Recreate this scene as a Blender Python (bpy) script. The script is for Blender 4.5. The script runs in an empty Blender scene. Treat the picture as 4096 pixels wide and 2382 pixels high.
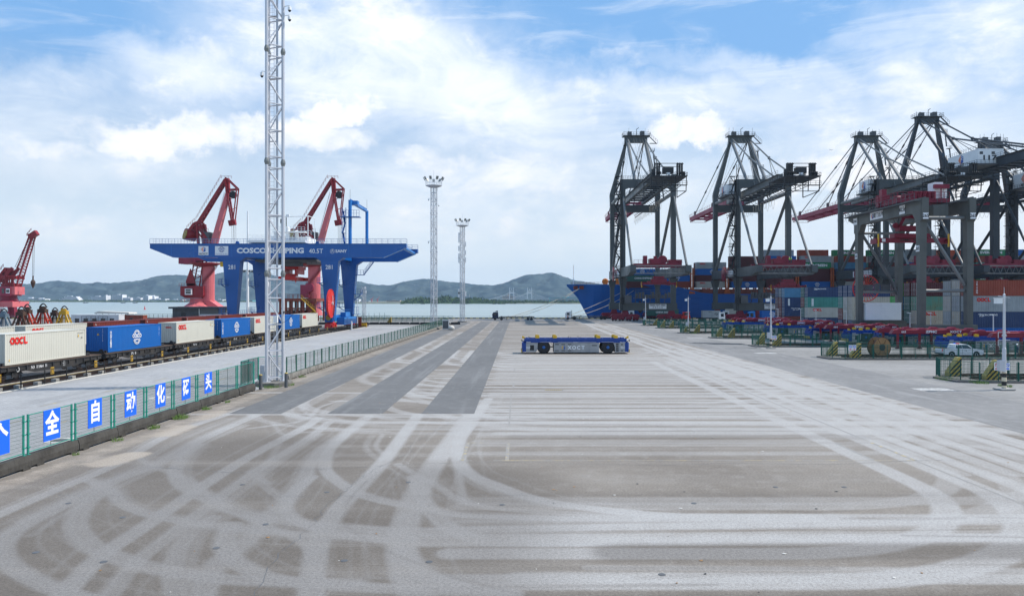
import bpy, math, random
import numpy as np
from mathutils import Vector, Matrix
R = math.radians
SC = bpy.context.scene
COL = SC.collection
rnd = random.Random(7)

# ------------------------------------------------------------------ camera, world, sun, exposure
H = 7.65
F, CX, CY = 2960.0, 2073.0, 1197.0          # focal length and vanishing point of the photograph, in its pixels
cam = bpy.data.cameras.new('camera'); camo = bpy.data.objects.new('camera', cam); COL.objects.link(camo)
camo.location = (0, 0, H); camo.rotation_euler = (R(90), 0, 0)
cam.sensor_width = 36; cam.lens = 36 * F / 4096
cam.shift_x = -(CX - 2048) / 4096; cam.shift_y = (CY - 1191) / 4096
cam.clip_start = 0.5; cam.clip_end = 60000
SC.camera = camo
SUN_EL, SUN_AZ = R(50), R(80)               # azimuth from +Y towards +X
sun = bpy.data.lights.new('sun', 'SUN'); suno = bpy.data.objects.new('sun', sun); COL.objects.link(suno)
sun.energy = 5.0; sun.angle = R(0.53); sun.color = (1.0, 0.935, 0.85)
sd = Vector((math.cos(SUN_EL) * math.sin(SUN_AZ), math.cos(SUN_EL) * math.cos(SUN_AZ), math.sin(SUN_EL)))
suno.rotation_euler = sd.to_track_quat('Z', 'Y').to_euler()
SC.view_settings.view_transform = 'Standard'; SC.view_settings.look = 'None'
SC.view_settings.exposure = 0.0; SC.view_settings.gamma = 1.0; SC.view_settings.use_curve_mapping = False
SC.cycles.max_bounces = 6; SC.cycles.diffuse_bounces = 2; SC.cycles.glossy_bounces = 3; SC.cycles.volume_bounces = 0
SC.cycles.transparent_max_bounces = 12; SC.cycles.use_denoising = True
SKY_STRENGTH = 0.10

class NT:
    """small helper for node trees"""
    def __init__(s, tree): s.t = tree; s.n = tree.nodes; s.l = tree.links
    def new(s, kind, **kw):
        n = s.n.new(kind)
        ins = kw.pop('ins', {})
        for k, v in kw.items(): setattr(n, k, v)
        for k, v in ins.items():
            if hasattr(v, 'links'): s.l.new(v, n.inputs[k])
            else: n.inputs[k].default_value = v
        return n
    def math(s, op, a, b=0.0, c=None, clamp=False):
        n = s.n.new('ShaderNodeMath'); n.operation = op; n.use_clamp = clamp
        for i, v in enumerate((a, b, c)):
            if v is None: continue
            if hasattr(v, 'links'): s.l.new(v, n.inputs[i])
            else: n.inputs[i].default_value = v
        return n.outputs[0]
    def mix(s, f, a, b, mode='MIX'):
        n = s.n.new('ShaderNodeMix'); n.data_type = 'RGBA'; n.blend_type = mode
        for i, v in ((0, f), (6, a), (7, b)):
            if hasattr(v, 'links'): s.l.new(v, n.inputs[i])
            else: n.inputs[i].default_value = (*v, 1) if isinstance(v, tuple) and len(v) == 3 else v
        return n.outputs[2]
    def ramp(s, f, lo, hi, a=0.0, b=1.0, smooth=True):
        n = s.n.new('ShaderNodeMapRange'); n.interpolation_type = 'SMOOTHSTEP' if smooth else 'LINEAR'
        s.l.new(f, n.inputs[0])
        for i, v in ((1, lo), (2, hi), (3, a), (4, b)): n.inputs[i].default_value = v
        return n.outputs[0]
    def noise(s, vec, scale, detail=4.0, rough=0.55, dist=0.0):
        n = s.n.new('ShaderNodeTexNoise'); s.l.new(vec, n.inputs['Vector'])
        n.inputs['Scale'].default_value = scale; n.inputs['Detail'].default_value = detail
        n.inputs['Roughness'].default_value = rough; n.inputs['Distortion'].default_value = dist
        return n.outputs[0]
    def mapping(s, vec, loc=(0, 0, 0), rot=(0, 0, 0), scale=(1, 1, 1), kind='POINT'):
        n = s.n.new('ShaderNodeMapping'); n.vector_type = kind; s.l.new(vec, n.inputs[0])
        n.inputs[1].default_value = loc; n.inputs[2].default_value = rot; n.inputs[3].default_value = scale
        return n.outputs[0]

def build_world():
    w = bpy.data.worlds.new('World'); SC.world = w; w.use_nodes = True
    t = NT(w.node_tree); t.n.clear()
    out = t.new('ShaderNodeOutputWorld'); bg = t.new('ShaderNodeBackground'); t.l.new(bg.outputs[0], out.inputs[0])
    bg.inputs[1].default_value = SKY_STRENGTH
    sky = t.new('ShaderNodeTexSky', sky_type='NISHITA', sun_disc=False, sun_elevation=SUN_EL, sun_rotation=SUN_AZ,
                altitude=0.0, air_density=1.15, dust_density=0.9, ozone_density=2.0)
    geo = t.new('ShaderNodeTexCoord'); d = geo.outputs['Generated']
    sep = t.new('ShaderNodeSeparateXYZ', ins={0: d})
    az = t.math('ARCTAN2', sep.outputs[0], sep.outputs[1]); el = t.math('ARCSINE', sep.outputs[2])
    ae = t.new('ShaderNodeCombineXYZ', ins={0: az, 1: el}).outputs[0]
    # warp the cloud coordinates so that no outline stays smooth
    wn = t.new('ShaderNodeTexNoise', ins={'Vector': d, 'Scale': 9.0, 'Detail': 6.0, 'Roughness': 0.62})
    wv = t.new('ShaderNodeVectorMath', operation='SUBTRACT', ins={0: wn.outputs[1], 1: (0.5, 0.5, 0.5)}).outputs[0]
    wv = t.new('ShaderNodeVectorMath', operation='SCALE', ins={0: wv, 'Scale': 0.13}).outputs[0]
    aew = t.new('ShaderNodeVectorMath', operation='ADD', ins={0: ae, 1: wv}).outputs[0]
    def blob(x, y, rx, ry, tilt=0.0, soft=0.8, vec=aew):
        x, y, rx, ry = x * 1.626, y * 1.626, rx * 1.626, ry * 1.626
        a = math.atan((x - CX) / F); e = math.atan((CY - y) / F * math.cos(a))
        m = t.mapping(vec, loc=(a, e, 0), rot=(0, 0, R(tilt)), scale=(rx / F, ry / F, 1), kind='TEXTURE')
        ln = t.new('ShaderNodeVectorMath', operation='LENGTH', ins={0: m}).outputs['Value']
        return t.ramp(ln, 1.0 + soft * 0.5, 1.0 - soft, 0.0, 1.0)
    def union(bl):
        r = bl[0][0]
        r = t.math('MULTIPLY', r, bl[0][1])
        for b, k in bl[1:]:
            r = t.math('MAXIMUM', r, t.math('MULTIPLY', b, k))
        return r
    veil = union([(blob(900, 150, 420, 190, -12, 0.9), 0.95), (blob(1180, 250, 420, 150, -14, 0.9), 0.9), (blob(1650, 240, 620, 75, -6, 0.9), 0.62),
                  (blob(250, 330, 420, 150, 6, 0.9), 0.55), (blob(480, 190, 200, 90, 0, 0.9), 0.75), (blob(2370, 130, 300, 150, 20, 0.9), 0.66),
                  (blob(2200, 330, 420, 120, 0, 0.9), 0.62), (blob(1250, 480, 700, 170, 0, 0.9), 0.62), (blob(120, 200, 260, 60, 12, 0.9), 0.5),
                  (blob(1900, 180, 330, 40, -14, 0.9), 0.5), (blob(350, 600, 620, 110, 0, 0.9), 0.42), (blob(2300, 560, 500, 160, 0, 0.9), 0.75)])
    cum = union([(blob(500, 112, 120, 50, 0, 0.95), 0.6), (blob(1530, 133, 95, 26, 0, 0.95), 0.50), (blob(800, 272, 104, 44, 0, 0.55), 1.0), (blob(735, 340, 190, 62, 0, 0.6), 0.9),
                 (blob(420, 325, 210, 52, 0, 0.6), 0.9), (blob(620, 310, 60, 34, 0, 0.6), 0.8), (blob(1690, 318, 150, 44, 0, 0.6), 0.98), (blob(1750, 292, 60, 30, 0, 0.6), 1.0),
                 (blob(2030, 318, 90, 28, -8, 0.9), 0.5), (blob(2080, 430, 180, 62, 0, 0.7), 0.85), (blob(2330, 440, 200, 60, 0, 0.7), 0.9),
                 (blob(1090, 400, 130, 52, 0, 0.7), 0.72), (blob(1330, 395, 90, 36, 0, 0.7), 0.72), (blob(360, 492, 60, 20, 0, 0.7), 0.5), (blob(150, 560, 130, 50, 0, 0.8), 0.48),
                 (blob(1880, 460, 140, 70, 0, 0.8), 0.7), (blob(1500, 520, 200, 60, 0, 0.9), 0.5), (blob(100, 350, 140, 26, 0, 0.8), 0.6), (blob(240, 540, 50, 30, 0, 0.8), 0.45)])
    # outside the frame the sky goes on with scattered cloud, thinned to weaken the fill light
    dn = t.mapping(d, scale=(1.0, 1.0, 2.3))
    far = t.noise(dn, 2.6, 6.0, 0.6)
    soft = t.noise(dn, 7.0, 7.0, 0.6, 0.6); fine = t.noise(t.mapping(d, scale=(1, 1, 1.5)), 17.0, 8.0, 0.62, 0.4)
    front = t.ramp(sep.outputs[1], 0.45, 0.8)
    up = t.ramp(el, 0.40, 0.62, 1.0, 0.0)
    inside = t.math('MULTIPLY', front, up)
    outv = t.math('MULTIPLY', t.ramp(far, 0.50, 0.74), t.math('SUBTRACT', 1.0, inside))
    veil = t.math('MULTIPLY', t.math('MULTIPLY', veil, inside), t.ramp(soft, 0.25, 0.62, 0.45, 1.0))
    veil = t.math('MAXIMUM', veil, t.math('MULTIPLY', outv, 0.8))
    edge = t.ramp(t.math('ADD', cum, t.math('MULTIPLY', t.math('SUBTRACT', fine, 0.5), 1.5)), 0.20, 0.95)
    edge = t.math('MULTIPLY', t.math('MULTIPLY', edge, inside), t.ramp(cum, 0.0, 1.0, 0.2, 0.88, False))
    puff = t.math('MULTIPLY', t.ramp(t.noise(t.mapping(d, loc=(0.3, 0, 0.1), scale=(1, 1, 1.9)), 9.5, 9.0, 0.62, 0.35), 0.50, 0.66), t.ramp(el, 0.03, 0.12))
    edge = t.math('MAXIMUM', edge, t.math('MULTIPLY', puff, t.math('MULTIPLY', t.ramp(veil, 0.15, 0.7), 0.62)))
    # blue deepens upwards a little, pale haze towards the horizon
    skyc = t.mix(t.ramp(el, 0.02, 0.30, 0.0, 1.0, False), sky.outputs[0], (2.5, 5.5, 10.2))
    skyc2 = t.mix(0.75, sky.outputs[0], skyc)
    haze = t.ramp(el, -0.02, 0.30, 0.90, 0.0)
    base = t.mix(haze, skyc2, (8.7, 10.0, 11.2))
    shade = t.ramp(t.noise(t.mapping(d, loc=(0.02, 0, 0.035), scale=(1, 1, 1.7)), 8.5, 7.0, 0.6, 0.3), 0.36, 0.62)
    high = t.ramp(el, 0.05, 0.26)
    veilc = t.mix(high, t.mix(shade, (8.7, 9.5, 10.6), (11.0, 11.0, 11.2)), (11.2, 11.6, 12.0))
    c1 = t.mix(veil, base, veilc)
    lit = t.ramp(t.noise(t.mapping(d, loc=(-0.03, 0, 0.02), scale=(1, 1, 1.3)), 21.0, 7.0, 0.6, 0.5), 0.34, 0.60)
    cumc = t.mix(high, t.mix(lit, (8.4, 9.0, 9.9), (11.4, 11.0, 11.0)), t.mix(lit, (10.0, 10.4, 11.0), (12.4, 12.3, 12.2)))
    cir = t.noise(t.mapping(ae, rot=(0, 0, R(14)), scale=(1.0, 5.0, 1.0)), 5.0, 9.0, 0.62, 0.8)
    c1 = t.mix(t.math('MULTIPLY', t.math('MULTIPLY', t.ramp(cir, 0.48, 0.70), t.ramp(el, 0.08, 0.2)), 0.30), c1, (11.0, 11.4, 11.9))
    c2 = t.mix(edge, c1, cumc)
    # below the horizon: plain pale haze
    c3 = t.mix(t.ramp(el, -0.06, -0.01, 1.0, 0.0), c2, (5.0, 6.3, 7.3))
    t.l.new(c3, bg.inputs[0])
build_world()

# ------------------------------------------------------------------ materials
MATS = {}
def mat(name, col, rough=0.6, metal=0.0, dirt=0.25, scale=1.2, streak=False, bump=0.0, bscale=30.0, spec=0.4, dark=None, vein=None):
    """painted or raw surface: base colour broken up by grime, fade and optional rain streaks"""
    if name in MATS: return MATS[name]
    m = bpy.data.materials.new(name); m.use_nodes = True; t = NT(m.node_tree)
    b = t.n['Principled BSDF']; tc = t.new('ShaderNodeTexCoord'); v = tc.outputs['Object']
    n1 = t.noise(v, scale, 6.0, 0.6)
    n2 = t.noise(t.mapping(v, scale=(7, 7, 0.45)) if streak else v, scale * (0.8 if streak else 6.0), 5.0, 0.6)
    dk = dark or tuple(c * 0.45 + 0.012 for c in col)
    c = t.mix(t.math('MULTIPLY', t.ramp(n1, 0.42, 0.72), dirt), tuple(col), dk)
    c = t.mix(t.math('MULTIPLY', t.ramp(n2, 0.5, 0.75), dirt * 0.9), c, dk)
    oi = t.new('ShaderNodeObjectInfo')
    c = t.mix(t.math('MULTIPLY', oi.outputs['Random'], 0.10), c, tuple(min(1, x * 1.25 + 0.01) for x in col))
    if vein: c = t.mix(t.ramp(t.noise(t.mapping(v, scale=(3, 3, 0.6)), scale * 2.2, 7.0, 0.7), 0.60, 0.66), c, vein)
    t.l.new(c, b.inputs['Base Color'])
    b.inputs['Metallic'].default_value = metal; b.inputs['Specular IOR Level'].default_value = spec
    t.l.new(t.ramp(n1, 0.3, 0.7, max(0.05, rough - 0.1), min(1, rough + 0.12)), b.inputs['Roughness'])
    if bump:
        bn = t.new('ShaderNodeBump', ins={'Strength': bump, 'Distance': 0.05, 'Height': t.noise(v, bscale, 5.0, 0.6)})
        t.l.new(bn.outputs[0], b.inputs['Normal'])
    MATS[name] = m; return m

M = lambda n: MATS[n]
mat('galvanised', (0.56, 0.57, 0.60), 0.42, 0.25, 0.22, 0.9, True)
mat('galvanised_far', (0.50, 0.52, 0.55), 0.5, 0.1, 0.2, 0.5)
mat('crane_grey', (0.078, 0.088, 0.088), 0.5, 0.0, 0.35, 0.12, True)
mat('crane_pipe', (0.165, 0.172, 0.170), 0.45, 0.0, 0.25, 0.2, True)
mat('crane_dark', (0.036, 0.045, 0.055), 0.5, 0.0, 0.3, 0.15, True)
mat('gantry_grey', (0.100, 0.104, 0.094), 0.5, 0.0, 0.35, 0.25, True)
mat('machine_black', (0.020, 0.021, 0.023), 0.55, 0.0, 0.2, 1.0)
mat('machine_grey', (0.10, 0.105, 0.11), 0.6, 0.0, 0.3, 0.8)
mat('crimson', (0.21, 0.006, 0.028), 0.45, 0.0, 0.35, 0.3)
mat('crimson_fade', (0.30, 0.03, 0.065), 0.55, 0.0, 0.4, 0.2, True)
mat('rack_crimson', (0.20, 0.008, 0.025), 0.45, 0.0, 0.3, 0.6)
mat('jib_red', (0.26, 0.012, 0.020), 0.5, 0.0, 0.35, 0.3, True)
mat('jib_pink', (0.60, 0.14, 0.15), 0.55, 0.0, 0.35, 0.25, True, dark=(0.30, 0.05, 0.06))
mat('rust_red', (0.22, 0.045, 0.025), 0.7, 0.0, 0.6, 0.8, True, dark=(0.06, 0.03, 0.02))
mat('rust', (0.10, 0.055, 0.035), 0.8, 0.2, 0.6, 2.0, dark=(0.03, 0.02, 0.015))
mat('grab_rust', (0.085, 0.045, 0.030), 0.8, 0.2, 0.6, 1.5, dark=(0.02, 0.014, 0.01))
mat('grab_red', (0.42, 0.035, 0.012), 0.6, 0.0, 0.45, 1.2, dark=(0.12, 0.02, 0.01))
mat('grab_yellow', (0.55, 0.33, 0.02), 0.6, 0.0, 0.5, 1.2, dark=(0.2, 0.10, 0.02))
mat('blue_paint', (0.001, 0.093, 0.34), 0.36, 0.0, 0.22, 0.15, True, spec=0.5)
mat('blue_light', (0.012, 0.17, 0.50), 0.4, 0.0, 0.2, 0.3)
mat('reel_red', (0.62, 0.028, 0.022), 0.45, 0.0, 0.25, 0.5)
mat('agv_blue', (0.001, 0.045, 0.25), 0.32, 0.0, 0.2, 0.7)
mat('agv_blue_low', (0.010, 0.07, 0.32), 0.4, 0.0, 0.2, 0.7)
mat('agv_panel', (0.33, 0.34, 0.35), 0.45, 0.2, 0.25, 0.9, True)
mat('yellow', (0.72, 0.42, 0.02), 0.45, 0.0, 0.25, 1.5)
mat('yellow_dirty', (0.50, 0.36, 0.10), 0.7, 0.0, 0.5, 1.0, True)
mat('orange', (0.75, 0.20, 0.015), 0.6, 0.0, 0.3, 1.0)
mat('white', (0.80, 0.81, 0.80), 0.5, 0.0, 0.12, 0.6, True)
mat('white_paint', (0.78, 0.79, 0.80), 0.55, 0.0, 0.0, 0.6)
mat('white_car', (0.78, 0.79, 0.80), 0.25, 0.0, 0.08, 0.8, spec=0.6)
mat('black', (0.012, 0.012, 0.013), 0.5, 0.0, 0.1, 1.0)
mat('black_paint', (0.020, 0.020, 0.021), 0.5, 0.0, 0.25, 1.2, dark=(0.05, 0.045, 0.04))
mat('wagon_black', (0.022, 0.022, 0.023), 0.65, 0.0, 0.5, 0.8, dark=(0.06, 0.05, 0.042))
mat('wagon_deck', (0.10, 0.065, 0.045), 0.85, 0.0, 0.5, 1.0)
mat('rubber', (0.018, 0.018, 0.020), 0.75, 0.0, 0.35, 2.0, dark=(0.05, 0.048, 0.045))
mat('glass_dark', (0.015, 0.02, 0.025), 0.08, 0.0, 0.0, 1.0, spec=0.8)
mat('fence_green', (0.02, 0.26, 0.19), 0.5, 0.0, 0.35, 2.0, dark=(0.02, 0.09, 0.07))
mat('fence_wire', (0.05, 0.20, 0.16), 0.6, 0.0, 0.5, 1.5, dark=(0.12, 0.10, 0.08))
mat('fence_mesh', (0.012, 0.115, 0.085), 0.6, 0.0, 0.5, 1.5, dark=(0.03, 0.035, 0.03))
mat('mesh_wire', (0.035, 0.085, 0.07), 0.6, 0.0, 0.5, 1.5, dark=(0.06, 0.05, 0.04))
mat('fence_old', (0.03, 0.12, 0.09), 0.7, 0.0, 0.8, 1.4, True, dark=(0.07, 0.04, 0.028))
mat('sign_blue', (0.006, 0.13, 0.80), 0.4, 0.0, 0.03, 0.6)
mat('sign_white', (0.80, 0.80, 0.80), 0.5, 0.0, 0.05, 0.6)
mat('logo_blue', (0.01, 0.09, 0.38), 0.5, 0.0, 0.0, 1.0)
mat('logo_orange', (0.85, 0.16, 0.02), 0.5, 0.0, 0.0, 1.0)
mat('logo_red', (0.72, 0.02, 0.015), 0.5, 0.0, 0.0, 1.0)
mat('barrier', (0.060, 0.056, 0.049), 0.9, 0.0, 0.75, 1.2, True, 0.5, 12.0, dark=(0.026, 0.024, 0.021))
mat('barrier_far', (0.20, 0.19, 0.17), 0.9, 0.0, 0.6, 1.2, True, 0.5, 12.0, dark=(0.07, 0.065, 0.06))
mat('concrete', (0.36, 0.35, 0.33), 0.9, 0.0, 0.4, 0.6, False, 0.3, 14.0)
mat('concrete_pale', (0.58, 0.56, 0.51), 0.9, 0.0, 0.3, 0.8, False, 0.3, 14.0)
mat('rail_steel', (0.085, 0.045, 0.032), 0.6, 0.5, 0.4, 1.0)
mat('wood', (0.34, 0.19, 0.08), 0.8, 0.0, 0.5, 2.0, False, 0.3, 20.0)
mat('skin', (0.50, 0.30, 0.20), 0.6, 0.0, 0.0, 1.0)
mat('cloth_navy', (0.03, 0.04, 0.08), 0.9, 0.0, 0.2, 5.0)
mat('vest_green', (0.30, 0.75, 0.05), 0.8, 0.0, 0.1, 5.0)
mat('vest_orange', (0.85, 0.12, 0.03), 0.8, 0.0, 0.1, 5.0)
mat('roof_dark', (0.05, 0.058, 0.062), 0.8, 0.0, 0.3, 0.8)
mat('wall_dark', (0.075, 0.08, 0.088), 0.8, 0.0, 0.3, 0.5)
mat('wall_pale', (0.55, 0.56, 0.58), 0.8, 0.0, 0.25, 0.5, True)
mat('lamp_face', (0.22, 0.23, 0.22), 0.4, 0.2, 0.3, 3.0)
mat('hull_blue', (0.001, 0.092, 0.37), 0.42, 0.0, 0.25, 0.06, True, dark=(0.004, 0.05, 0.20))
mat('hull_rust', (0.42, 0.09, 0.02), 0.6, 0.0, 0.5, 0.3, True)
mat('rope', (0.55, 0.50, 0.40), 0.9, 0.0, 0.3, 3.0)
mat('headlight', (0.7, 0.72, 0.75), 0.15, 0.0, 0.0, 1.0)
CONT = {  # container paints
 'cream': ((0.545, 0.535, 0.465), 0.10), 'blue': ((0.001, 0.105, 0.37), 0.12), 'maroon': ((0.085, 0.014, 0.018), 0.35), 'brown': ((0.16, 0.028, 0.018), 0.3),
 'rustred': ((0.26, 0.045, 0.022), 0.35), 'navy': ((0.018, 0.045, 0.125), 0.35), 'teal': ((0.05, 0.24, 0.20), 0.35), 'green': ((0.012, 0.20, 0.075), 0.25),
 'lightblue': ((0.06, 0.20, 0.34), 0.4), 'grey': ((0.30, 0.33, 0.34), 0.35), 'white': ((0.44, 0.43, 0.38), 0.3), 'darkgreen': ((0.03, 0.12, 0.10), 0.4),
 'brightgreen': ((0.015, 0.38, 0.03), 0.25), 'orange': ((0.42, 0.08, 0.02), 0.35), 'slate': ((0.11, 0.16, 0.20), 0.35)}
for k, (c, dd) in CONT.items():
    mat('steel_' + k, c, 0.5, 0.0, dd, 0.5, True, dark=tuple(x * 0.55 + 0.01 for x in c))
mat('steel_tealrust', (0.10, 0.27, 0.20), 0.6, 0.0, 0.5, 0.5, True, dark=(0.22, 0.20, 0.09), vein=(0.14, 0.05, 0.02))
mat('steel_whiterust', (0.46, 0.42, 0.34), 0.6, 0.0, 0.3, 0.5, True, vein=(0.22, 0.08, 0.03))

def striped(name, ca, cb, period, ang, axis='xz'):
    m = bpy.data.materials.new(name); m.use_nodes = True; t = NT(m.node_tree); b = t.n['Principled BSDF']
    tc = t.new('ShaderNodeTexCoord'); s = t.new('ShaderNodeSeparateXYZ', ins={0: tc.outputs['Object']})
    a = s.outputs[0] if axis[0] == 'x' else s.outputs[1]
    h = t.math('ADD', t.math('MULTIPLY', a, math.cos(R(ang))), t.math('MULTIPLY', s.outputs[2], math.sin(R(ang))))
    f = t.math('GREATER_THAN', t.math('FRACT', t.math('DIVIDE', h, period)), 0.5)
    g = t.noise(tc.outputs['Object'], 3.0, 6.0, 0.65)
    c = t.mix(t.ramp(g, 0.5, 0.7, 0.0, 0.7), t.mix(f, ca, cb), (0.10, 0.085, 0.06))
    t.l.new(c, b.inputs['Base Color']); b.inputs['Roughness'].default_value = 0.7
    MATS[name] = m
striped('hazard', (0.62, 0.42, 0.06), (0.02, 0.02, 0.02), 0.34, -45)
striped('hazard_pole', (0.70, 0.60, 0.42), (0.02, 0.02, 0.02), 0.7, 90)

# ------------------------------------------------------------------ mesh builder
class MB:
    def __init__(s): s.v = []; s.f = []; s.m = []
    def add(s, vs, fs, m=0):
        o = len(s.v); s.v.extend([tuple(p) for p in vs]); s.f.extend([tuple(i + o for i in f) for f in fs]); s.m.extend([m] * len(fs)); return s
    def box(s, x0, x1, y0, y1, z0, z1, m=0):
        x0, x1 = min(x0, x1), max(x0, x1); y0, y1 = min(y0, y1), max(y0, y1); z0, z1 = min(z0, z1), max(z0, z1)
        return s.add([(x0, y0, z0), (x1, y0, z0), (x1, y1, z0), (x0, y1, z0), (x0, y0, z1), (x1, y0, z1), (x1, y1, z1), (x0, y1, z1)],
              [(0, 3, 2, 1), (4, 5, 6, 7), (0, 1, 5, 4), (1, 2, 6, 5), (2, 3, 7, 6), (3, 0, 4, 7)], m)
    def beam(s, p, q, w, h=None, m=0, w2=None, h2=None, up=None):
        """box section from p to q: w across, h along the up direction, tapering to w2, h2"""
        p, q = Vector(p), Vector(q); h = h or w; w2 = w if w2 is None else w2; h2 = h if h2 is None else h2
        d = (q - p).normalized(); u = Vector(up) if up else (Vector((0, 0, 1)) if abs(d.z) < 0.95 else Vector((0, 1, 0)))
        a = d.cross(u).normalized(); b = a.cross(d).normalized()
        vs = []
        for c, ww, hh in ((p, w, h), (q, w2, h2)):
            vs += [c - a * ww / 2 - b * hh / 2, c + a * ww / 2 - b * hh / 2, c + a * ww / 2 + b * hh / 2, c - a * ww / 2 + b * hh / 2]
        return s.add(vs, [(0, 1, 2, 3), (7, 6, 5, 4), (0, 4, 5, 1), (1, 5, 6, 2), (2, 6, 7, 3), (3, 7, 4, 0)], m)
    def tube(s, p, q, r, n=6, m=0, r2=None, cap=True):
        p, q = Vector(p), Vector(q); r2 = r if r2 is None else r2
        d = (q - p); 
        if d.length < 1e-6: return s
        d.normalize(); u = Vector((0, 0, 1)) if abs(d.z) < 0.95 else Vector((1, 0, 0))
        a = d.cross(u).normalized(); b = a.cross(d).normalized(); vs = []
        for c, rr in ((p, r), (q, r2)):
            for i in range(n):
                t = 2 * math.pi * (i + 0.5) / n; vs.append(c + a * rr * math.cos(t) + b * rr * math.sin(t))
        fs = [(i, i + n, (i + 1) % n + n, (i + 1) % n) for i in range(n)]
        if cap and n > 3: fs += [tuple(range(n)), tuple(range(2 * n - 1, n - 1, -1))]
        return s.add(vs, fs, m)
    def path(s, pts, r, n=5, m=0):
        for a, b in zip(pts, pts[1:]): s.tube(a, b, r, n, m, cap=False)
        return s
    def prism(s, poly, axis, a, b, m=0):
        """closed polygon extruded along an axis: 'x' polygon in (y,z), 'y' polygon in (x,z), 'z' polygon in (x,y)"""
        n = len(poly)
        def P(t, c): return {'x': (c, t[0], t[1]), 'y': (t[0], c, t[1]), 'z': (t[0], t[1], c)}[axis]
        vs = [P(t, a) for t in poly] + [P(t, b) for t in poly]
        fs = [tuple(range(n)), tuple(range(2 * n - 1, n - 1, -1))] + [(i, i + n, (i + 1) % n + n, (i + 1) % n) for i in range(n)]
        return s.add(vs, fs, m)
    def lathe(s, prof, c, axis='z', n=16, m=0):
        """profile of (radius, offset along axis)"""
        vs = []; c = Vector(c)
        for (r, o) in prof:
            for i in range(n):
                t = 2 * math.pi * i / n; x, y = r * math.cos(t), r * math.sin(t)
                vs.append(c + Vector({'z': (x, y, o), 'x': (o, x, y), 'y': (x, o, y)}[axis]))
        fs = []
        for k in range(len(prof) - 1):
            for i in range(n): fs.append((k * n + i, k * n + (i + 1) % n, (k + 1) * n + (i + 1) % n, (k + 1) * n + i))
        ring = prof[0] == prof[-1]
        if not ring and prof[0][0] > 1e-4: fs.append(tuple(range(n))[::-1])
        if not ring and prof[-1][0] > 1e-4: fs.append(tuple((len(prof) - 1) * n + i for i in range(n)))
        return s.add(vs, fs, m)
    def rail(s, pts, h=1.1, gap=1.6, r=0.03, m=0, mid=True):
        """guard rail along a polyline"""
        for a, b in zip(pts, pts[1:]):
            a, b = Vector(a), Vector(b); L = (b - a).length; k = max(1, round(L / gap)); up = Vector((0, 0, h))
            s.tube(a + up, b + up, r, 4, m, cap=False)
            if mid: s.tube(a + up * 0.5, b + up * 0.5, r * 0.8, 4, m, cap=False)
            for i in range(k + 1):
                p = a.lerp(b, i / k); s.tube(p, p + up, r, 4, m, cap=False)
        return s
    def mesh(s, name, mats):
        me = bpy.data.meshes.new(name); me.from_pydata(s.v, [], s.f); me.update()
        for mm in mats: me.materials.append(M(mm) if isinstance(mm, str) else mm)
        if len(mats) > 1: me.polygons.foreach_set('material_index', s.m)
        import bmesh
        bm = bmesh.new(); bm.from_mesh(me); bmesh.ops.recalc_face_normals(bm, faces=bm.faces); bm.to_mesh(me); bm.free()
        return me
    def build(s, name, mats, parent=None, smooth=False, **tags):
        if isinstance(mats, str): mats = [mats]
        me = s.mesh(name, mats)
        if smooth: me.shade_smooth()
        return link(name, me, parent, **tags)

def link(name, me, parent=None, loc=None, rotz=None, **tags):
    o = bpy.data.objects.new(name, me); COL.objects.link(o)
    if parent: o.parent = parent
    if loc: o.location = loc
    if rotz is not None: o.rotation_euler = (0, 0, rotz)
    for k, v in tags.items(): o[k] = v
    return o
def thing(name, label, cat, loc=(0, 0, 0), rotz=0.0, group=None):
    o = bpy.data.objects.new(name, None); COL.objects.link(o); o.location = loc; o.rotation_euler = (0, 0, rotz)
    o['label'] = label; o['category'] = cat
    if group: o['group'] = group
    o.empty_display_size = 0.3
    return o
def tag(o, label, cat, group=None):
    o['label'] = label; o['category'] = cat
    if group: o['group'] = group
    return o
def structure(o): o['kind'] = 'structure'; return o
KIDS = {}
def kids(o): return [c for c in bpy.data.objects if c.parent == o]
def copy_tree(root, loc, rotz=None, label=None, group=None, tree=None):
    """copy of a thing with copies of its parts and sub-parts; tree caches the parts of the original"""
    def sub(o): 
        if o.name not in KIDS: KIDS[o.name] = [c.name for c in kids(o)]
        return [bpy.data.objects[n] for n in KIDS[o.name]]
    def cp(o, par):
        c = o.copy(); COL.objects.link(c)
        if par: c.parent = par
        for k in sub(o): cp(k, c)
        return c
    r = cp(root, None); r.location = loc
    if rotz is not None: r.rotation_euler = (0, 0, rotz)
    if label: r['label'] = label
    if group: r['group'] = group
    return r

# ------------------------------------------------------------------ lettering
TXT = {}
FONT_BOLD = None
def text_mesh(s, size, bold=0.0, width=1.0, vertical=False):
    key = (s, round(size, 3), bold, width, vertical)
    if key in TXT: return TXT[key]
    cu = bpy.data.curves.new('lettering', 'FONT'); cu.body = '\n'.join(s) if vertical else s
    cu.size = size; cu.align_x = 'CENTER'; cu.align_y = 'CENTER'; cu.offset = bold * size; cu.resolution_u = 2; cu.extrude = 0.0
    cu.space_line = 0.85 if vertical else 1.0
    o = bpy.data.objects.new('lettering', cu); COL.objects.link(o)
    me = bpy.data.meshes.new_from_object(o.evaluated_get(bpy.context.evaluated_depsgraph_get()))
    bpy.data.objects.remove(o); bpy.data.curves.remove(cu)
    n = len(me.vertices); co = np.empty(n * 3, 'f'); me.vertices.foreach_get('co', co); co = co.reshape(-1, 3); co[:, 0] *= width
    # flat print: x across, z up, facing -y
    new = np.stack([co[:, 0], np.zeros(n, 'f'), co[:, 1]], 1); me.vertices.foreach_set('co', new.reshape(-1)); me.update()
    TXT[key] = me; return me
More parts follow.
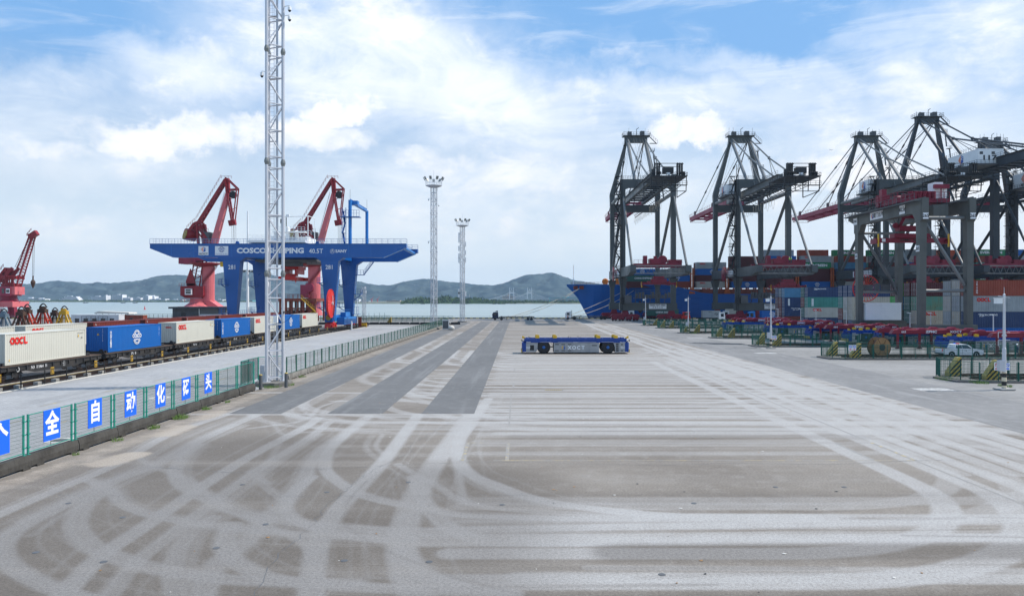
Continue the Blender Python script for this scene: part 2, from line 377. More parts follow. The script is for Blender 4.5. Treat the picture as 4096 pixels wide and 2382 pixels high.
def lettering(s, size, pos, parent, m='white_paint', bold=0.02, face='-y', width=1.0, vertical=False, name='lettering'):
    me = text_mesh(s, size, bold, width, vertical)
    o = link(name, me, parent, loc=pos)
    if not me.materials: me.materials.append(None)
    o.material_slots[0].link = 'OBJECT'; o.material_slots[0].material = M(m)
    o.rotation_euler = (0, 0, {'-y': 0, '+x': R(90), '-x': R(-90)}[face])
    return o
def strokes(lines, w, name, parent, pos, m, face='-y', rot=None, y=0.0):
    """flat strokes in the (x,z) plane"""
    b = MB()
    for ln in lines:
        for (x0, z0), (x1, z1) in zip(ln, ln[1:]):
            d = Vector((x1 - x0, 0, z1 - z0)); L = d.length or 1; n = Vector((-d.z, 0, d.x)) / L * w / 2
            p, q = Vector((x0, y, z0)), Vector((x1, y, z1)); e = d / L * w * 0.3
            b.add([p - n - e, q - n + e, q + n + e, p + n - e], [(0, 1, 2, 3)])
    me = b.mesh(name, [m]); o = link(name, me, parent, loc=pos)
    o.rotation_euler = (0, 0, {'-y': 0, '+x': R(90), '-x': R(-90)}[face]); return o
def arc(cx, cz, rx, rz, a0, a1, n=10):
    return [(cx + rx * math.cos(R(a0 + (a1 - a0) * i / n)), cz + rz * math.sin(R(a0 + (a1 - a0) * i / n))) for i in range(n + 1)]
GLOBE = {}
def globe_logo(parent, pos, r, m='white_paint', face='-y', words=True):
    """round lattice globe behind two lines of lettering"""
    k = round(r, 2)
    if k not in GLOBE:
        ln = []
        for s in (1, -1):
            ln += [arc(0, 0, r, r, 25 * s, 155 * s, 12), arc(0, 0, r * 0.55, r, 32 * s, 148 * s, 10), arc(0, 0, r * 0.8, r * 0.8, 40 * s, 140 * s, 8)]
        o = strokes(ln, r * 0.10, 'emblem', parent, pos, m, face); GLOBE[k] = o.data
    else:
        o = link('emblem', GLOBE[k], parent, loc=pos); o.rotation_euler = (0, 0, {'-y': 0, '+x': R(90), '-x': R(-90)}[face])
    if words:
        lettering('COSCO', r * 0.72, (pos[0], pos[1] - 0.003, pos[2] + r * 0.17), parent, m, 0.035, face, 1.0)
        lettering('SHIPPING', r * 0.40, (pos[0], pos[1] - 0.003, pos[2] - r * 0.36), parent, m, 0.02, face, 1.0)
def hex_logo(parent, pos, r, face='-y', left='logo_orange', right='logo_blue'):
    """six-sided port emblem: chevrons on one half, folded bars on the other"""
    q = 0.866 * r
    b = MB()
    def poly(p, m): b.add([(x, 0, z) for x, z in p], [tuple(range(len(p)))], m)
    for k in range(3):
        a, c = 1 - k * 0.30, 1 - k * 0.30 - 0.19
        poly([(-q * a, 0), (-0.06 * r, r * a * 0.98), (-0.06 * r, r * c * 0.98), (-q * c, 0)], 0)
        poly([(-q * a, 0), (-q * c, 0), (-0.06 * r, -r * c * 0.98), (-0.06 * r, -r * a * 0.98)], 0)
        z = r * (0.9 - k * 0.36)
        poly([(0.04 * r, z), (q * 0.95, z - 0.45 * r), (q * 0.95, z - 0.66 * r), (0.04 * r, z - 0.2 * r)], 1) if k < 2 else poly([(0.04 * r, -0.1 * r), (q * 0.5, 0.12 * r), (q * 0.95, -0.5 * r), (0.04 * r, -r * 0.95)], 1)
    me = b.mesh('emblem', [left, right]); o = link('emblem', me, parent, loc=pos)
    o.rotation_euler = (0, 0, {'-y': 0, '+x': R(90), '-x': R(-90)}[face]); return o

# ------------------------------------------------------------------ ground sheets
def sheet(name, x0, x1, y0, y1, z, m, parent=None, struct=True):
    b = MB(); b.add([(x0, y0, z), (x1, y0, z), (x1, y1, z), (x0, y1, z)], [(0, 1, 2, 3)])
    o = b.build(name, m, parent)
    if struct and parent is None: structure(o)
    return o

def ground_mat(name, a, b, tint, streak=(1, 1, 1), speck=0.5, wear=False, sscale=0.5, bricks=False, rough=0.85):
    m = bpy.data.materials.new(name); m.use_nodes = True; t = NT(m.node_tree); bs = t.n['Principled BSDF']
    tc = t.new('ShaderNodeTexCoord'); v = tc.outputs['Object']
    big = t.noise(v, 0.09, 5.0, 0.6); mid = t.noise(v, 1.1, 6.0, 0.65); fin = t.noise(v, 38.0, 4.0, 0.75); grit = t.noise(v, 11.0, 3.0, 0.8)
    st = t.noise(t.mapping(v, scale=streak), sscale, 7.0, 0.62, 0.25)
    c = t.mix(t.ramp(big, 0.35, 0.68), a, b)
    c = t.mix(t.math('MULTIPLY', t.ramp(mid, 0.45, 0.75), 0.5), c, tint)
    if wear:
        at = t.new('ShaderNodeAttribute', attribute_name='wear'); w = at.outputs['Fac']
        wob = t.math('MULTIPLY', t.math('SUBTRACT', mid, 0.5), 0.55)
        w = t.math('ADD', w, t.math('MULTIPLY', wob, t.math('ADD', t.math('MULTIPLY', w, 0.9), 0.10)))
        w = t.math('ADD', w, t.math('MULTIPLY', t.math('SUBTRACT', fin, 0.5), 0.5), clamp=True)
        c = t.mix(w, c, (0.372, 0.360, 0.342))
        b2 = t.new('ShaderNodeAttribute', attribute_name='scuff').outputs['Fac']
        c = t.mix(t.math('MULTIPLY', b2, 0.6), c, (0.085, 0.072, 0.060))
        b3 = t.new('ShaderNodeAttribute', attribute_name='sand').outputs['Fac']
        c = t.mix(t.math('MULTIPLY', t.ramp(t.math('ADD', b3, t.math('MULTIPLY', t.math('SUBTRACT', mid, 0.5), 0.8)), 0.25, 0.8), 0.75), c, (0.40, 0.34, 0.27))
    c = t.mix(t.math('MULTIPLY', t.ramp(st, 0.50, 0.72), 0.6 if not wear else 0.38), c, tint)
    if bricks:
        br = t.new('ShaderNodeTexBrick', ins={'Vector': t.mapping(v, rot=(0, 0, R(0))), 'Scale': 1.0, 'Mortar Size': 0.016, 'Brick Width': 0.40, 'Row Height': 0.20, 'Bias': 0.0,
                  'Color1': (0.9, 0.9, 0.9, 1), 'Color2': (1.12, 1.12, 1.12, 1), 'Mortar': (0.62, 0.62, 0.62, 1)})
        c = t.mix(0.85, c, br.outputs[0], 'MULTIPLY')
        slab = t.noise(t.mapping(v, scale=(1.0, 0.25, 1)), 1.6, 5.0, 0.7)
        c = t.mix(t.math('MULTIPLY', t.ramp(slab, 0.52, 0.68), 0.3), c, tint)
    g = t.math('ADD', t.math('MULTIPLY', t.math('SUBTRACT', fin, 0.5), speck), t.math('MULTIPLY', t.math('SUBTRACT', grit, 0.5), speck * 0.75))
    g = t.math('ADD', 1.0, g)
    cc = t.new('ShaderNodeCombineXYZ', ins={0: g, 1: g, 2: g}).outputs[0]
    c = t.mix(1.0, c, cc, 'MULTIPLY')
    t.l.new(c, bs.inputs['Base Color']); bs.inputs['Roughness'].default_value = rough; bs.inputs['Specular IOR Level'].default_value = 0.3
    bn = t.new('ShaderNodeBump', ins={'Strength': 0.35, 'Distance': 0.012, 'Height': fin}); t.l.new(bn.outputs[0], bs.inputs['Normal'])
    MATS[name] = m
ground_mat('asphalt_brown', (0.172, 0.148, 0.122), (0.232, 0.205, 0.173), (0.28, 0.256, 0.226), (0.05, 0.9, 1), 1.9, True)
ground_mat('asphalt_dark', (0.128, 0.127, 0.124), (0.152, 0.150, 0.146), (0.22, 0.22, 0.215), (1.2, 0.05, 1), 0.9, sscale=0.9)
ground_mat('asphalt_road', (0.178, 0.174, 0.168), (0.215, 0.210, 0.202), (0.31, 0.305, 0.295), (1.0, 0.10, 1), 0.4, sscale=0.8)
ground_mat('concrete_yard', (0.205, 0.198, 0.186), (0.27, 0.262, 0.248), (0.36, 0.35, 0.335), (0.06, 1.0, 1), 0.3, sscale=0.5)
ground_mat('pavers', (0.345, 0.345, 0.345), (0.40, 0.395, 0.385), (0.26, 0.26, 0.255), (0.5, 0.1, 1), 0.35, sscale=0.6, bricks=True)
ground_mat('ballast', (0.14, 0.13, 0.12), (0.20, 0.19, 0.18), (0.10, 0.08, 0.07), (1, 1, 1), 1.4)

XL, XR, YN, YF = -22.1, 28.8, 13.0, 262.0
def near_cols():
    grids = [(np.arange(XL, XR + 1e-3, (XR - XL) / 640), np.arange(YN, 62.001, 0.09)),
             (np.linspace(XL, XR, 150), np.arange(62.0, 130.01, 0.20)), (np.linspace(XL, XR, 90), np.linspace(130.0, YF, 260))]
    tracks = []                                       # (points, half width, strength, kind)
    rs = random.Random(3)
    def wheels(pts, s, w=0.52, gap=1.12):
        P = np.array(pts); d = np.gradient(P, axis=0); d /= np.linalg.norm(d, axis=1)[:, None] + 1e-9; n = np.stack([-d[:, 1], d[:, 0]], 1)
        for k in (-1, 1): tracks.append((P + n * gap * k, w * rs.uniform(0.85, 1.15), s * rs.uniform(0.8, 1.1), 0))
    def turn(x, ytop, y, r, xe, s, sgn=1, up=1):
        """lane along Y at x, arc of radius r, then a row along X at depth y; sgn: +1 turns towards +X"""
        pts = [(x, yy) for yy in np.linspace(ytop, y + up * r, max(2, int(abs(ytop - y) / 4)))]
        pts += [(x + sgn * r * (1 - math.cos(a)), y + up * r * (1 - math.sin(a))) for a in np.linspace(0, math.pi / 2, 16)][1:]
        pts += [(xx, y) for xx in np.linspace(x + sgn * r, xe, 12)][1:]
        return pts
    lanes = [-17.4, -14.3, -11.0, -7.9, -4.6]
    TR = [  # wheel tracks over the near yard: half width, strength, points on the ground in metres
     (0.42, 0.75, [(-19.2,52.5),(-19.4,49.3),(-19.8,42.1),(-18.7,34.4),(-18.6,29.6),(-18.5,26.4),(-18.4,23.9)]),
     (0.3, 0.35, [(-18.4,47.8),(-18.4,40.0),(-17.4,33.0),(-17.4,28.8),(-17.2,25.6)]),
     (0.5, 0.8, [(-17.2,54.3),(-17.3,48.5),(-17.3,41.0),(-16.8,34.4),(-17.0,31.4),(-16.9,27.6),(-16.7,24.8),(-16.0,23.0),(-14.8,21.5),(-12.9,20.0),(-11.2,19.0),(-9.2,18.1)]),
     (0.22, 0.4, [(-16.5,45.1),(-16.7,38.6),(-16.3,32.6),(-16.3,29.2),(-16.1,26.0),(-15.8,24.0)]),
     (0.5, 0.85, [(-12.9,47.8),(-12.8,44.5),(-13.1,36.8),(-13.0,31.4),(-12.8,27.8),(-12.6,24.8),(-12.5,22.4),(-12.1,20.4),(-11.7,18.9)]),
     (0.4, 0.65, [(-11.8,46.4),(-11.6,41.6),(-11.7,33.7),(-11.5,27.8),(-11.3,24.0),(-11.1,21.5),(-10.5,18.9)]),
     (0.25, 0.45, [(-11.2,42.1),(-11.2,35.2),(-11.0,29.4),(-10.9,25.2)]),
     (0.55, 0.85, [(-6.7,49.3),(-6.6,46.4),(-6.5,40.5),(-6.4,35.2),(-6.5,30.5),(-6.6,27.3),(-6.4,24.0),(-5.8,20.9),(-5.3,18.9)]),
     (0.62, 0.85, [(-3.1,50.8),(-3.2,47.1),(-3.5,40.5),(-3.8,34.4),(-3.9,29.9),(-3.8,26.0),(-3.5,22.7),(-3.0,20.4),(-2.5,18.9)]),
     (0.3, 0.5, [(-2.6,46.4),(-3.1,39.5),(-2.8,34.4),(-2.4,30.5),(-2.1,28.3)]),
     (0.5, 0.8, [(-9.8,48.5),(-9.8,44.5),(-9.9,40.5),(-9.9,36.0),(-9.1,31.1),(-8.8,27.8),(-8.8,25.4),(-8.6,23.3),(-8.7,21.2),(-8.1,18.9)]),
     (0.2, 0.4, [(-12.7,39.5),(-11.8,35.2),(-11.1,32.0),(-10.3,30.8)]),
     (0.5, 0.78, [(-16.9,39.0),(-16.2,35.6),(-15.1,32.6),(-13.6,30.2),(-11.9,28.4),(-9.7,26.4),(-6.8,25.1),(-3.7,24.5),(-0.2,24.7),(20.0,25.9)]),
     (0.42, 0.8, [(-18.2,31.4),(-16.3,29.6),(-14.9,27.8),(-13.0,26.3),(-10.4,25.1),(-7.7,24.3),(-5.3,23.9),(-0.2,23.9),(20.0,24.0)]),
     (0.45, 0.8, [(-9.8,42.1),(-9.6,37.7),(-8.8,33.7),(-7.4,30.8),(-5.8,28.7),(-3.4,27.1),(-0.2,26.0),(11.6,25.8)]),
     (0.5, 0.75, [(-16.6,29.6),(-16.0,27.3),(-15.0,25.2),(-13.5,23.3),(-12.0,22.1),(-10.5,21.2),(-8.9,20.6),(-7.4,20.2),(-4.4,20.0)]),
     (0.45, 0.7, [(-10.7,26.0),(-10.8,24.6),(-10.4,22.7),(-9.6,20.6),(-8.7,18.9)]),
     (0.5, 0.8, [(-9.7,25.2),(-9.3,23.5),(-8.6,22.1),(-7.5,20.9),(-6.4,20.2),(-4.4,19.7),(-0.2,19.3)]),
     (0.3, 0.6, [(-9.7,26.2),(-8.7,25.2),(-7.2,23.9),(-6.3,22.4),(-5.6,20.4)]),
     (0.42, 0.75, [(-8.9,32.0),(-8.9,28.8),(-8.4,26.9),(-7.4,25.4),(-6.0,24.3),(-3.9,23.5),(-0.2,23.3),(20.0,23.8)]),
     (0.5, 0.75, [(-4.5,32.0),(-3.5,27.8),(-2.4,25.0),(-1.3,23.6),(-0.2,23.3),(2.7,23.3)]),
     (0.5, 0.8, [(-3.9,24.0),(-3.3,22.1),(-2.5,20.6),(-1.5,19.7),(-0.2,19.1)]),
     (0.3, 0.5, [(-19.1,36.8),(-17.2,34.4),(-14.3,31.7),(-12.9,29.9),(-10.8,27.3)]),
     (0.28, 0.45, [(-12.0,33.0),(-10.5,30.5),(-9.0,28.3)]),
     (0.35, 0.55, [(-5.6,34.4),(-4.3,32.0),(-3.2,30.2),(-2.2,28.3),(-0.2,26.9),(6.7,26.0)]),
     (0.55, 0.88, [(-2.3,57.2),(-2.9,46.4),(-3.2,40.5),(-2.9,35.6),(-2.1,32.5),(-0.9,30.5),(0.5,28.6),(2.3,27.3),(5.5,26.2),(10.4,26.0)]),
     (0.3, 0.6, [(-2.7,34.4),(-1.8,31.4),(-0.6,29.5),(1.3,27.8),(4.3,26.8)]),
     (0.25, 0.45, [(-15.4,46.4),(-13.4,42.1),(-12.3,42.7),(-10.4,43.3),(-7.5,42.9)]),
     (0.25, 0.5, [(-16.8,57.2),(-15.7,53.4),(-14.1,49.6),(-12.3,47.5),(-9.2,46.4),(-0.4,46.1)]),
     (0.25, 0.45, [(-13.5,56.2),(-14.1,52.5),(-13.7,49.3),(-13.8,46.4),(-16.0,43.9)]),
     (0.22, 0.4, [(-7.7,42.1),(-7.4,38.6),(-6.4,36.0)]),
    ]
    def spline(P, n=7):
        P = np.array(P, float); E = np.vstack([2 * P[0] - P[1], P, 2 * P[-1] - P[-2]]); Q = []
        for i in range(1, len(E) - 2):
            for t in np.arange(0, 1, 1 / n): Q.append(0.5 * ((2 * E[i]) + (E[i + 1] - E[i - 1]) * t + (2 * E[i - 1] - 5 * E[i] + 4 * E[i + 1] - E[i + 2]) * t * t + (3 * E[i] - E[i - 1] - 3 * E[i + 1] + E[i + 2]) * t ** 3))
        Q.append(P[-1]); return np.array(Q)
    for w, s, P in TR:
        Q = spline(P); tracks.append((Q, w * 0.66, s * 0.95, 0))
        for q in range(3):
            o = np.array([rs.uniform(-1.3, 1.3), rs.uniform(-0.9, 0.9)]); tracks.append((Q * np.array([rs.uniform(0.97, 1.03), 1]) + o, rs.uniform(0.03, 0.08), s * rs.uniform(0.15, 0.4), 0))
        for q in range(2):
            o = np.array([rs.uniform(-0.55, 0.55), rs.uniform(-0.45, 0.45)]); tracks.append((Q + o, rs.uniform(0.08, 0.2), s * rs.uniform(0.25, 0.5), 0))
    def single(x, ytop, y, r, xe, s, w=0.5, **k): tracks.append((np.array(turn(x, ytop, y, r, xe, s, **k)), w * 0.7, s, 0))
    for x, y, r, s in [(-17.3, 44.8, 8, .5), (-11.0, 46.5, 9, .5), (-4.6, 44.2, 8, .5), (-4.6, 47.5, 9, .5), (-14.2, 43.4, 8, .35)]:
        wheels(turn(x, 60, y, r, 30, s), s, 0.4)
    # rows along X through the middle of the yard
    y = 42.6
    while y < 255:
        s = rs.uniform(0.25, 0.75) if y < 120 else rs.uniform(0.15, 0.5)
        xs = rs.choice([-3.0, -1.0, -14, -8, -22]); 
        if rs.random() < 0.5:
            wheels(turn(rs.choice(lanes), y + 20, y, rs.uniform(8, 11), 30, s), s, 0.42)
        else:
            tracks.append((np.array([(xx, y + 0.25 * math.sin(xx * 0.08 + y)) for xx in np.linspace(xs, 30, 20)]), rs.uniform(0.3, 0.6), s, 0))
        if rs.random() < 0.6:   # swing from the row into the lanes along the right side
            xr = rs.choice([20.6, 22.8, 25.2, 27.4]); r = rs.uniform(8, 11); up = rs.choice([1, -1])
            P = [(xx, y) for xx in np.linspace(-2, xr - r, 8)] + [(xr - r + r * math.sin(a), y + up * r * (1 - math.cos(a))) for a in np.linspace(0, math.pi / 2, 14)][1:] + [(xr, y + up * (r + 6))]
            wheels(P, s * 0.7, 0.42)
        y += rs.uniform(0.9, 2.4) if y < 100 else rs.uniform(2, 5)
    for yy, xa, s, w in ((26.1, 4, .5, .2), (25.0, 5, .25, .12), (23.8, 0, .7, .32), (21.0, 2, .5, .2), (20.2, 0, .7, .4), (17.8, -6, .5, .3), (37.9, 2, .12, .3), (36.6, -9, .16, .4), (38.6, -10, .18, .25), (31.5, 3, .07, .8)):
        tracks.append((np.array([(xx, yy + 0.2 * math.sin(xx * 0.1 + yy)) for xx in np.linspace(xa, 30, 24)]), w, s, 0))
    # lanes along Y on the right
    for x in (20.7, 22.9, 25.0, 27.3):
        for k in range(2):
            tracks.append((np.array([(x + 0.35 * math.sin(yy * 0.05 + k + x), yy) for yy in np.linspace(255, 24 - (x - 20), 60)]), 0.40, rs.uniform(0.5, 0.75), 0))
    for x, y, r, s in [(20.5, 26.3, 9, .5), (17.6, 21.2, 9.5, .75), (25.3, 27.0, 9, .4), (22, 41, 9, .3), (25, 38, 9, .3)]:
        P = [(xx, y) for xx in np.linspace(-2, x - r, 8)] + [(x - r + r * math.sin(a), y + r * (1 - math.cos(a))) for a in np.linspace(0, math.pi / 2, 16)][1:] + [(x, yy) for yy in np.linspace(y + r, y + r + 60, 10)][1:]
        wheels(P, s)
    # turning marks over the right-hand lanes, far
    for k in range(16):
        y = rs.uniform(48, 200); r = rs.uniform(9, 13); x = rs.uniform(12, 26); up = rs.choice([1, -1])
        P = [(x + r * math.sin(a), y + up * r * (1 - math.cos(a))) for a in np.linspace(-0.6, 1.2, 16)]
        wheels(P, 0.35, 0.4)
    # dark rubber scuffs
    sc_ = [(np.array([(-6.4, 31.2), (-6.5, 28.0), (-5.9, 25.2), (-4.4, 22.9), (-1.8, 20.4), (1.5, 18.3), (6, 16.2)]), 0.07, 0.75, 1)]
    sc_ += [(np.array([(-14, 36), (-12, 20)]), 6.0, 0.9, 1), (np.array([(-3, 30), (-4, 16)]), 4.5, 0.8, 1), (np.array([(3, 22.4), (20, 22.6)]), 0.75, 0.85, 1), (np.array([(-3, 18.6), (20, 18.4)]), 0.8, 0.75, 1), (np.array([(0, 41.2), (19, 41.2)]), 0.7, 0.35, 1), (np.array([(0, 28.4), (18, 28.6)]), 1.0, 0.3, 1)]
    for k in range(46):
        y = rs.choice([rs.uniform(19, 27), rs.uniform(42, 100), rs.uniform(42, 70)]); x = rs.uniform(-10, 22); L = rs.uniform(2, 9)
        sc_.append((np.array([(x, y), (x + L / 2, y + rs.uniform(-.25, .25)), (x + L, y + rs.uniform(-.3, .3))]), rs.uniform(0.05, 0.16), rs.uniform(0.2, 0.5), 1))
    sand = [(np.array([(-20.9, 60), (-20.8, 52), (-20.7, 43), (-20.9, 36), (-21.2, 28)]), 0.75, 0.50, 2), (np.array([(-19.3, 34.6), (-19.0, 36.4)]), 0.9, 0.8, 2),
            (np.array([(-21.0, 62), (-20.6, 90), (-20.4, 120)]), 0.6, 0.5, 2), (np.array([(-19.8, 41.8), (-19.9, 44.5)]), 0.7, 0.7, 2), (np.array([(-20.0, 47.5), (-20.1, 50.5)]), 0.6, 0.6, 2)]
    V, Fc, A = [], [], {0: [], 1: [], 2: []}; off = 0
    for gx, gy in grids:
        nx, ny = len(gx), len(gy); X, Y = np.meshgrid(gx, gy); W = [np.zeros((ny, nx), 'f') for _ in range(3)]
        for P, hw, s, kind in tracks + sc_ + sand:
            P = np.asarray(P, float); keep = (P[:, 1].max() > gy[0] - 2) and (P[:, 1].min() < gy[-1] + 2)
            if not keep: continue
            ext = hw * 2.2 + 0.3
            D2 = None
            acc = W[kind]
            best = {}
            x0, x1 = np.searchsorted(gx, P[:, 0].min() - ext), np.searchsorted(gx, P[:, 0].max() + ext)
            y0, y1 = np.searchsorted(gy, P[:, 1].min() - ext), np.searchsorted(gy, P[:, 1].max() + ext)
            if x0 >= x1 or y0 >= y1: continue
            dist = np.full((y1 - y0, x1 - x0), 9.0, 'f')
            for a, b in zip(P[:-1], P[1:]):
                i0, i1 = np.searchsorted(gx, min(a[0], b[0]) - ext), np.searchsorted(gx, max(a[0], b[0]) + ext)
                j0, j1 = np.searchsorted(gy, min(a[1], b[1]) - ext), np.searchsorted(gy, max(a[1], b[1]) + ext)
                if i0 >= i1 or j0 >= j1: continue
                xx, yy = X[j0:j1, i0:i1], Y[j0:j1, i0:i1]; ab = b - a; L2 = ab @ ab + 1e-9
                t = np.clip(((xx - a[0]) * ab[0] + (yy - a[1]) * ab[1]) / L2, 0, 1)
                d = np.hypot(xx - a[0] - t * ab[0], yy - a[1] - t * ab[1])
                v = dist[j0 - y0:j1 - y0, i0 - x0:i1 - x0]; np.minimum(v, d, out=v)
            e = {0: min(0.24, 0.12 + hw * 0.25), 1: 0.12 if hw < 0.5 else hw * 0.9, 2: 0.9}[kind]
            k = np.clip((hw + e / 2 - dist) / e, 0, 1); k = k * k * (3 - 2 * k) * min(s, 0.96)
            blk = acc[y0:y1, x0:x1]; blk[:] = 1 - (1 - blk) * (1 - k)
        V.append(np.stack([X.ravel(), Y.ravel(), np.zeros(X.size)], 1))
        idx = np.arange(nx * ny).reshape(ny, nx) + off
        Fc.append(np.stack([idx[:-1, :-1], idx[:-1, 1:], idx[1:, 1:], idx[1:, :-1]], -1).reshape(-1, 4)); off += nx * ny
        for k in range(3): A[k].append(W[k].ravel())
    V = np.concatenate(V).astype('f'); Fc = np.concatenate(Fc).astype('i')
    me = bpy.data.meshes.new('asphalt_apron'); me.vertices.add(len(V)); me.vertices.foreach_set('co', V.ravel())
    me.loops.add(Fc.size); me.loops.foreach_set('vertex_index', Fc.ravel()); me.polygons.add(len(Fc))
    me.polygons.foreach_set('loop_start', np.arange(0, Fc.size, 4, dtype='i')); me.polygons.foreach_set('loop_total', np.full(len(Fc), 4, 'i')); me.update(calc_edges=True)
    for k, nm in ((0, 'wear'), (1, 'scuff'), (2, 'sand')):
        at = me.attributes.new(nm, 'FLOAT', 'POINT'); at.data.foreach_set('value', np.concatenate(A[k]).astype('f'))
    me.materials.append(M('asphalt_brown')); o = link('asphalt_apron', me); structure(o); return o
apron = near_cols()

b = MB(); b.box(-420, 620, -60, 299, -7.0, -0.03); quay = structure(b.build('quay_ground', 'concrete_yard'))
sheet('quay_road', -60, 400, 262, 297.5, -0.004, 'asphalt_road')
sheet('side_road', XR, 37.4, 10, 262, -0.004, 'asphalt_road')
sheet('paved_yard', -42.3, -22.1, 10, 210, -0.004, 'pavers')
sheet('ballast_bed', -76, -45.2, 10, 215, -0.012, 'ballast')
b = MB()
for x0, x1, y1 in ((-19.4, -15.9, 250), (-12.8, -9.1, 257), (-6.5, -2.95, 260)):
    b.add([(x0, 49.6, 0.004), (x1, 49.6, 0.004), (x1, y1, 0.004), (x0, y1, 0.004)], [(0, 1, 2, 3)])
structure(b.build('resurfaced_strips', 'asphalt_dark'))
# painted lines and cracks on the apron
def lines_mat(name, col, fade):
    m = bpy.data.materials.new(name); m.use_nodes = True; t = NT(m.node_tree); bs = t.n['Principled BSDF']
    v = t.new('ShaderNodeTexCoord').outputs['Object']; f = t.ramp(t.noise(v, 2.2, 7.0, 0.7), fade - 0.12, fade + 0.12)
    t.l.new(t.mix(f, col, (0.26, 0.25, 0.235)), bs.inputs['Base Color']); bs.inputs['Roughness'].default_value = 0.85; MATS[name] = m
lines_mat('line_yellow', (0.46, 0.36, 0.17), 0.44); lines_mat('line_white', (0.50, 0.50, 0.48), 0.50); lines_mat('line_faint', (0.31, 0.29, 0.25), 0.42)
b = MB()
def ln(x0, x1, y0, y1, m=0): b.add([(x0, y0, 0.004), (x1, y0, 0.004), (x1, y1, 0.004), (x0, y1, 0.004)], [(0, 1, 2, 3)], m)
ln(-2.75, -2.58, 35.2, 39.6); ln(-0.62, -0.45, 35.25, 39.4); ln(16.85, 17.0, 35.25, 39.4, 2); ln(18.8, 18.97, 35.2, 39.6)
ln(-2.55, -1.7, 39.5, 39.6); ln(-1.3, 18.75, 39.5, 39.57, 2); ln(-1.2, 17.9, 35.15, 35.25); ln(-2.8, -2.2, 35.12, 35.22); ln(18.0, 19.2, 35.12, 35.24)
ln(18.82, 18.95, 17, 35.0, 2); ln(-2.3, 18, 42.9, 43.0, 2); ln(18.85, 18.98, 40, 110, 2); ln(-0.6, -0.5, 45, 60, 2)
for x, y in ((-0.5, 64), (-0.5, 79), (-0.5, 92), (17, 78), (17, 60)): ln(x, x + 0.15, y, y + 4, 2)
for i in range(9): ln(36.9 - 2.9 - 0.2, 36.8, 62 + i * 21.3, 62 + i * 21.3 + 1.9, 1) if i % 2 == 0 else None
b.build('painted_line', ['line_yellow', 'line_white', 'line_faint'], apron)
b = MB(); rs = random.Random(11)
def crack(pts, jag, w):
    P = [Vector((*p, 0.005)) for p in pts]; Q = []
    for p, q in zip(P, P[1:]):
        k = max(2, int((q - p).length / 0.35))
        for i in range(k): 
            c = p.lerp(q, i / k); Q.append(c + Vector((rs.uniform(-jag, jag), rs.uniform(-jag, jag), 0)))
    for p, q in zip(Q, Q[1:]):
        d = (q - p).normalized(); n = Vector((-d.y, d.x, 0)) * w * rs.uniform(0.4, 1.2) / 2
        b.add([p - n, q - n, q + n, p + n], [(0, 1, 2, 3)])
crack([(-17, 33.9), (-12.5, 32.7), (-8, 33.6), (-4, 34.6), (0.5, 34.9), (3, 34.4), (6.6, 34.2), (10, 34.6), (14.5, 34.3), (17.8, 35.0), (22, 35.5)], 0.03, 0.02)
crack([(-3.6, 48.6), (-4.4, 45), (-5.6, 39.5), (-5.4, 36.8), (-6.6, 33.0), (-6.9, 30), (-7.1, 27.3), (-7.0, 24.5), (-7.2, 21.5), (-6.8, 18.6)], 0.10, 0.02)
crack([(-18, 28.9), (-8, 28.8), (2, 29.0), (12, 28.9), (17.5, 29)], 0.015, 0.012)
b.build('crack', 'machine_grey', apron)
# dark damp stain spreading from the third rail island
b = MB(); rs = random.Random(4)
for P, z in (([(30.5, 131.5), (33.5, 126.0), (38.8, 125.2), (38.8, 128.8), (35.5, 130.0), (33.0, 131.0)], 0.003), ([(29.2, 131.9), (31.6, 127.6), (31.9, 127.7), (29.6, 132.0)], 0.0055), ([(34.0, 117.6), (38.2, 117.0), (38.4, 117.5), (34.4, 118.2)], 0.003)):
    Q = []
    for p, q in zip(P, P[1:] + P[:1]):
        for k in range(6): Q.append((p[0] + (q[0] - p[0]) * k / 6 + rs.uniform(-.25, .25), p[1] + (q[1] - p[1]) * k / 6 + rs.uniform(-.3, .3), z))
    b.add(Q, [tuple(range(len(Q)))])
structure(b.build('damp_stain', 'machine_black'))
# small dark studs, leaves and chips lying on the asphalt
b = MB(); rs = random.Random(21)
for k in range(150):
    y = 17 + 60 * rs.random() ** 1.6; x = rs.uniform(-20, 24); r = rs.uniform(0.02, 0.07); c = rs.randrange(3); n = 6; a0 = rs.random() * 3
    b.add([(x + r * rs.uniform(.6, 1.3) * math.cos(a0 + i * 1.047), y + r * rs.uniform(.6, 1.3) * math.sin(a0 + i * 1.047), 0.006 + 0.012 * (i % 2)) for i in range(n)], [tuple(range(n))], c)
q = b.build('debris', ['machine_black', 'concrete_pale', 'wood']); q['kind'] = 'stuff'
for x, y in ((-16.9, 27.8), (-13.9, 26.0), (-12.1, 21.6), (-8.6, 25.2), (-9.3, 22.8), (-5.1, 21.7), (-14.6, 22.4), (-2.6, 21.6), (-7.6, 29.4), (-0.6, 27.6), (6.6, 27.8), (-11.4, 30.6), (-4.6, 31.0), (10.5, 30.2), (13.3, 30.2), (4, 20.6)):
    b = MB(); b.lathe([(0.11, 0.004), (0.10, 0.012), (0, 0.012)], (x, y, 0), 'z', 10); b.build('inspection_stud', 'machine_grey', apron)
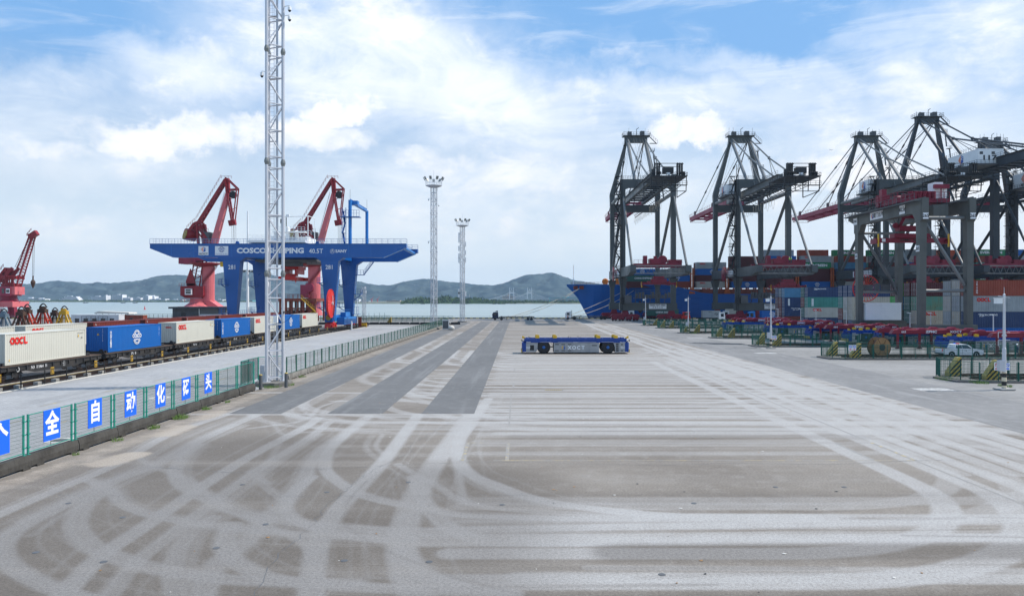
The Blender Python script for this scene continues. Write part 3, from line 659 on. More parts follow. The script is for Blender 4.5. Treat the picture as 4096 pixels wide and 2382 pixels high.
# kerb line and markings of the paved yard
b = MB(); b.box(-42.5, -42.32, 20, 205, -0.02, 0.06); structure(b.build('yard_kerb', 'concrete_pale'))
b = MB()
def ln2(x0, x1, y0, y1, m): b.add([(x0, y0, 0.001), (x1, y0, 0.001), (x1, y1, 0.001), (x0, y1, 0.001)], [(0, 1, 2, 3)], m)
ln2(-42.2, -42.1, 22, 205, 0); ln2(-24.0, -23.8, 20, 60, 0); ln2(-23.6, -23.2, 20, 60, 1)
for k in range(18):
    for x in (-34.4, -31.6, -28.6): ln2(x, x + 0.28, 26 + k * 8.4 + (x % 3), 28.6 + k * 8.4 + (x % 3), 0)
pm = structure(b.build('yard_marking', ['line_yellow', 'line_white']))
def manhole(x, y, r, label):
    t = thing('manhole', label, 'manhole cover', (x, y, 0))
    q = MB(); q.lathe([(r * 1.9, 0.0), (r * 1.85, 0.012), (r, 0.014)], (0, 0, 0), 'z', 24); q.build('surround', 'concrete_pale', t)
    q = MB(); q.lathe([(r, 0.016), (r * 0.96, 0.024), (0.0, 0.024)], (0, 0, 0), 'z', 24); q.build('cover', 'machine_grey', t)
manhole(-24.9, 40.2, 0.42, 'round manhole in a pale concrete collar behind the second blue character sign')
manhole(-27.9, 57.7, 0.45, 'far dark manhole cover in the pale paved yard')
t = thing('drain_grate', 'yellow edged drain grating in the middle of the asphalt yard', 'drain', (3.0, 62.6, 0))
q = MB(); q.box(-0.75, 0.75, -0.25, 0.25, 0.0, 0.008); q.build('frame', 'machine_grey', t)
q = MB(); [q.box(-0.7 + k * 0.16, -0.62 + k * 0.16, -0.22, 0.22, 0.009, 0.018) for k in range(9)]; q.build('bar', 'yellow_dirty', t)

# ------------------------------------------------------------------ sea, far shore, hills, haze
m = bpy.data.materials.new('sea_water'); m.use_nodes = True; t = NT(m.node_tree); bs = t.n['Principled BSDF']
v = t.new('ShaderNodeTexCoord').outputs['Object']
c = t.mix(t.ramp(t.noise(t.mapping(v, scale=(0.25, 1, 1)), 0.004, 4, 0.6), 0.35, 0.65), (0.20, 0.27, 0.26), (0.26, 0.32, 0.31))
t.l.new(c, bs.inputs['Base Color']); bs.inputs['Roughness'].default_value = 0.28; bs.inputs['Specular IOR Level'].default_value = 0.5
bn = t.new('ShaderNodeBump', ins={'Strength': 0.55, 'Distance': 0.4, 'Height': t.noise(t.mapping(v, scale=(0.5, 1.0, 1)), 0.35, 8, 0.65)}); t.l.new(bn.outputs[0], bs.inputs['Normal'])
MATS['sea_water'] = m
b = MB(); b.box(-9500, 9500, 298.9, 7500, -9.0, -5.0); structure(b.build('sea', 'sea_water'))
SIL = [(-2600,1150),(-1800,1128),(-1200,1140),(-700,1122),(-300,1138),(0,1131),(80,1136),(164,1134),(191,1126),(239,1120),(266,1127),(293,1124),(321,1132),(348,1135),(375,1128),(410,1130),(437,1135),(457,1129),(505,1128),(560,1123),
 (590,1113),(622,1104),(671,1099),(720,1098),(755,1103),(837,1103),(865,1095),(908,1083),(945,1080),(975,1080),(1036,1086),(1085,1098),(1133,1111),(1210,1114),(1277,1131),(1338,1149),(1395,1129),(1431,1122),(1477,1136),(1513,1141),(1540,1139),
 (1563,1141),(1605,1128),(1667,1117),(1715,1113),(1753,1120),(1792,1128),(1830,1127),(1878,1135),(1926,1138),(1973,1141),(2016,1132),(2069,1111),(2112,1095),(2145,1098),(2184,1091),(2212,1088),(2255,1106),(2298,1120),(2351,1128),(2430,1139),(2600,1150),(3000,1158),(3600,1140),(4300,1150),(5200,1135),(6800,1150)]
def hills():
    DR, DS = 4700.0, 3500.0; sx = np.array([p[0] for p in SIL], float); sy = np.array([p[1] for p in SIL], float)
    px = np.linspace(-2600, 6800, 900); hy = np.interp(px, sx, sy)
    k = np.exp(-np.linspace(-2, 2, 7) ** 2); k /= k.sum(); hy = np.convolve(np.pad(hy, 3, 'edge'), k, 'valid')
    from mathutils import noise as N
    hy = hy + np.array([N.fractal(Vector((x * 0.05, 0, 3)), 1.0, 2.0, 5) for x in px]) * 2.6
    X = (px - CX) / F * DR; Hh = H + (CY - hy) * DR / F
    ts = np.concatenate([np.linspace(0, 1, 34), [1.12, 1.3, 1.6]]); V = []
    for tt in ts:
        for x, h in zip(X, Hh):
            y = DS + (DR - DS) * tt
            if tt <= 1: base = h * (0.10 * min(1, tt * 6) + 0.90 * (tt ** 1.25))
            else: base = h * (1 - (tt - 1) * 1.6)
            env = math.sin(min(tt, 1) * math.pi) ** 0.8
            n = N.ridged_multi_fractal(Vector((x * 0.0042, y * 0.0030, 1.7)), 0.9, 2.1, 6, 1.0, 2.0) - 1.1
            z = base + n * 52 * env * (0.3 + tt)
            z = min(z, h * (0.90 + 0.09 * tt)) if tt < 1 else z
            V.append((x * (y / DR if tt < 1 else 1.0) * 1.0, y, max(-6.5, z - 6.0 * (1 - min(1, tt * 8)))))
    nx = len(px); Fc = [(j * nx + i, j * nx + i + 1, (j + 1) * nx + i + 1, (j + 1) * nx + i) for j in range(len(ts) - 1) for i in range(nx - 1)]
    m = bpy.data.materials.new('hill_scrub_hazed'); m.use_nodes = True; t = NT(m.node_tree); bs = t.n['Principled BSDF']
    v = t.new('ShaderNodeTexCoord').outputs['Object']
    c = t.mix(t.ramp(t.noise(v, 0.012, 6, 0.65), 0.35, 0.65), (0.030, 0.055, 0.074), (0.070, 0.102, 0.110))  # scrub paled towards blue-grey: part of the distance haze is in the colour
    rk = t.math('MULTIPLY', t.ramp(t.noise(t.mapping(v, scale=(1, 0.5, 1.6)), 0.05, 6, 0.8), 0.60, 0.66), t.ramp(t.noise(v, 0.003, 3, 0.6), 0.40, 0.62))
    c = t.mix(rk, c, (0.36, 0.32, 0.27)); t.l.new(c, bs.inputs['Base Color']); bs.inputs['Roughness'].default_value = 1.0; bs.inputs['Specular IOR Level'].default_value = 0.0
    MATS['hill_scrub_hazed'] = m
    me = bpy.data.meshes.new('hills'); me.from_pydata(V, [], Fc); me.materials.append(m); me.shade_smooth(); structure(link('hills', me))
hills()
def pxX(px, D): return (px - CX) / F * D
def pyZ(py, D): return H + (CY - py) * D / F
# low land along the far shore
mat('shore_land', (0.10, 0.12, 0.08), 0.95, 0.0, 0.6, 0.02, dark=(0.30, 0.27, 0.22))
mat('far_white', (0.72, 0.73, 0.75), 0.8, 0.0, 0.12, 0.01)
mat('far_grey', (0.40, 0.42, 0.44), 0.8, 0.0, 0.2, 0.01)
mat('far_dark', (0.10, 0.12, 0.14), 0.8, 0.0, 0.1, 0.01)
mat('far_teal', (0.08, 0.38, 0.42), 0.8, 0.0, 0.1, 0.01)
mat('far_tan', (0.45, 0.33, 0.24), 0.9, 0.0, 0.4, 0.02)
b = MB(); rs = random.Random(5); n = 160; near, farr = [], []
for i in range(n + 1):
    x = -6200 + 12400 * i / n; y = 3380 + 40 * math.sin(i * 0.35) + rs.uniform(-12, 12)
    if -1000 < x < 2000: y -= 1250 * min(1, (x + 1000) / 500)       # the shore comes closer to the right of the blue crane
    near.append((x, y)); farr.append((x, 3650))
vs = [(x, y, -6) for x, y in near] + [(x, y + 6, -2.2) for x, y in near] + [(x, y, -0.5) for x, y in farr]
b.add(vs, [(i, i + 1, n + 2 + i, n + 1 + i) for i in range(n)] + [(n + 1 + i, n + 2 + i, 2 * n + 3 + i, 2 * n + 2 + i) for i in range(n)])
structure(b.build('far_shore', 'shore_land'))

mh = bpy.data.materials.new('haze_air'); mh.use_nodes = True; th = NT(mh.node_tree); th.n.remove(th.n['Principled BSDF'])
pv = th.new('ShaderNodeVolumePrincipled', ins={'Color': (0.60, 0.80, 1.0, 1), 'Density': 0.000068, 'Anisotropy': 0.0})
th.l.new(pv.outputs[0], th.n['Material Output'].inputs['Volume'])
bb = MB(); bb.box(-10500, 10500, -400, 8200, -10.2, 320); hz = bb.build('haze', [mh]); hz['kind'] = 'stuff'

# ------------------------------------------------------------------ shipping containers
CM = {}
def corr(b, p0, p1, z0, z1, depth, n, out):
    """corrugated sheet from p0 to p1 (x,y), pressed inwards by depth; out is the outward normal"""
    P = []; n4 = n * 4
    for i in range(n):
        for f, dd in ((0.0, 0), (0.26, 0), (0.5, 1), (0.76, 1)):
            t = (i + f) / n; P.append((p0[0] + (p1[0] - p0[0]) * t - out[0] * depth * dd, p0[1] + (p1[1] - p0[1]) * t - out[1] * depth * dd))
    P.append(p1); k = len(P)
    b.add([(x, y, z0) for x, y in P] + [(x, y, z1) for x, y in P], [(i, i + 1, k + i + 1, k + i) for i in range(k - 1)])
def cont_mesh(L, h, door, fine):
    key = (L, h, door, fine)
    if key in CM: return CM[key]
    W = 2.438; b = MB(); n = round(L / (0.278 if fine else 0.42)); ne = 8
    corr(b, (0.12, 0.02), (L - 0.12, 0.02), 0.15, h - 0.08, 0.045, n, (0, -1))
    b.add([(0.1, W - 0.03, 0.15), (L - 0.1, W - 0.03, 0.15), (L - 0.1, W - 0.03, h - 0.08), (0.1, W - 0.03, h - 0.08)], [(0, 1, 2, 3)])
    corr(b, (L - 0.03, 0.12), (L - 0.03, W - 0.12), 0.15, h - 0.08, 0.045, ne, (1, 0))
    if not door: corr(b, (0.03, 0.12), (0.03, W - 0.12), 0.15, h - 0.08, 0.045, ne, (-1, 0))
    P = []; m = round(L / 0.8)                         # roof with shallow cross pressings
    for i in range(m):
        for f, dd in ((0, 0), (0.4, 0), (0.5, 1), (0.9, 1)): P.append((0.1 + (L - 0.2) * (i + f) / m, h - 0.03 - 0.018 * dd))
    P.append((L - 0.1, h - 0.03)); k = len(P)
    b.add([(x, 0.05, z) for x, z in P] + [(x, W - 0.05, z) for x, z in P], [(i, i + 1, k + i + 1, k + i) for i in range(k - 1)])
    for x in (0.0, L - 0.13):
        for y in (0.0, W - 0.13): b.box(x, x + 0.13, y, y + 0.13, 0.118, h - 0.118)
        for y in (-0.004, W - 0.158):
            b.box(x - 0.004 if x == 0 else x - 0.03, x + 0.16 if x == 0 else L + 0.004, y, y + 0.162, 0, 0.118); b.box(x - 0.004 if x == 0 else x - 0.03, x + 0.16 if x == 0 else L + 0.004, y, y + 0.162, h - 0.118, h)
        b.box(x + 0.01, x + 0.12, 0.17, W - 0.17, 0.02, 0.15); b.box(x + 0.01, x + 0.12, 0.17, W - 0.17, h - 0.11, h - 0.015)
    for y in (0.002, W - 0.092):
        b.box(0.17, L - 0.17, y, y + 0.09, 0.0, 0.155); b.box(0.17, L - 0.17, y, y + 0.07, h - 0.085, h - 0.01)
    me = b.mesh('container_body', ['steel_cream']); CM[key] = me; return me
def door_mesh(h, side):
    key = ('door', h, side)
    if key in CM: return CM[key]
    b = MB(); y0, y1 = (0.135, 1.21) if side == 0 else (1.228, 2.303)
    b.box(0.03, 0.075, y0, y1, 0.15, h - 0.11)
    for k in range(4): b.box(0.022, 0.03, y0 + 0.06, y1 - 0.06, 0.3 + k * (h - 0.6) / 4 + 0.06, 0.3 + (k + 1) * (h - 0.6) / 4 - 0.06)
    for y in (y0 + 0.25, y1 - 0.22):
        b.tube((-0.015, y, 0.1), (-0.015, y, h - 0.1), 0.028, 5, 1); 
        for z in (0.35, h * 0.5, h - 0.4): b.box(-0.035, 0.022, y - 0.06, y + 0.06, z, z + 0.07, 1)
        b.box(-0.05, -0.02, y, y + 0.36, h * 0.42, h * 0.42 + 0.05, 1)
    me = b.mesh('container_door', ['steel_cream', 'galvanised']); CM[key] = me; return me
def container(x, y, z, rotz, L, h, paint, label, group, door=False, fine=False, logo=None, lx=None):
    t = thing('shipping_container', label, 'container', (x, y, z), rotz, group)
    o = link('body', cont_mesh(L, h, door, fine), t); o.material_slots[0].link = 'OBJECT'; o.material_slots[0].material = M('steel_' + paint)
    if door:
        for s in (0, 1):
            d = link('door', door_mesh(h, s), t); d.material_slots[0].link = 'OBJECT'; d.material_slots[0].material = M('steel_' + paint)
    y0 = -0.012
    if logo == 'oocl': oocl(t, (lx or 2.4, y0, h * 0.76), 0.62 if L > 8 else 0.5)
    elif logo == 'globe': globe_logo(t, (lx or L * 0.53, y0, h * 0.5), 0.82)
    elif logo == 'evergreen': lettering('EVERGREEN', 1.35, (L * 0.5, y0, h * 0.5), t, 'white_paint', 0.05, width=1.25)
    elif logo == 'china': lettering('CHINA SHIPPING', 0.95, (L * 0.56, y0, h * 0.5), t, 'white_paint', 0.03, width=1.0)
    elif logo == 'triton': lettering('TRITON', 0.42, (1.35, y0, h * 0.52), t, 'white_paint', 0.02, vertical=True)
    elif logo == 'cronos': 
        lettering('CRONOS', 0.42, (3.6, y0, h * 0.80), t, 'white_paint', 0.02, width=1.5)
        strokes([arc(0.2, 0, 0.35, 0.2, 0, 300), [(-0.25, -0.2), (0.1, 0.1), (0.5, -0.15)], [(-0.4, 0.15), (0.0, 0.25)]], 0.09, 'emblem', t, (2.0, y0, h * 0.78), 'white_paint')
    elif logo == 'dongfang': 
        b = MB(); b.box(1.0, 1.5, -0.016, -0.008, h * 0.12, h * 0.86); b.build('label_panel', 'sign_white', t); lettering('DONGFANG', 0.3, (1.25, -0.02, h * 0.5), t, 'steel_teal', 0.02, vertical=True)
    elif logo == 'steelworks': lettering('advanced cargo\nlight steel', 0.42, (3.2, y0, h * 0.78), t, 'white_paint', 0.01)
    return t
OO = {}
def oocl(t, pos, s, face='-y'):
    """red block letters with a blossom in the second O"""
    w = s * 0.30
    ln = [arc(-1.5 * s, 0, 0.42 * s, 0.42 * s, 0, 360, 6), arc(-0.5 * s, 0, 0.42 * s, 0.42 * s, 0, 360, 6), arc(0.5 * s, 0, 0.42 * s, 0.42 * s, 60, 300, 5), [(1.15 * s, 0.5 * s), (1.15 * s, -0.38 * s), (1.7 * s, -0.38 * s)]]
    k = round(s, 2)
    if k not in OO: o = strokes(ln, w, 'emblem', t, pos, 'logo_red', face); OO[k] = o.data
    else: o = link('emblem', OO[k], t, loc=pos); o.rotation_euler = (0, 0, {'-y': 0, '+x': R(90), '-x': R(-90)}[face])
    return o

# ------------------------------------------------------------------ freight trains on the left
def make_wagon(L):
    t = thing('flat_wagon', 'wagon', 'railway wagon', (0, 0, 0), R(90), 'flat wagons of the container train')
    W = 2.9; y0 = -0.25                               # local x along the track, local -y faces the yard
    b = MB()
    for y in (y0, y0 + W - 0.14):
        b.prism([(0, 1.42), (L, 1.42), (L, 1.02), (L - 3.0, 1.0), (L - 4.6, 0.68), (4.6, 0.68), (3.0, 1.0), (0, 1.02)], 'y', y, y + 0.14)
    b.box(0, 0.25, y0 + 0.15, y0 + W - 0.15, 0.95, 1.42); b.box(L - 0.25, L, y0 + 0.15, y0 + W - 0.15, 0.95, 1.42); b.box(1, L - 1, y0 + W / 2 - 0.3, y0 + W / 2 + 0.3, 0.75, 1.3)
    for k in range(12): 
        x = 0.8 + k * (L - 1.6) / 11; b.prism([(x - 0.07, 1.40), (x + 0.07, 1.40), (x + 0.05, 1.0), (x - 0.05, 1.0)], 'y', y0 - 0.10, y0 - 0.002)
    b.box(0.0, L, y0 - 0.07, y0 - 0.002, 1.36, 1.44)
    b.build('frame', 'wagon_black', t)
    b = MB(); [b.box(0.02 + i * L / 14, (i + 1) * L / 14 - 0.01, y0, y0 + W, 1.445, 1.50) for i in range(14)]; b.build('deck', 'wagon_deck', t)
    b = MB(); b.box(0.7, L * 0.9, y0 + 0.35, y0 + 0.55, 1.5, 1.78); b.box(0.7, L * 0.9, y0 + W - 0.55, y0 + W - 0.35, 1.5, 1.78); b.build('container_seat', 'wagon_black', t)
    b = MB(); b.box(0.12, 0.2, y0 + 0.3, y0 + W - 0.3, 1.5, 1.75); b.tube((0.05, y0 + 0.2, 1.1), (0.05, y0 + 0.2, 1.9), 0.03, 4); b.lathe([(0.25, 0), (0.25, 0.04)], (-0.04, y0 + 0.5, 1.75), 'x', 12); b.build('brake_wheel', 'wagon_black', t)
    for bx in (2.1, L - 2.1):
        b = MB(); b.prism([(bx - 1.3, 0.65), (bx + 1.3, 0.65), (bx + 0.9, 0.95), (bx - 0.9, 0.95)], 'y', y0 + 0.3, y0 + 0.45); b.box(bx - 0.35, bx + 0.35, y0 + 0.2, y0 + 0.3, 0.4, 0.9); b.prism([(bx - 1.3, 0.65), (bx + 1.3, 0.65), (bx + 0.9, 0.95), (bx - 0.9, 0.95)], 'y', y0 + W - 0.45, y0 + W - 0.3)
        b.box(bx - 0.3, bx + 0.3, y0 + 0.3, y0 + W - 0.3, 0.66, 0.94); bo = b.build('bogie', 'wagon_black', t)
        for wx in (bx - 0.9, bx + 0.9):
            w = MB(); 
            for yy in (y0 + 0.62, y0 + W - 0.75): w.lathe([(0.42, 0), (0.42, 0.13), (0.2, 0.13)], (wx, yy, 0.58), 'y', 16)
            w.tube((wx, y0 + 0.7, 0.58), (wx, y0 + W - 0.7, 0.58), 0.08, 6); w.build('wheelset', 'rail_steel', bo)
    b = MB(); b.box(-0.55, 0, y0 + W / 2 - 0.15, y0 + W / 2 + 0.15, 0.85, 1.15); b.build('coupler', 'rail_steel', t)
    return t
TRAIN_X = -45.5
wag = make_wagon(15.6); wag.name = 'flat_wagon'
nums = ['NX70 5464991', 'NX70 5282455', 'NX70 5459730', 'NX70 5283162', 'NX70 5461208', 'NX70 5280944', 'NX70 5460315']
d0s = [65.6, 82.1, 98.5, 113.4, 127.6, 141.9, 155.8]; kinds = ['cream', 'blue', 'cream', 'blue', 'cream', 'blue', 'cream']
where = ['at the left edge of the photograph, white lettering 5464991', 'under the first blue container, numbered 5282455', 'under the second cream container of the front train', 'under the second blue container',
         'partly behind the tall lattice mast', 'under the third blue container of the front train', 'at the far end of the front train by the blue crane']
clab = ['cream corrugated container with red logo at the left edge, nearest of the front train', 'nearest blue container with white globe logo, on the front train', 'cream container with red logo between the two nearest blue containers',
        'second blue container with white globe logo from the near end of the train', 'cream container half hidden behind the tall lattice mast', 'third blue globe container, just past the tall lattice mast', 'last cream container of the front train, crossed by the crane shadow']
for i, d in enumerate(d0s):
    w = wag if i == 0 else copy_tree(wag, (0, 0, 0))
    w.location = (TRAIN_X, d - 0.9, 0.22); w['label'] = 'black flat wagon ' + where[i]
    lettering(nums[i], 0.42, (5.2, -0.27, 1.12), w, 'white_paint', 0.0, width=0.9)
    strokes([arc(2.2, 1.1, 0.2, 0.2, 0, 360, 10), [(2.2, 0.9), (2.2, 1.2)]], 0.05, 'emblem', w, (0, -0.27, 0), 'white_paint')
    lettering('70 t\n61.2\n15.4', 0.2, (9.0, -0.27, 1.12), w, 'white_paint', 0.0)
    k = kinds[i]
    t = container(TRAIN_X, d, 1.78, R(90), 12.19, 2.80, k, clab[i], 'containers on the front train', fine=True, logo='oocl' if k == 'cream' else 'globe', lx=1.9 if k == 'cream' else 6.2)
    if k == 'blue':
        lettering('中远海运集团', 0.36, (0.55, -0.012, 1.4), t, 'white_paint', 0.01, vertical=True)
        lettering('CSNU 8025568', 0.14, (0.012, 0.62, 1.9), t, 'white_paint', 0.0, face='-x', vertical=True); lettering('CSNU 802', 0.16, (11.6, -0.012, 1.9), t, 'white_paint', 0.0, vertical=True)
        b = MB(); b.add([(-0.012, 1.25, 1.9), (-0.012, 0.98, 1.9), (-0.012, 1.115, 2.15)], [(0, 1, 2)]); b.build('warning_sticker', 'yellow', t)
    else:
        lettering('OOCU 7466471', 0.16, (11.3, -0.012, 2.4), t, 'machine_black', 0.0); lettering('40', 0.3, (11.5, -0.012, 1.9), t, 'machine_black', 0.0)
        if i > 0: oocl(t, (0.012, 1.0, 2.15), 0.22, '-x')
        b = MB(); b.box(0.5, 0.62, -0.014, -0.006, 0.35, 0.47); b.build('sticker', 'yellow', t); b = MB(); b.box(10.9, 11.0, -0.014, -0.006, 2.0, 2.25); b.build('sticker', 'yellow', t)
# second train
X2 = -57.0
second = [(71.6, 'cream'), (85.6, 'cream'), (99.3, 'brown'), (113.1, 'brown'), (127.0, 'brown'), (140.8, 'brown'), (154.6, 'brown'), (168.4, 'brown')]
l2 = ['cream container of the rear train behind the first cream one, at the left edge', 'cream container of the rear train, its top showing behind the nearest blue container', 'red-brown container top behind the nearest blue container', 'red-brown container top above the gap after the nearest blue container',
      'red-brown container top behind the second cream container', 'red-brown container top behind the second blue container', 'red-brown container top left of the tall lattice mast', 'farthest red-brown container, behind the tall lattice mast']
for i, (d, k) in enumerate(second):
    w = copy_tree(wag, (X2, d - 0.7, 0.22)); w['label'] = 'black flat wagon of the rear train carrying the ' + l2[i].split(',')[0].replace(' of the rear train', ''); w['group'] = 'flat wagons of the rear train'
    w['label'] = ' '.join(w['label'].split()[:16])
    t = container(X2, d, 1.78, R(90), 12.19, 2.80, k, l2[i], 'containers on the rear train', logo='oocl' if k == 'cream' else None)
    if k == 'brown': lettering('L', 0.4, (0.6, -0.012, 2.5), t, 'white_paint', 0.02)

# rails, sleepers, concrete strip, guard fence
def track(name, xs, y0, y1, sleeper_xs, z=0.0, label=''):
    t = thing(name, label, 'railway track', (0, 0, 0))
    for x in xs:
        b = MB(); b.box(x - 0.07, x + 0.07, y0, y1, z + 0.02, z + 0.05); b.box(x - 0.018, x + 0.018, y0, y1, z + 0.05, z + 0.16); b.box(x - 0.036, x + 0.036, y0, y1, z + 0.16, z + 0.205); b.build('rail', 'rail_steel', t)
    b = MB(); b.box(sleeper_xs[0], sleeper_xs[1], -0.12, 0.12, z - 0.01, z + 0.018); me = b.mesh('sleeper', ['machine_grey'])
    n = int((y1 - y0) / 0.9)
    for i in range(min(n, 120)): link('sleeper', me, t, loc=(0, y0 + 0.45 + i * 0.9, 0))
    return t
track('train_track', (-46.0, -47.45), 50, 200, (-48.0, -45.5), 0.05, 'two rusty rails under the front container train')
track('train_track', (-57.5, -58.95), 50, 200, (-59.4, -57.1), 0.05, 'two rusty rails under the rear container train')
b = MB(); b.box(-45.15, -44.45, 50, 176, -0.02, 0.22); cs = structure(b.build('trench_cover', 'concrete_pale'))
b = MB(); b.box(-44.47, -44.36, 50, 176, 0.225, 0.26); b.build('edge_line', 'yellow_dirty', cs)
b = MB(); [b.box(-45.1, -44.5, 50 + i * 1.5, 51.4 + i * 1.5, 0.224, 0.235) for i in range(84)]; q = b.build('cover_slab', 'concrete_pale', cs); q['kind'] = 'stuff'
b = MB(); b.box(-44.3, -42.55, 50, 205, -0.01, 0.012); structure(b.build('crane_rail_bed', 'machine_grey'))
t = thing('crane_rail', 'rusty crane rail on pale blocks between the black fence and the train', 'rail')
b = MB(); b.box(-43.55, -43.40, 50, 215, 0.10, 0.16); b.box(-43.52, -43.43, 50, 215, 0.16, 0.32); b.box(-43.60, -43.34, 50, 215, 0.06, 0.10); b.build('rail', 'rail_steel', t)
b = MB(); b.box(-43.28, -42.85, -0.28, 0.28, 0.012, 0.30); me = b.mesh('rail_block', ['concrete_pale'])
for i in range(50): link('rail_block', me, t, loc=(0, 51 + i * 2.55, 0))
b = MB(); b.box(-43.9, -43.1, -0.14, 0.14, 0.012, 0.06); me = b.mesh('rail_pad', ['rust'])
for i in range(110): link('rail_pad', me, t, loc=(0, 51.4 + i * 0.85, 0))

fen = thing('picket_fence', 'low black picket fence with yellow number plates beside the trains', 'fence')
FX = -42.62
pk = MB(); [pk.box(-0.011, 0.011, 0.11 + i * 0.152 - 0.011, 0.11 + i * 0.152 + 0.011, 0.1, 1.24) for i in range(20)]; pk.tube((0, 0, 1.24), (0, 3.2, 1.24), 0.024, 4); pk.tube((0, 0, 0.14), (0, 3.2, 0.14), 0.02, 4); pk.tube((0, 0, 1.1), (0, 3.2, 1.1), 0.016, 4)
pkm = pk.mesh('fence_panel', ['black_paint']); po = MB(); po.box(-0.035, 0.035, -0.035, 0.035, 0.0, 1.33); pom = po.mesh('post', ['black_paint'])
pl = MB(); pl.box(0.0, 0.03, -0.24, 0.24, 0, 0.62); plm = pl.mesh('number_plate', ['black_paint', 'yellow']); 
fr = MB()
for a in ((-0.24, 0.24, 0.58, 0.62), (-0.24, 0.24, 0.0, 0.03), (-0.24, -0.215, 0.03, 0.58), (0.215, 0.24, 0.03, 0.58)): fr.box(0.031, 0.036, *a)
frm = fr.mesh('plate_border', ['yellow'])
for i in range(46):
    y = 50.6 + i * 3.2
    link('fence_panel', pkm, fen, loc=(FX, y, 0)); link('post', pom, fen, loc=(FX, y, 0))
for i, num in enumerate(range(36, 0, -2)):
    y = 67.7 - 2 * 7.0 + i * 6.95
    p = link('number_plate', plm, fen, loc=(FX + 0.03, y, 0.86)); link('plate_border', frm, p)
    o = lettering(str(num), 0.36, (0.045, 0, 0.22), p, 'yellow', 0.02, '+x', 0.85); lettering('RMG', 0.13, (0.045, 0, 0.50), p, 'yellow', 0.02, '+x')

# ------------------------------------------------------------------ concrete kerb blocks and green mesh fence with the blue character boards
KX = -22.15
bl = MB()
bl.prism([(-0.38, 0.10), (0.0 + 0.06, 0.10), (0.06, 0.34), (-0.02, 0.60), (-0.36, 0.60), (-0.40, 0.34)], 'y', 0.0, 3.53)   # polygon in (x,z)
bl.box(-0.36, 0.10, 0.25, 0.75, 0.0, 0.099); bl.box(-0.36, 0.10, 2.8, 3.3, 0.0, 0.099)
blm = bl.mesh('barrier_block', ['barrier']); blf = bl.mesh('barrier_block', ['barrier_far'])
kb = thing('concrete_barrier', 'dark stained concrete barrier blocks under the fence with blue character boards', 'barrier')
for i in range(14):
    o = link('barrier_block', blm, kb, loc=(KX + 0.02 * ((i * 7) % 3 - 1), 12.3 + i * 3.57, 0)); o.rotation_euler = (0, 0, R(((i * 5) % 7 - 3) * 0.12))
gf = thing('mesh_fence', 'green wire mesh fence carrying blue boards with white characters', 'fence')
def panel_mesh(w, h, wire, fr='fence_green', wr='fence_wire', post=False, gap=0.075, hg=0.16):
    b = MB(); r = 0.024
    b.tube((0, 0.06, 0.03), (0, w - 0.06, 0.03), r, 5, 0); b.tube((0, 0.06, h), (0, w - 0.06, h), r, 5, 0); b.tube((0, 0.06, 0.03), (0, 0.06, h), r, 5, 0); b.tube((0, w - 0.06, 0.03), (0, w - 0.06, h), r, 5, 0)
    m = b.mesh('panel_frame', [fr]); b = MB(); k = int((w - 0.12) / gap)
    for i in range(1, k): y = 0.06 + (w - 0.12) * i / k; b.tube((0, y, 0.03), (0, y, h), wire, 3, 0, cap=False)
    k = int(h / hg)
    for i in range(1, k): z = 0.03 + (h - 0.03) * i / k; b.tube((0, 0.06, z), (0, w - 0.06, z), wire, 3, 0, cap=False)
    b.tube((0, w / 2, 0.03), (0, w / 2, h), wire * 2.4, 4, 0)
    return m, b.mesh('wire_mesh', [wr])
pf, pw = panel_mesh(3.45, 1.72, 0.0062, wr='mesh_wire')
pb = MB(); pb.tube((0, 0, 0), (0, 0, 1.83), 0.045, 8); pb.box(-0.09, 0.09, -0.09, 0.09, 0, 0.015); 
for z in (0.3, 0.9, 1.5): pb.box(-0.05, 0.05, -0.05, 0.12, z, z + 0.05)
pbm = pb.mesh('post', ['fence_green'])
FZ = 0.60; FXX = KX - 0.18; chars = {1: '是', 2: '个', 3: '全', 4: '自', 5: '动', 6: '化', 7: '码', 8: '头'}
y0 = 33.56 - 3.57 * 5 + 0.05
bd = MB(); bd.box(0, 0.02, -0.63, 0.63, 0, 1.46); bdm = bd.mesh('character_board', ['sign_blue'])
edges = [13.0, 16.6, 20.1, 23.6, 27.1, 30.2 - 0.1, 33.65, 37.25, 40.85, 44.4, 47.95, 51.5, 55.05, 58.8, 62.35]
for i in range(len(edges) - 1):
    y = edges[i]; w = edges[i + 1] - y - 0.30
    o = link('fence_panel', pf, gf, loc=(FXX, y + 0.05, FZ + 0.07)); o.scale = (1, w / 3.45, 1)
    o2 = link('wire_mesh', pw, o)
    for yy in ((y - 0.29, y + 0.0) if i else (y,)): link('post', pbm, gf, loc=(FXX, yy + 0.04, FZ))
    k = i - 3
    if k in chars:
        bo = link('character_board', bdm, gf, loc=(FXX + 0.045, y + w / 2 + 0.05, FZ + 0.36)); lettering(chars[k], 1.18, (0.028, 0, 0.72), bo, 'white_paint', 0.035, '+x', 0.86)
link('post', pbm, gf, loc=(FXX, 62.4, FZ))
# the jog: fence turns back behind the mast
jg = thing('fence_return', 'short green mesh fence return beside the foot of the tall mast', 'fence')
for i, (x0, y0_, x1, y1_) in enumerate([(FXX, 62.5, -23.6, 63.0), (-23.6, 63.0, -23.75, 65.2), (-23.75, 65.2, -23.75, 67.5), (-23.75, 67.6, -22.0, 69.6)]):
    L = math.hypot(x1 - x0, y1_ - y0_); o = link('fence_panel', pf, jg, loc=(x0, y0_, 0.45)); o.scale = (1, L / 3.45, 1.12); o.rotation_euler = (0, 0, math.atan2(-(x1 - x0), y1_ - y0_)); link('wire_mesh', pw, o)
    p = link('post', pbm, jg, loc=(x0, y0_, 0.3)); p.scale = (1, 1, 1.15)
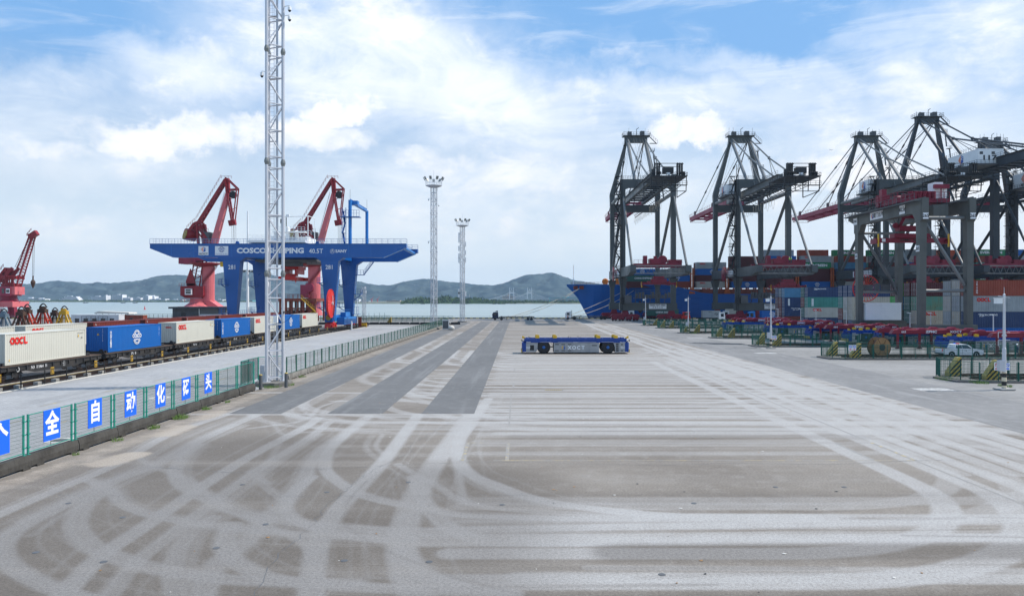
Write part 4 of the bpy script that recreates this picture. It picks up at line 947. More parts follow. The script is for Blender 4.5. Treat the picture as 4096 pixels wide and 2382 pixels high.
# far run of the same fence, weathered
fx2 = lambda y: -21.75 + 1.3 * max(0, (y - 72)) / 143
ff = thing('weathered_fence', 'long weathered green mesh fence running from the tall mast to the quay', 'fence')
qf, qw = panel_mesh(2.9, 1.6, 0.006, 'fence_old', 'fence_old', gap=0.13, hg=0.3)
pz = MB(); pz.tube((0, 0, 0), (0, 0, 1.72), 0.05, 6); pzm = pz.mesh('post', ['fence_old']); kb2 = thing('concrete_barrier', 'paler concrete barrier blocks under the weathered fence beyond the tall mast', 'barrier')
y = 70.0; i = 0
while y < 214:
    o = link('fence_panel', qf, ff, loc=(fx2(y) - 0.18, y + 0.1, 0.56)); o.rotation_euler = (0, R(((i * 37) % 11 - 5) * 0.35), R(-0.5)); link('wire_mesh', qw, o)
    link('post', pzm, ff, loc=(fx2(y) - 0.18, y, 0.5)); link('post', pzm, ff, loc=(fx2(y) - 0.18, y + 0.13, 0.5)); o = link('barrier_block', blf, kb2, loc=(fx2(y), y, 0)); o.scale = (1, 0.86, 0.95)
    y += 3.06; i += 1
# backing sheets of pale netting on part of the far fence
bn = MB(); bn.box(-0.01, 0.01, 0.12, 2.75, 0.1, 1.5); bnm = bn.mesh('netting_sheet', ['fence_wire'])

# ------------------------------------------------------------------ grass tufts
mat('grass_blade', (0.10, 0.20, 0.03), 0.8, 0.0, 0.3, 5.0, dark=(0.22, 0.20, 0.07))
def tuft(x, y, r, n, h, label=None):
    b = MB(); rs = random.Random(int(x * 97 + y * 13))
    for _ in range(n):
        a = rs.uniform(0, 6.28); d = r * rs.random() ** 0.6; px, py = d * math.cos(a), d * math.sin(a) * 1.6; t = rs.uniform(0, 6.28); hh = h * rs.uniform(0.4, 1); w = 0.012
        b.add([(px - w * math.cos(t), py - w * math.sin(t), 0), (px + w * math.cos(t), py + w * math.sin(t), 0), (px + hh * 0.5 * math.sin(t * 3), py + hh * 0.5 * math.cos(t * 2), hh)], [(0, 1, 2)])
    o = b.build('grass', 'grass_blade'); o.location = (x, y, 0); o['kind'] = 'stuff'; return o
for x, y, r, n, h in [(-21.7, 47.6, .45, 220, .38), (-21.6, 43.9, .3, 120, .3), (-21.7, 40.1, .25, 70, .25), (-21.7, 51.5, .3, 120, .3), (-21.8, 36.5, .15, 40, .2), (-21.4, 64.6, .7, 260, .3), (-20.5, 66.0, .5, 220, .3), (-22.5, 65.0, .4, 120, .25), (-21.6, 55, .2, 60, .25), (-21.3, 73, .4, 120, .25),
                      (41.0, 70.6, .9, 420, .35), (42.2, 67.8, .7, 320, .3), (42.9, 65.2, .5, 240, .3), (39.3, 166, .8, 160, .5), (40.5, 121, .6, 120, .3)]: tuft(x, y, r, n, h)

# ------------------------------------------------------------------ quay cranes
def ladder_tower(b, x, y, z0, z1, w=1.3, d=1.6, m=0, r=0.06):
    for dx in (-w / 2, w / 2):
        for dy in (-d / 2, d / 2): b.tube((x + dx, y + dy, z0), (x + dx, y + dy, z1), r, 4, m, cap=False)
    z = z0; k = 0
    while z < z1 - 2.4:
        s = 1 if k % 2 else -1
        b.beam((x - w * 0.3 * s, y - d * 0.4, z), (x + w * 0.3 * s, y + d * 0.4, z + 2.6), 0.5, 0.12, m)
        b.tube((x - w * 0.5 * s, y - d * 0.5, z + 1), (x + w * 0.5 * s, y + d * 0.5, z + 3.6), r * 0.7, 4, m, cap=False)
        b.box(x - w / 2, x + w / 2, y - d / 2, y + d / 2, z + 2.55, z + 2.62, m); z += 2.65; k += 1
def quay_crane(xc, label, zg=45.6, zp=50.4, za=71.7, hw=9.0, boom=81.0, col='crane_grey', number=None, house=None, detail=True, trolley_y=30, back=236.0, seed=0, leg=1.7):
    t = thing('quay_crane', label, 'quay crane', (xc, 279, 0), 0, 'ship-to-shore cranes along the quay')
    Y = lambda d: d - 279.0
    yl, yw = Y(264), Y(294); P = 'crane_pipe' if col == 'crane_grey' else 'crane_dark'; hg = 1.9 if zg < 50 else 2.9; zt = zg + hg
    rs = random.Random(seed)
    for sx in (-1, 1):
        x = sx * hw
        b = MB(); b.beam((x, yl, 6.3), (x, yl, zp), leg, leg, 0, leg, leg); b.beam((x, yl, 15.2), (x, yl, 12.5), 3.0, 3.0, 0, 2.0, 2.0); b.box(x - leg / 2 - 0.04, x + leg / 2 + 0.04, yl - leg / 2 - 0.04, yl + leg / 2 + 0.04, 30, 30.25); b.box(x - leg / 2 - 0.04, x + leg / 2 + 0.04, yl - leg / 2 - 0.04, yl + leg / 2 + 0.04, 40, 40.25); b.build('leg', col, t)
        b = MB(); b.beam((x, yw, 6.3), (x, yw, zg - 2), leg * 0.95, leg, 0); b.beam((x, yw, zg - 2), (x, yw, zg + 3.5), leg * 0.95, leg, 0, leg * 1.15, leg * 1.2); b.beam((x, yw, 15.2), (x, yw, 12.5), 3.0, 3.0, 0, 1.9, 2.0); b.build('leg', col, t)
        # upper waterside column leaning in to the apex
        b = MB(); b.beam((x, yw, zg + 3.4), (sx * 3.6, yw - 2.4, za - 1.2), 2.0, 2.2, 0, 1.0, 1.2); b.build('apex_column', col, t)
        b = MB(); b.tube((sx * 3.5, yw - 2.6, za - 1.0), (sx * 3.5, Y(269), zt + 1.5), 0.58, 8); b.build('back_leg', P, t)
        # backstay: two links and their strut
        b = MB(); my, mz = Y(268), zt + (za - zt) * 0.47
        b.tube((sx * 3.4, yw - 3, za - 0.8), (sx * 3.5, my, mz), 0.30, 6); b.tube((sx * 3.5, my, mz), (sx * 3.5, Y(back + 7), zt + 0.6), 0.30, 6); b.tube((sx * 3.5, my, mz), (sx * 3.5, Y(back + 20), zt), 0.12, 4); b.tube((sx * 3.5, my, mz), (sx * 3.5, Y(back + 26), zt), 0.12, 4); b.lathe([(0.6, -0.3), (0.6, 0.3)], (sx * 3.5, my, mz), 'x', 8)
        b.build('backstay', P, t)
        # portal beam running landwards as a cantilever
        b = MB(); b.prism([(Y(296), 18.8), (Y(240), 18.8), (Y(240), 16.6), (Y(246), 15.6), (Y(296), 15.6)], 'x', x - 0.95, x + 0.95)
        b.build('portal_beam', col, t)
        b = MB(); b.tube((x, yl + 1, zg - 1.5), (x, yw - 1, 19), 0.55, 8); b.build('diagonal_brace', P, t)
        b = MB(); b.tube((x, yl - 1, zg - 1.5), (x, Y(243), 19), 0.40, 8); b.build('diagonal_brace', P, t)
        b = MB(); b.tube((x, yl, zg), (x, yw, zg), 0.62, 8); b.build('upper_tie', P, t)
        g = MB(); g.box(sx * 3.5 - 0.55, sx * 3.5 + 0.55, Y(back), Y(296), zg, zt); g.box(sx * 3.5 - 0.7, sx * 3.5 + 0.7, Y(back), Y(296), zt, zt + 0.12)
        y = Y(back) + 1
        while y < Y(295): g.box(sx * 3.5 - 0.62, sx * 3.5 + 0.62, y, y + 0.12, zg - 0.25, zg + 0.1); y += 2.5
        g.build('girder', P if col == 'crane_grey' else col, t)
        b = MB(); b.rail([(sx * 4.5, Y(back), zt + 0.1), (sx * 4.5, Y(292), zt + 0.1)], 1.2, 2.6, 0.045); b.box(min(sx * 4.1, sx * 4.7), max(sx * 4.1, sx * 4.7), Y(back), Y(292), zt + 0.02, zt + 0.1); b.build('walkway', 'machine_grey', t)
        # boom
        e = Y(279 + boom)
        b = MB(); b.prism([(Y(297), zg), (Y(297), zt), (e, zt - 0.1), (e, zg + 0.5), (e - 4, zg)], 'x', sx * 3.5 - 0.5, sx * 3.5 + 0.5)
        y = Y(299)
        while y < e: b.box(sx * 3.5 - 0.62, sx * 3.5 + 0.62, y, y + 0.1, zg - 0.35, zg); y += 2.2
        b.rail([(sx * 4.2, Y(298), zt), (sx * 4.2, e, zt)], 1.1, 3.0, 0.045)
        b.build('boom', 'crimson_fade', t)
        # forestays
        b = MB()
        for yy in (0.36, 0.86):
            q = Vector((sx * 3.5, Y(297) + (e - Y(297)) * yy, zt + 0.4)); p = Vector((sx * 3.4, yw - 2, za - 1.0))
            b.tube(p, q, 0.20, 5); 
            for f in (0.33, 0.66): c = p.lerp(q, f); d = (q - p).normalized() * 0.9; b.tube(c - d, c + d, 0.34, 5)
            b.box(sx * 3.5 - 0.3, sx * 3.5 + 0.3, q.y - 0.9, q.y + 0.5, zt - 0.2, zt + 1.8)
        b.build('forestay', 'crane_dark', t)
    # boom cross ties and tip frame
    b = MB(); e = Y(279 + boom)
    for k in range(7): y = Y(300) + (e - Y(300)) * k / 6; b.beam((-3.5, y, zg + 1.0), (3.5, y, zg + 1.0), 0.7, 0.8)
    b.beam((-3.4, Y(300), zg + 0.7), (3.4, Y(310), zg + 0.7), 0.4); b.beam((3.4, Y(322), zg + 0.7), (-3.4, Y(310), zg + 0.7), 0.4); b.tube((-3.8, e - 1, zg - 0.6), (3.8, e - 1, zg - 0.6), 0.12, 4); b.tube((-3.8, e - 1, zg - 0.6), (-3.8, e - 1, zg + 0.5), 0.1, 4); b.tube((3.8, e - 1, zg - 0.6), (3.8, e - 1, zg + 0.5), 0.1, 4)
    b.rail([(-4, e + 0.3, zt - 0.2), (4, e + 0.3, zt - 0.2)], 1.2, 1.6, 0.05); b.build('boom_tie', 'crimson_fade', t)
    # crosswise beams
    b = MB(); b.prism([(-hw - leg / 2, zp), (hw + leg / 2, zp), (hw + leg / 2, zp - 4.2), (hw - 0.9, zp - 3.6), (hw - 2.0, zp - 3.0), (-hw + 2.0, zp - 3.0), (-hw + 0.9, zp - 3.6), (-hw - leg / 2, zp - 4.2)], 'y', yl - 0.9, yl + 0.9); b.build('upper_cross_beam', col, t)
    b = MB(); b.box(-hw, hw, yw - 0.9, yw + 0.9, zg - 3.4, zg - 0.6); b.build('lower_cross_beam', col, t)
    b = MB(); b.rail([(-hw, yl - 0.8, zp), (hw, yl - 0.8, zp)], 1.2, 1.8, 0.045); b.rail([(-hw, yl + 0.8, zp), (hw, yl + 0.8, zp)], 1.2, 1.8, 0.045); b.build('guard_rail', 'crane_pipe', t)
    # apex
    b = MB(); b.box(-4.4, 4.4, yw - 3.4, yw - 1.4, za - 2.4, za); b.build('apex_beam', col, t)
    b = MB(); b.box(-5.2, 5.4, yw - 4.6, yw - 0.4, za, za + 0.15); b.rail([(-5.2, yw - 4.6, za + 0.15), (5.4, yw - 4.6, za + 0.15), (5.4, yw - 0.4, za + 0.15), (-5.2, yw - 0.4, za + 0.15), (-5.2, yw - 4.6, za + 0.15)], 1.2, 1.3, 0.05)
    b.box(-3.3, -1.8, yw - 4, yw - 2, za + 0.3, za + 1.7); b.box(1.6, 3.2, yw - 4, yw - 2, za + 0.3, za + 1.9)
    for x in (-3.0, 2.4): b.lathe([(0.75, -0.2), (0.75, 0.2)], (x, yw - 3, za + 1.3), 'x', 10)
    b.tube((0.2, yw - 3, za), (0.2, yw - 3, za + 2.8), 0.12, 5); b.tube((0.2, yw - 3, za + 2.8), (1.1, yw - 3, za + 3.4), 0.12, 5)
    for x in (-4.4, -2.8, 3.6, 2.2, 4.8): b.tube((x, yw - 3, za), (x, yw - 3, za + rs.uniform(1.8, 3.6)), 0.05, 4)
    b.box(5.4, 8.4, yw - 3.4, yw - 2.2, za - 2.8, za - 2.7); b.beam((5.2, yw - 3, za), (8, yw - 3, za - 2.8), 0.8, 0.12); b.rail([(5.4, yw - 3.4, za), (8.4, yw - 3.4, za - 2.7)], 1.2, 0.9, 0.045); b.box(-5.0, -4.2, yw - 3.4, yw - 2.4, za - 3.6, za - 3.5); b.rail([(-5.2, yw - 3.4, za - 3.5), (-4.0, yw - 3.4, za - 3.5)], 1.1, 0.6, 0.045)
    for k in range(3):
        z = za - 6 - k * 6.5; x = 3.6 + (za - z) * 0.27; b.box(x + 0.3, x + 1.9, yw - 4.2, yw - 2.6, z, z + 0.12); b.rail([(x + 0.3, yw - 4.2, z), (x + 1.9, yw - 4.2, z), (x + 1.9, yw - 2.6, z)], 1.1, 0.8, 0.045); b.beam((x + 1.5, yw - 3.2, z), (x + 2.1, yw - 3.2, z - 5.5), 0.5, 0.1)
    b.build('apex_platform', 'machine_grey', t)
    # stair and lift tower beside the landside leg
    b = MB(); ladder_tower(b, -hw - 1.9, yl - 0.3, 17, zp + 1, 1.9, 2.0, 0, 0.07)
    for k in range(9): z = 19 + k * 3.7; b.box(-hw - 3.3, -hw - 0.6, yl - 1.6, yl + 1.0, z, z + 0.12); b.rail([(-hw - 3.3, yl - 1.6, z), (-hw - 1.0, yl - 1.6, z)], 1.1, 0.7, 0.05)
    b.build('stair_tower', 'machine_black', t)
    b = MB()
    for x in (-0.3, 0.3): b.tube((-hw - 0.7 + x, yl - 1.9, 3), (-hw - 0.7 + x, yl - 1.9, zp + 5), 0.11, 4)
    k = 4.0
    while k < zp + 4: b.tube((-hw - 1.0, yl - 1.9, k), (-hw - 0.4, yl - 1.9, k + 0.6), 0.05, 4); k += 1.1
    b.box(-hw - 1.3, -hw, yl - 2.8, yl - 1.4, 6, 8.4); b.build('lift_mast', 'machine_black', t)
    # machinery deck at the back end
    b = MB(); y0, y1 = Y(back - 9), Y(back + 5); zd = zg - 0.2
    b.box(-5.6, 5.6, y0, y1, zd, zd + 0.25); b.rail([(-5.6, y1, zd), (-5.6, y0, zd), (5.6, y0, zd), (5.6, y1, zd)], 1.2, 1.5, 0.06)
    b.rail([(-5.6, y0, zd - 2.6), (5.6, y0, zd - 2.6)], 1.2, 1.5, 0.06); b.box(-5.6, 5.6, y0, y0 + 1.4, zd - 2.7, zd - 2.55)
    b.box(-5.4, -5.0, y1 - 3, y1 + 4, zd - 2.6, zd - 2.2); 
    for x in (-5.4, -2.0, 2.0, 5.4): b.beam((x, y0 + 0.4, zd), (x, y0 + 1, zd - 4.4), 0.22)
    b.beam((-5.4, y0 + 1, zd - 4.4), (5.4, y0 + 1, zd - 4.4), 0.2); b.beam((-5.4, y1, zd), (-5.4, y1, zd - 4.6), 0.25); b.beam((5.4, y1, zd), (5.4, y1, zd - 4.6), 0.25); b.beam((-5.4, y0 + 1, zd - 4.4), (-5.4, y1, zd - 4.6), 0.2); b.beam((5.4, y0 + 1, zd - 4.4), (5.4, y1, zd - 4.6), 0.2)
    b.build('machinery_deck', 'machine_black', t)
    b = MB()
    for x in (-3.4, 3.6):
        for dx in (-0.7, 0, 0.7): b.box(x + dx - 0.17, x + dx + 0.17, y0 + 1.2, y0 + 2.6, zd + 0.3, zd + 4.4)
        b.tube((x - 1.0, y0 + 1, zd + 4.0), (x + 1.0, y0 + 1, zd + 4.0), 0.16, 5)
        for kk in range(4): b.lathe([(0.5, -0.1), (0.5, 0.1)], (x - 0.9 + kk * 0.6, y0 + 1.0, zd + 1.2), 'x', 10)
    b.tube((-3.4, y0 + 1.4, zd + 4.2), (3.6, y0 + 1.4, zd + 4.2), 0.12, 4); b.tube((-3.4, y0 + 1.4, zd + 3.2), (3.6, y0 + 1.4, zd + 3.2), 0.1, 4); b.box(-1.6, 1.6, y0 + 1, y0 + 3.2, zd + 1.2, zd + 3.0); b.box(-5.2, -4.2, y0 + 1, y0 + 2, zd + 0.2, zd + 2.4); b.box(4.6, 5.4, y0 + 2, y0 + 3, zd + 0.2, zd + 1.8)
    b.build('hoist_sheaves', 'machine_black', t)
    b = MB(); b.box(-0.8, 0.5, y0 + 0.9, y0 + 0.98, zd + 0.6, zd + 1.3); b.build('electrical_cabinet', 'white', t)
    # underside bracing between the girders
    b = MB(); y = Y(back)
    while y < Y(292): b.beam((-3.0, y, zg + 0.5), (3.0, y, zg + 0.5), 0.35, 0.5); y += 4.4
    for dz, xx in ((-0.7, 5.4), (-1.6, 5.7)): b.tube((xx, Y(back), zg + dz), (xx, Y(330), zg + dz), 0.10, 4)
    y = Y(back)
    while y < Y(328): b.tube((4.0, y, zg), (5.7, y, zg - 1.6), 0.07, 4); y += 3.6
    b.build('cross_ties', 'machine_black', t)
    # festoon loops
    b = MB(); y = Y(268)
    while y < Y(330):
        L = [(5.5, y + 3.0 * i / 8, zg - 1.8 - 3.4 * math.sin(math.pi * i / 8) ** 0.6 * (0.8 + 0.2 * math.sin(y))) for i in range(9)]
        b.path(L, 0.045, 3); b.box(5.3, 5.7, y - 0.15, y + 0.15, zg - 1.9, zg - 1.4); y += 3.0
    b.build('festoon_cable', 'rope', t)
    # hoist ropes
    b = MB()
    for sx in (-1, 1):
        for yy in (0.30, 0.5, 0.8, 0.84): b.tube((sx * 2.2, yw - 3, za - 0.6), (sx * 2.0, Y(297) + (e - Y(297)) * yy, zt + 0.5), 0.035, 3)
        for k in range(2): b.tube((sx * 1.2 + k, yw - 4, za - 0.8), (sx * 1.4 + k, Y(262), zt + 0.4), 0.035, 3)
    b.build('hoist_rope', 'crane_pipe', t)
    # bottom: sill beams, bogies, portal walkway, sign
    for s, yy in ((0, yl), (1, yw)):
        b = MB(); b.box(-hw - 1.2, hw + 1.2, yy - 1.1, yy + 1.1, 3.7, 6.4); b.build('sill_beam', col, t)
        for sx in (-1, 1):
            b = MB(); x = sx * hw * 0.92
            b.prism([(x - 5.4, 1.5), (x - 4.6, 2.4), (x - 1.3, 2.5), (x - 0.9, 3.7), (x + 0.9, 3.7), (x + 1.3, 2.5), (x + 4.6, 2.4), (x + 5.4, 1.5)], 'y', yy - 0.7, yy + 0.7)
            for q in (-3.8, -1.3, 1.3, 3.8):
                b.prism([(x + q - 1.15, 0.5), (x + q - 0.8, 1.5), (x + q + 0.8, 1.5), (x + q + 1.15, 0.5)], 'y', yy - 0.85, yy + 0.85); b.box(x + q - 0.35, x + q + 0.35, yy - 1.3, yy - 0.85, 0.9, 1.6)
            bo = b.build('bogie', 'crimson', t)
            for q in (-4.3, -3.3, -1.8, -0.8, 0.8, 1.8, 3.3, 4.3):
                w = MB(); w.lathe([(0.4, -0.5), (0.4, 0.5)], (x + q, yy, 0.42), 'y', 12); w.build('wheel', 'machine_black', bo)
        b = MB(); b.box(-hw - 3.4, -hw - 1.4, yy - 0.4, yy + 0.4, 0.8, 1.6); b.box(hw + 1.4, hw + 3.4, yy - 0.4, yy + 0.4, 0.8, 1.6); b.build('buffer', 'crimson', t)
    b = MB(); b.box(-hw + 3.6, hw - 2.4, yl - 2.9, yl - 1.2, 8.0, 8.2); b.rail([(-hw + 3.6, yl - 2.9, 8.2), (hw - 2.4, yl - 2.9, 8.2)], 1.2, 1.2, 0.05)
    for k in range(11): x = -hw + 4.2 + k * 1.15; b.box(x, x + 0.8, yl - 2.6, yl - 1.6, 8.2, 9.2 + 1.4 * rs.random())
    for k in range(5): x = -hw + 4.2 + k * 2.6; b.beam((x, yl - 1.2, 6.4), (x, yl - 2.7, 8.0), 0.18); b.tube((x, yl - 2.6, 8), (x, yl - 2.6, 11), 0.07, 4)
    b.tube((-hw + 3.6, yl - 2.6, 11), (hw - 2.4, yl - 2.6, 11), 0.09, 4); b.tube((-hw + 3.6, yl - 2.6, 10.2), (hw - 2.4, yl - 2.6, 10.2), 0.07, 4)
    b.build('portal_walkway', 'machine_grey', t)
    b = MB(); b.box(0.1, 6.3, yl - 1.32, yl - 1.22, 4.3, 6.0); sg = b.build('sign_board', 'sign_white', t)
    lettering('HARD HAT AREA', 0.78, (3.2, yl - 1.34, 5.58), sg, 'machine_black', 0.03, width=0.92); lettering('佩 戴 安 全 帽', 0.60, (3.2, yl - 1.34, 4.78), sg, 'machine_grey', 0.0)
    # landward truss, portal trolley and its spreader
    b = MB(); y = Y(241)
    for z in (16.1, 18.6): b.tube((-hw, y, z), (hw, y, z), 0.16, 5)
    for k in range(8): x = -hw + 1 + k * (2 * hw - 2) / 8; b.tube((x, y, 16.1), (x + (hw - 1) / 8, y, 18.6), 0.07, 4); b.tube((x + (hw - 1) / 8, y, 18.6), (x + (2 * hw - 2) / 8, y, 16.1), 0.07, 4)
    b.build('end_truss', 'crane_pipe', t)
    b = MB(); y = Y(246)
    b.box(-hw + 1, hw - 1, y - 0.5, y + 0.5, 18.4, 19.6); b.box(-hw + 1, hw - 1, y + 5.5, y + 6.5, 18.4, 19.6); b.box(-2.6, 1.0, y - 1, y + 3, 19.6, 21.2); b.lathe([(1.5, -0.8), (1.5, 0.8)], (1.8, y + 1, 20.8), 'y', 14); b.box(3.6, 8, y - 0.4, y + 3, 19.6, 20.8); b.box(-4.6, -3.4, y, y + 2, 19.6, 22.2)
    b.rail([(-hw + 1, y - 0.8, 19.6), (hw - 1, y - 0.8, 19.6)], 1.2, 1.4, 0.06); b.box(-1.4, -0.4, y - 1.05, y, 21.2, 22.0); b.build('portal_trolley', 'crimson', t)
    b = MB(); zz = 12.6 if seed % 2 else 11.6; xq = -1.5 + (seed % 3) * 2.2
    b.box(xq - 5.6, xq + 5.6, y + 1.6, y + 2.4, zz, zz + 0.7); b.box(xq - 2.6, xq + 2.6, y + 1.0, y + 3.0, zz + 0.7, zz + 1.9); b.box(xq - 1.8, xq + 1.8, y + 1.0, y + 3.0, zz + 2.0, zz + 2.8); b.box(xq - 3.8, xq - 3.0, y + 1.2, y + 2.8, zz + 0.4, zz + 1.2); b.box(xq + 3.0, xq + 3.8, y + 1.2, y + 2.8, zz + 0.4, zz + 1.2)
    for sx in (-1, 1): b.box(xq + sx * 5.6 - 0.25, xq + sx * 5.6 + 0.25, y + 0.8, y + 3.2, zz - 0.3, zz + 0.8)
    so = b.build('spreader', 'crimson', t)
    b = MB(); 
    for sx in (-1, 1): b.box(xq + sx * 5.8 - 0.12, xq + sx * 5.8 + 0.12, y + 0.8, y + 1.1, zz - 1.0, zz + 0.9)
    b.build('flipper', 'yellow', so)
    b = MB(); 
    for dx in (-2.2, -1.2, 1.2, 2.2): b.tube((xq + dx, y + 2, zz + 2.7), (dx * 1.5, y + 2, 19), 0.045, 3)
    b.build('hoist_rope', 'machine_black', so)
    # cable reel and maker boards on the left of the portal
    b = MB(); b.lathe([(0.35, -0.35), (2.7, -0.12), (2.7, 0.12), (0.35, 0.35)], (-hw - 2.0, Y(275), 17.0), 'x', 20); b.build('cable_reel', 'crimson', t)
    b = MB(); b.box(-hw - 3.6, -hw - 1, Y(262), Y(268), 16.2, 16.35); b.rail([(-hw - 3.6, Y(268), 16.35), (-hw - 3.6, Y(262), 16.35), (-hw - 1, Y(262), 16.35)], 1.2, 1.2, 0.05); b.build('side_platform', 'machine_black', t)
    bm_ = MB(); bm_.box(-hw - 1.02, -hw - 0.98, Y(266), Y(281), 16.0, 18.2); pn = bm_.build('maker_board', 'sign_white', t); lettering('ZPMC', 1.3, (-hw - 1.05, Y(276), 17.1), pn, 'machine_black', 0.04, '-x')
    b = MB(); b.box(-hw + 0.2, -hw + 2.6, yl - 3.6, yl - 1.2, 6.4, 9.2); b.build('transformer_house', 'machine_grey', t)
    if house:
        hx0, hx1, hd0, hd1, hz0, hz1 = house
        b = MB(); b.box(hx0, hx1, Y(hd0), Y(hd1), hz0, hz1); b.box(hx0 - 0.05, hx1 + 0.05, Y(hd0) - 0.05, Y(hd1) + 0.05, hz1, hz1 + 0.15); ho = b.build('machine_house', 'white', t)
        b = MB(); b.rail([(hx0, Y(hd1), hz1 + 0.15), (hx0, Y(hd0), hz1 + 0.15), (hx1, Y(hd0), hz1 + 0.15)], 1.1, 1.3, 0.045); b.rail([(hx0 - 1, Y(hd1), hz0), (hx0 - 1, Y(hd0) - 1, hz0), (hx1, Y(hd0) - 1, hz0)], 1.1, 1.3, 0.05); b.box(hx0 - 1.1, hx1, Y(hd0) - 1.1, Y(hd1), hz0 - 0.5, hz0 - 0.02); b.build('house_walkway', 'machine_grey', ho)
        hex_logo(ho, (hx0 - 0.06, Y(hd1) - (hd1 - hd0) * 0.45, hz0 + (hz1 - hz0) * 0.62), 1.7, '-x'); lettering('XOCT', 1.2, (hx0 - 0.06, Y(hd1) - (hd1 - hd0) * 0.45, hz0 + 0.9), ho, 'machine_black', 0.05, '-x')
        if number:
            lettering(number, 2.2, (hx0 + 3.6, Y(hd0) - 0.06, hz0 + 1.9), ho, 'machine_black', 0.03, width=1.5)
            for wx in (hx0 + 0.5, hx0 + 4.4): 
                w = MB(); w.box(wx, wx + 1.1, Y(hd0) - 0.05, Y(hd0) - 0.01, hz1 - 1.7, hz1 - 0.8); w.build('window', 'glass_dark', ho)
    return t
quay_crane(46.3, 'leftmost grey quay crane over the ship bow, with dark stair tower and red boom', seed=1)
quay_crane(87.3, 'second grey quay crane from the left, red boom reaching out between the first two', seed=2, house=(-10.0, -5.5, 274, 284, 46.4, 50.2))
quay_crane(137.1, 'third grey quay crane from the left, white house with hexagon emblem by its leg', seed=3, house=(-10.4, -6.2, 267, 275, 46.6, 50.9))
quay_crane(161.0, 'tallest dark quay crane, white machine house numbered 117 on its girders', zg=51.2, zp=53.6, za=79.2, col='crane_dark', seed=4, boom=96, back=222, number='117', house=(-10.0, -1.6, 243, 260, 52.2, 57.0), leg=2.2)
quay_crane(186.0, 'dark quay crane at the right edge behind the one numbered 117', za=69.5, col='crane_dark', seed=5, house=(-10.2, -5.0, 250, 263, 46.6, 51.5))

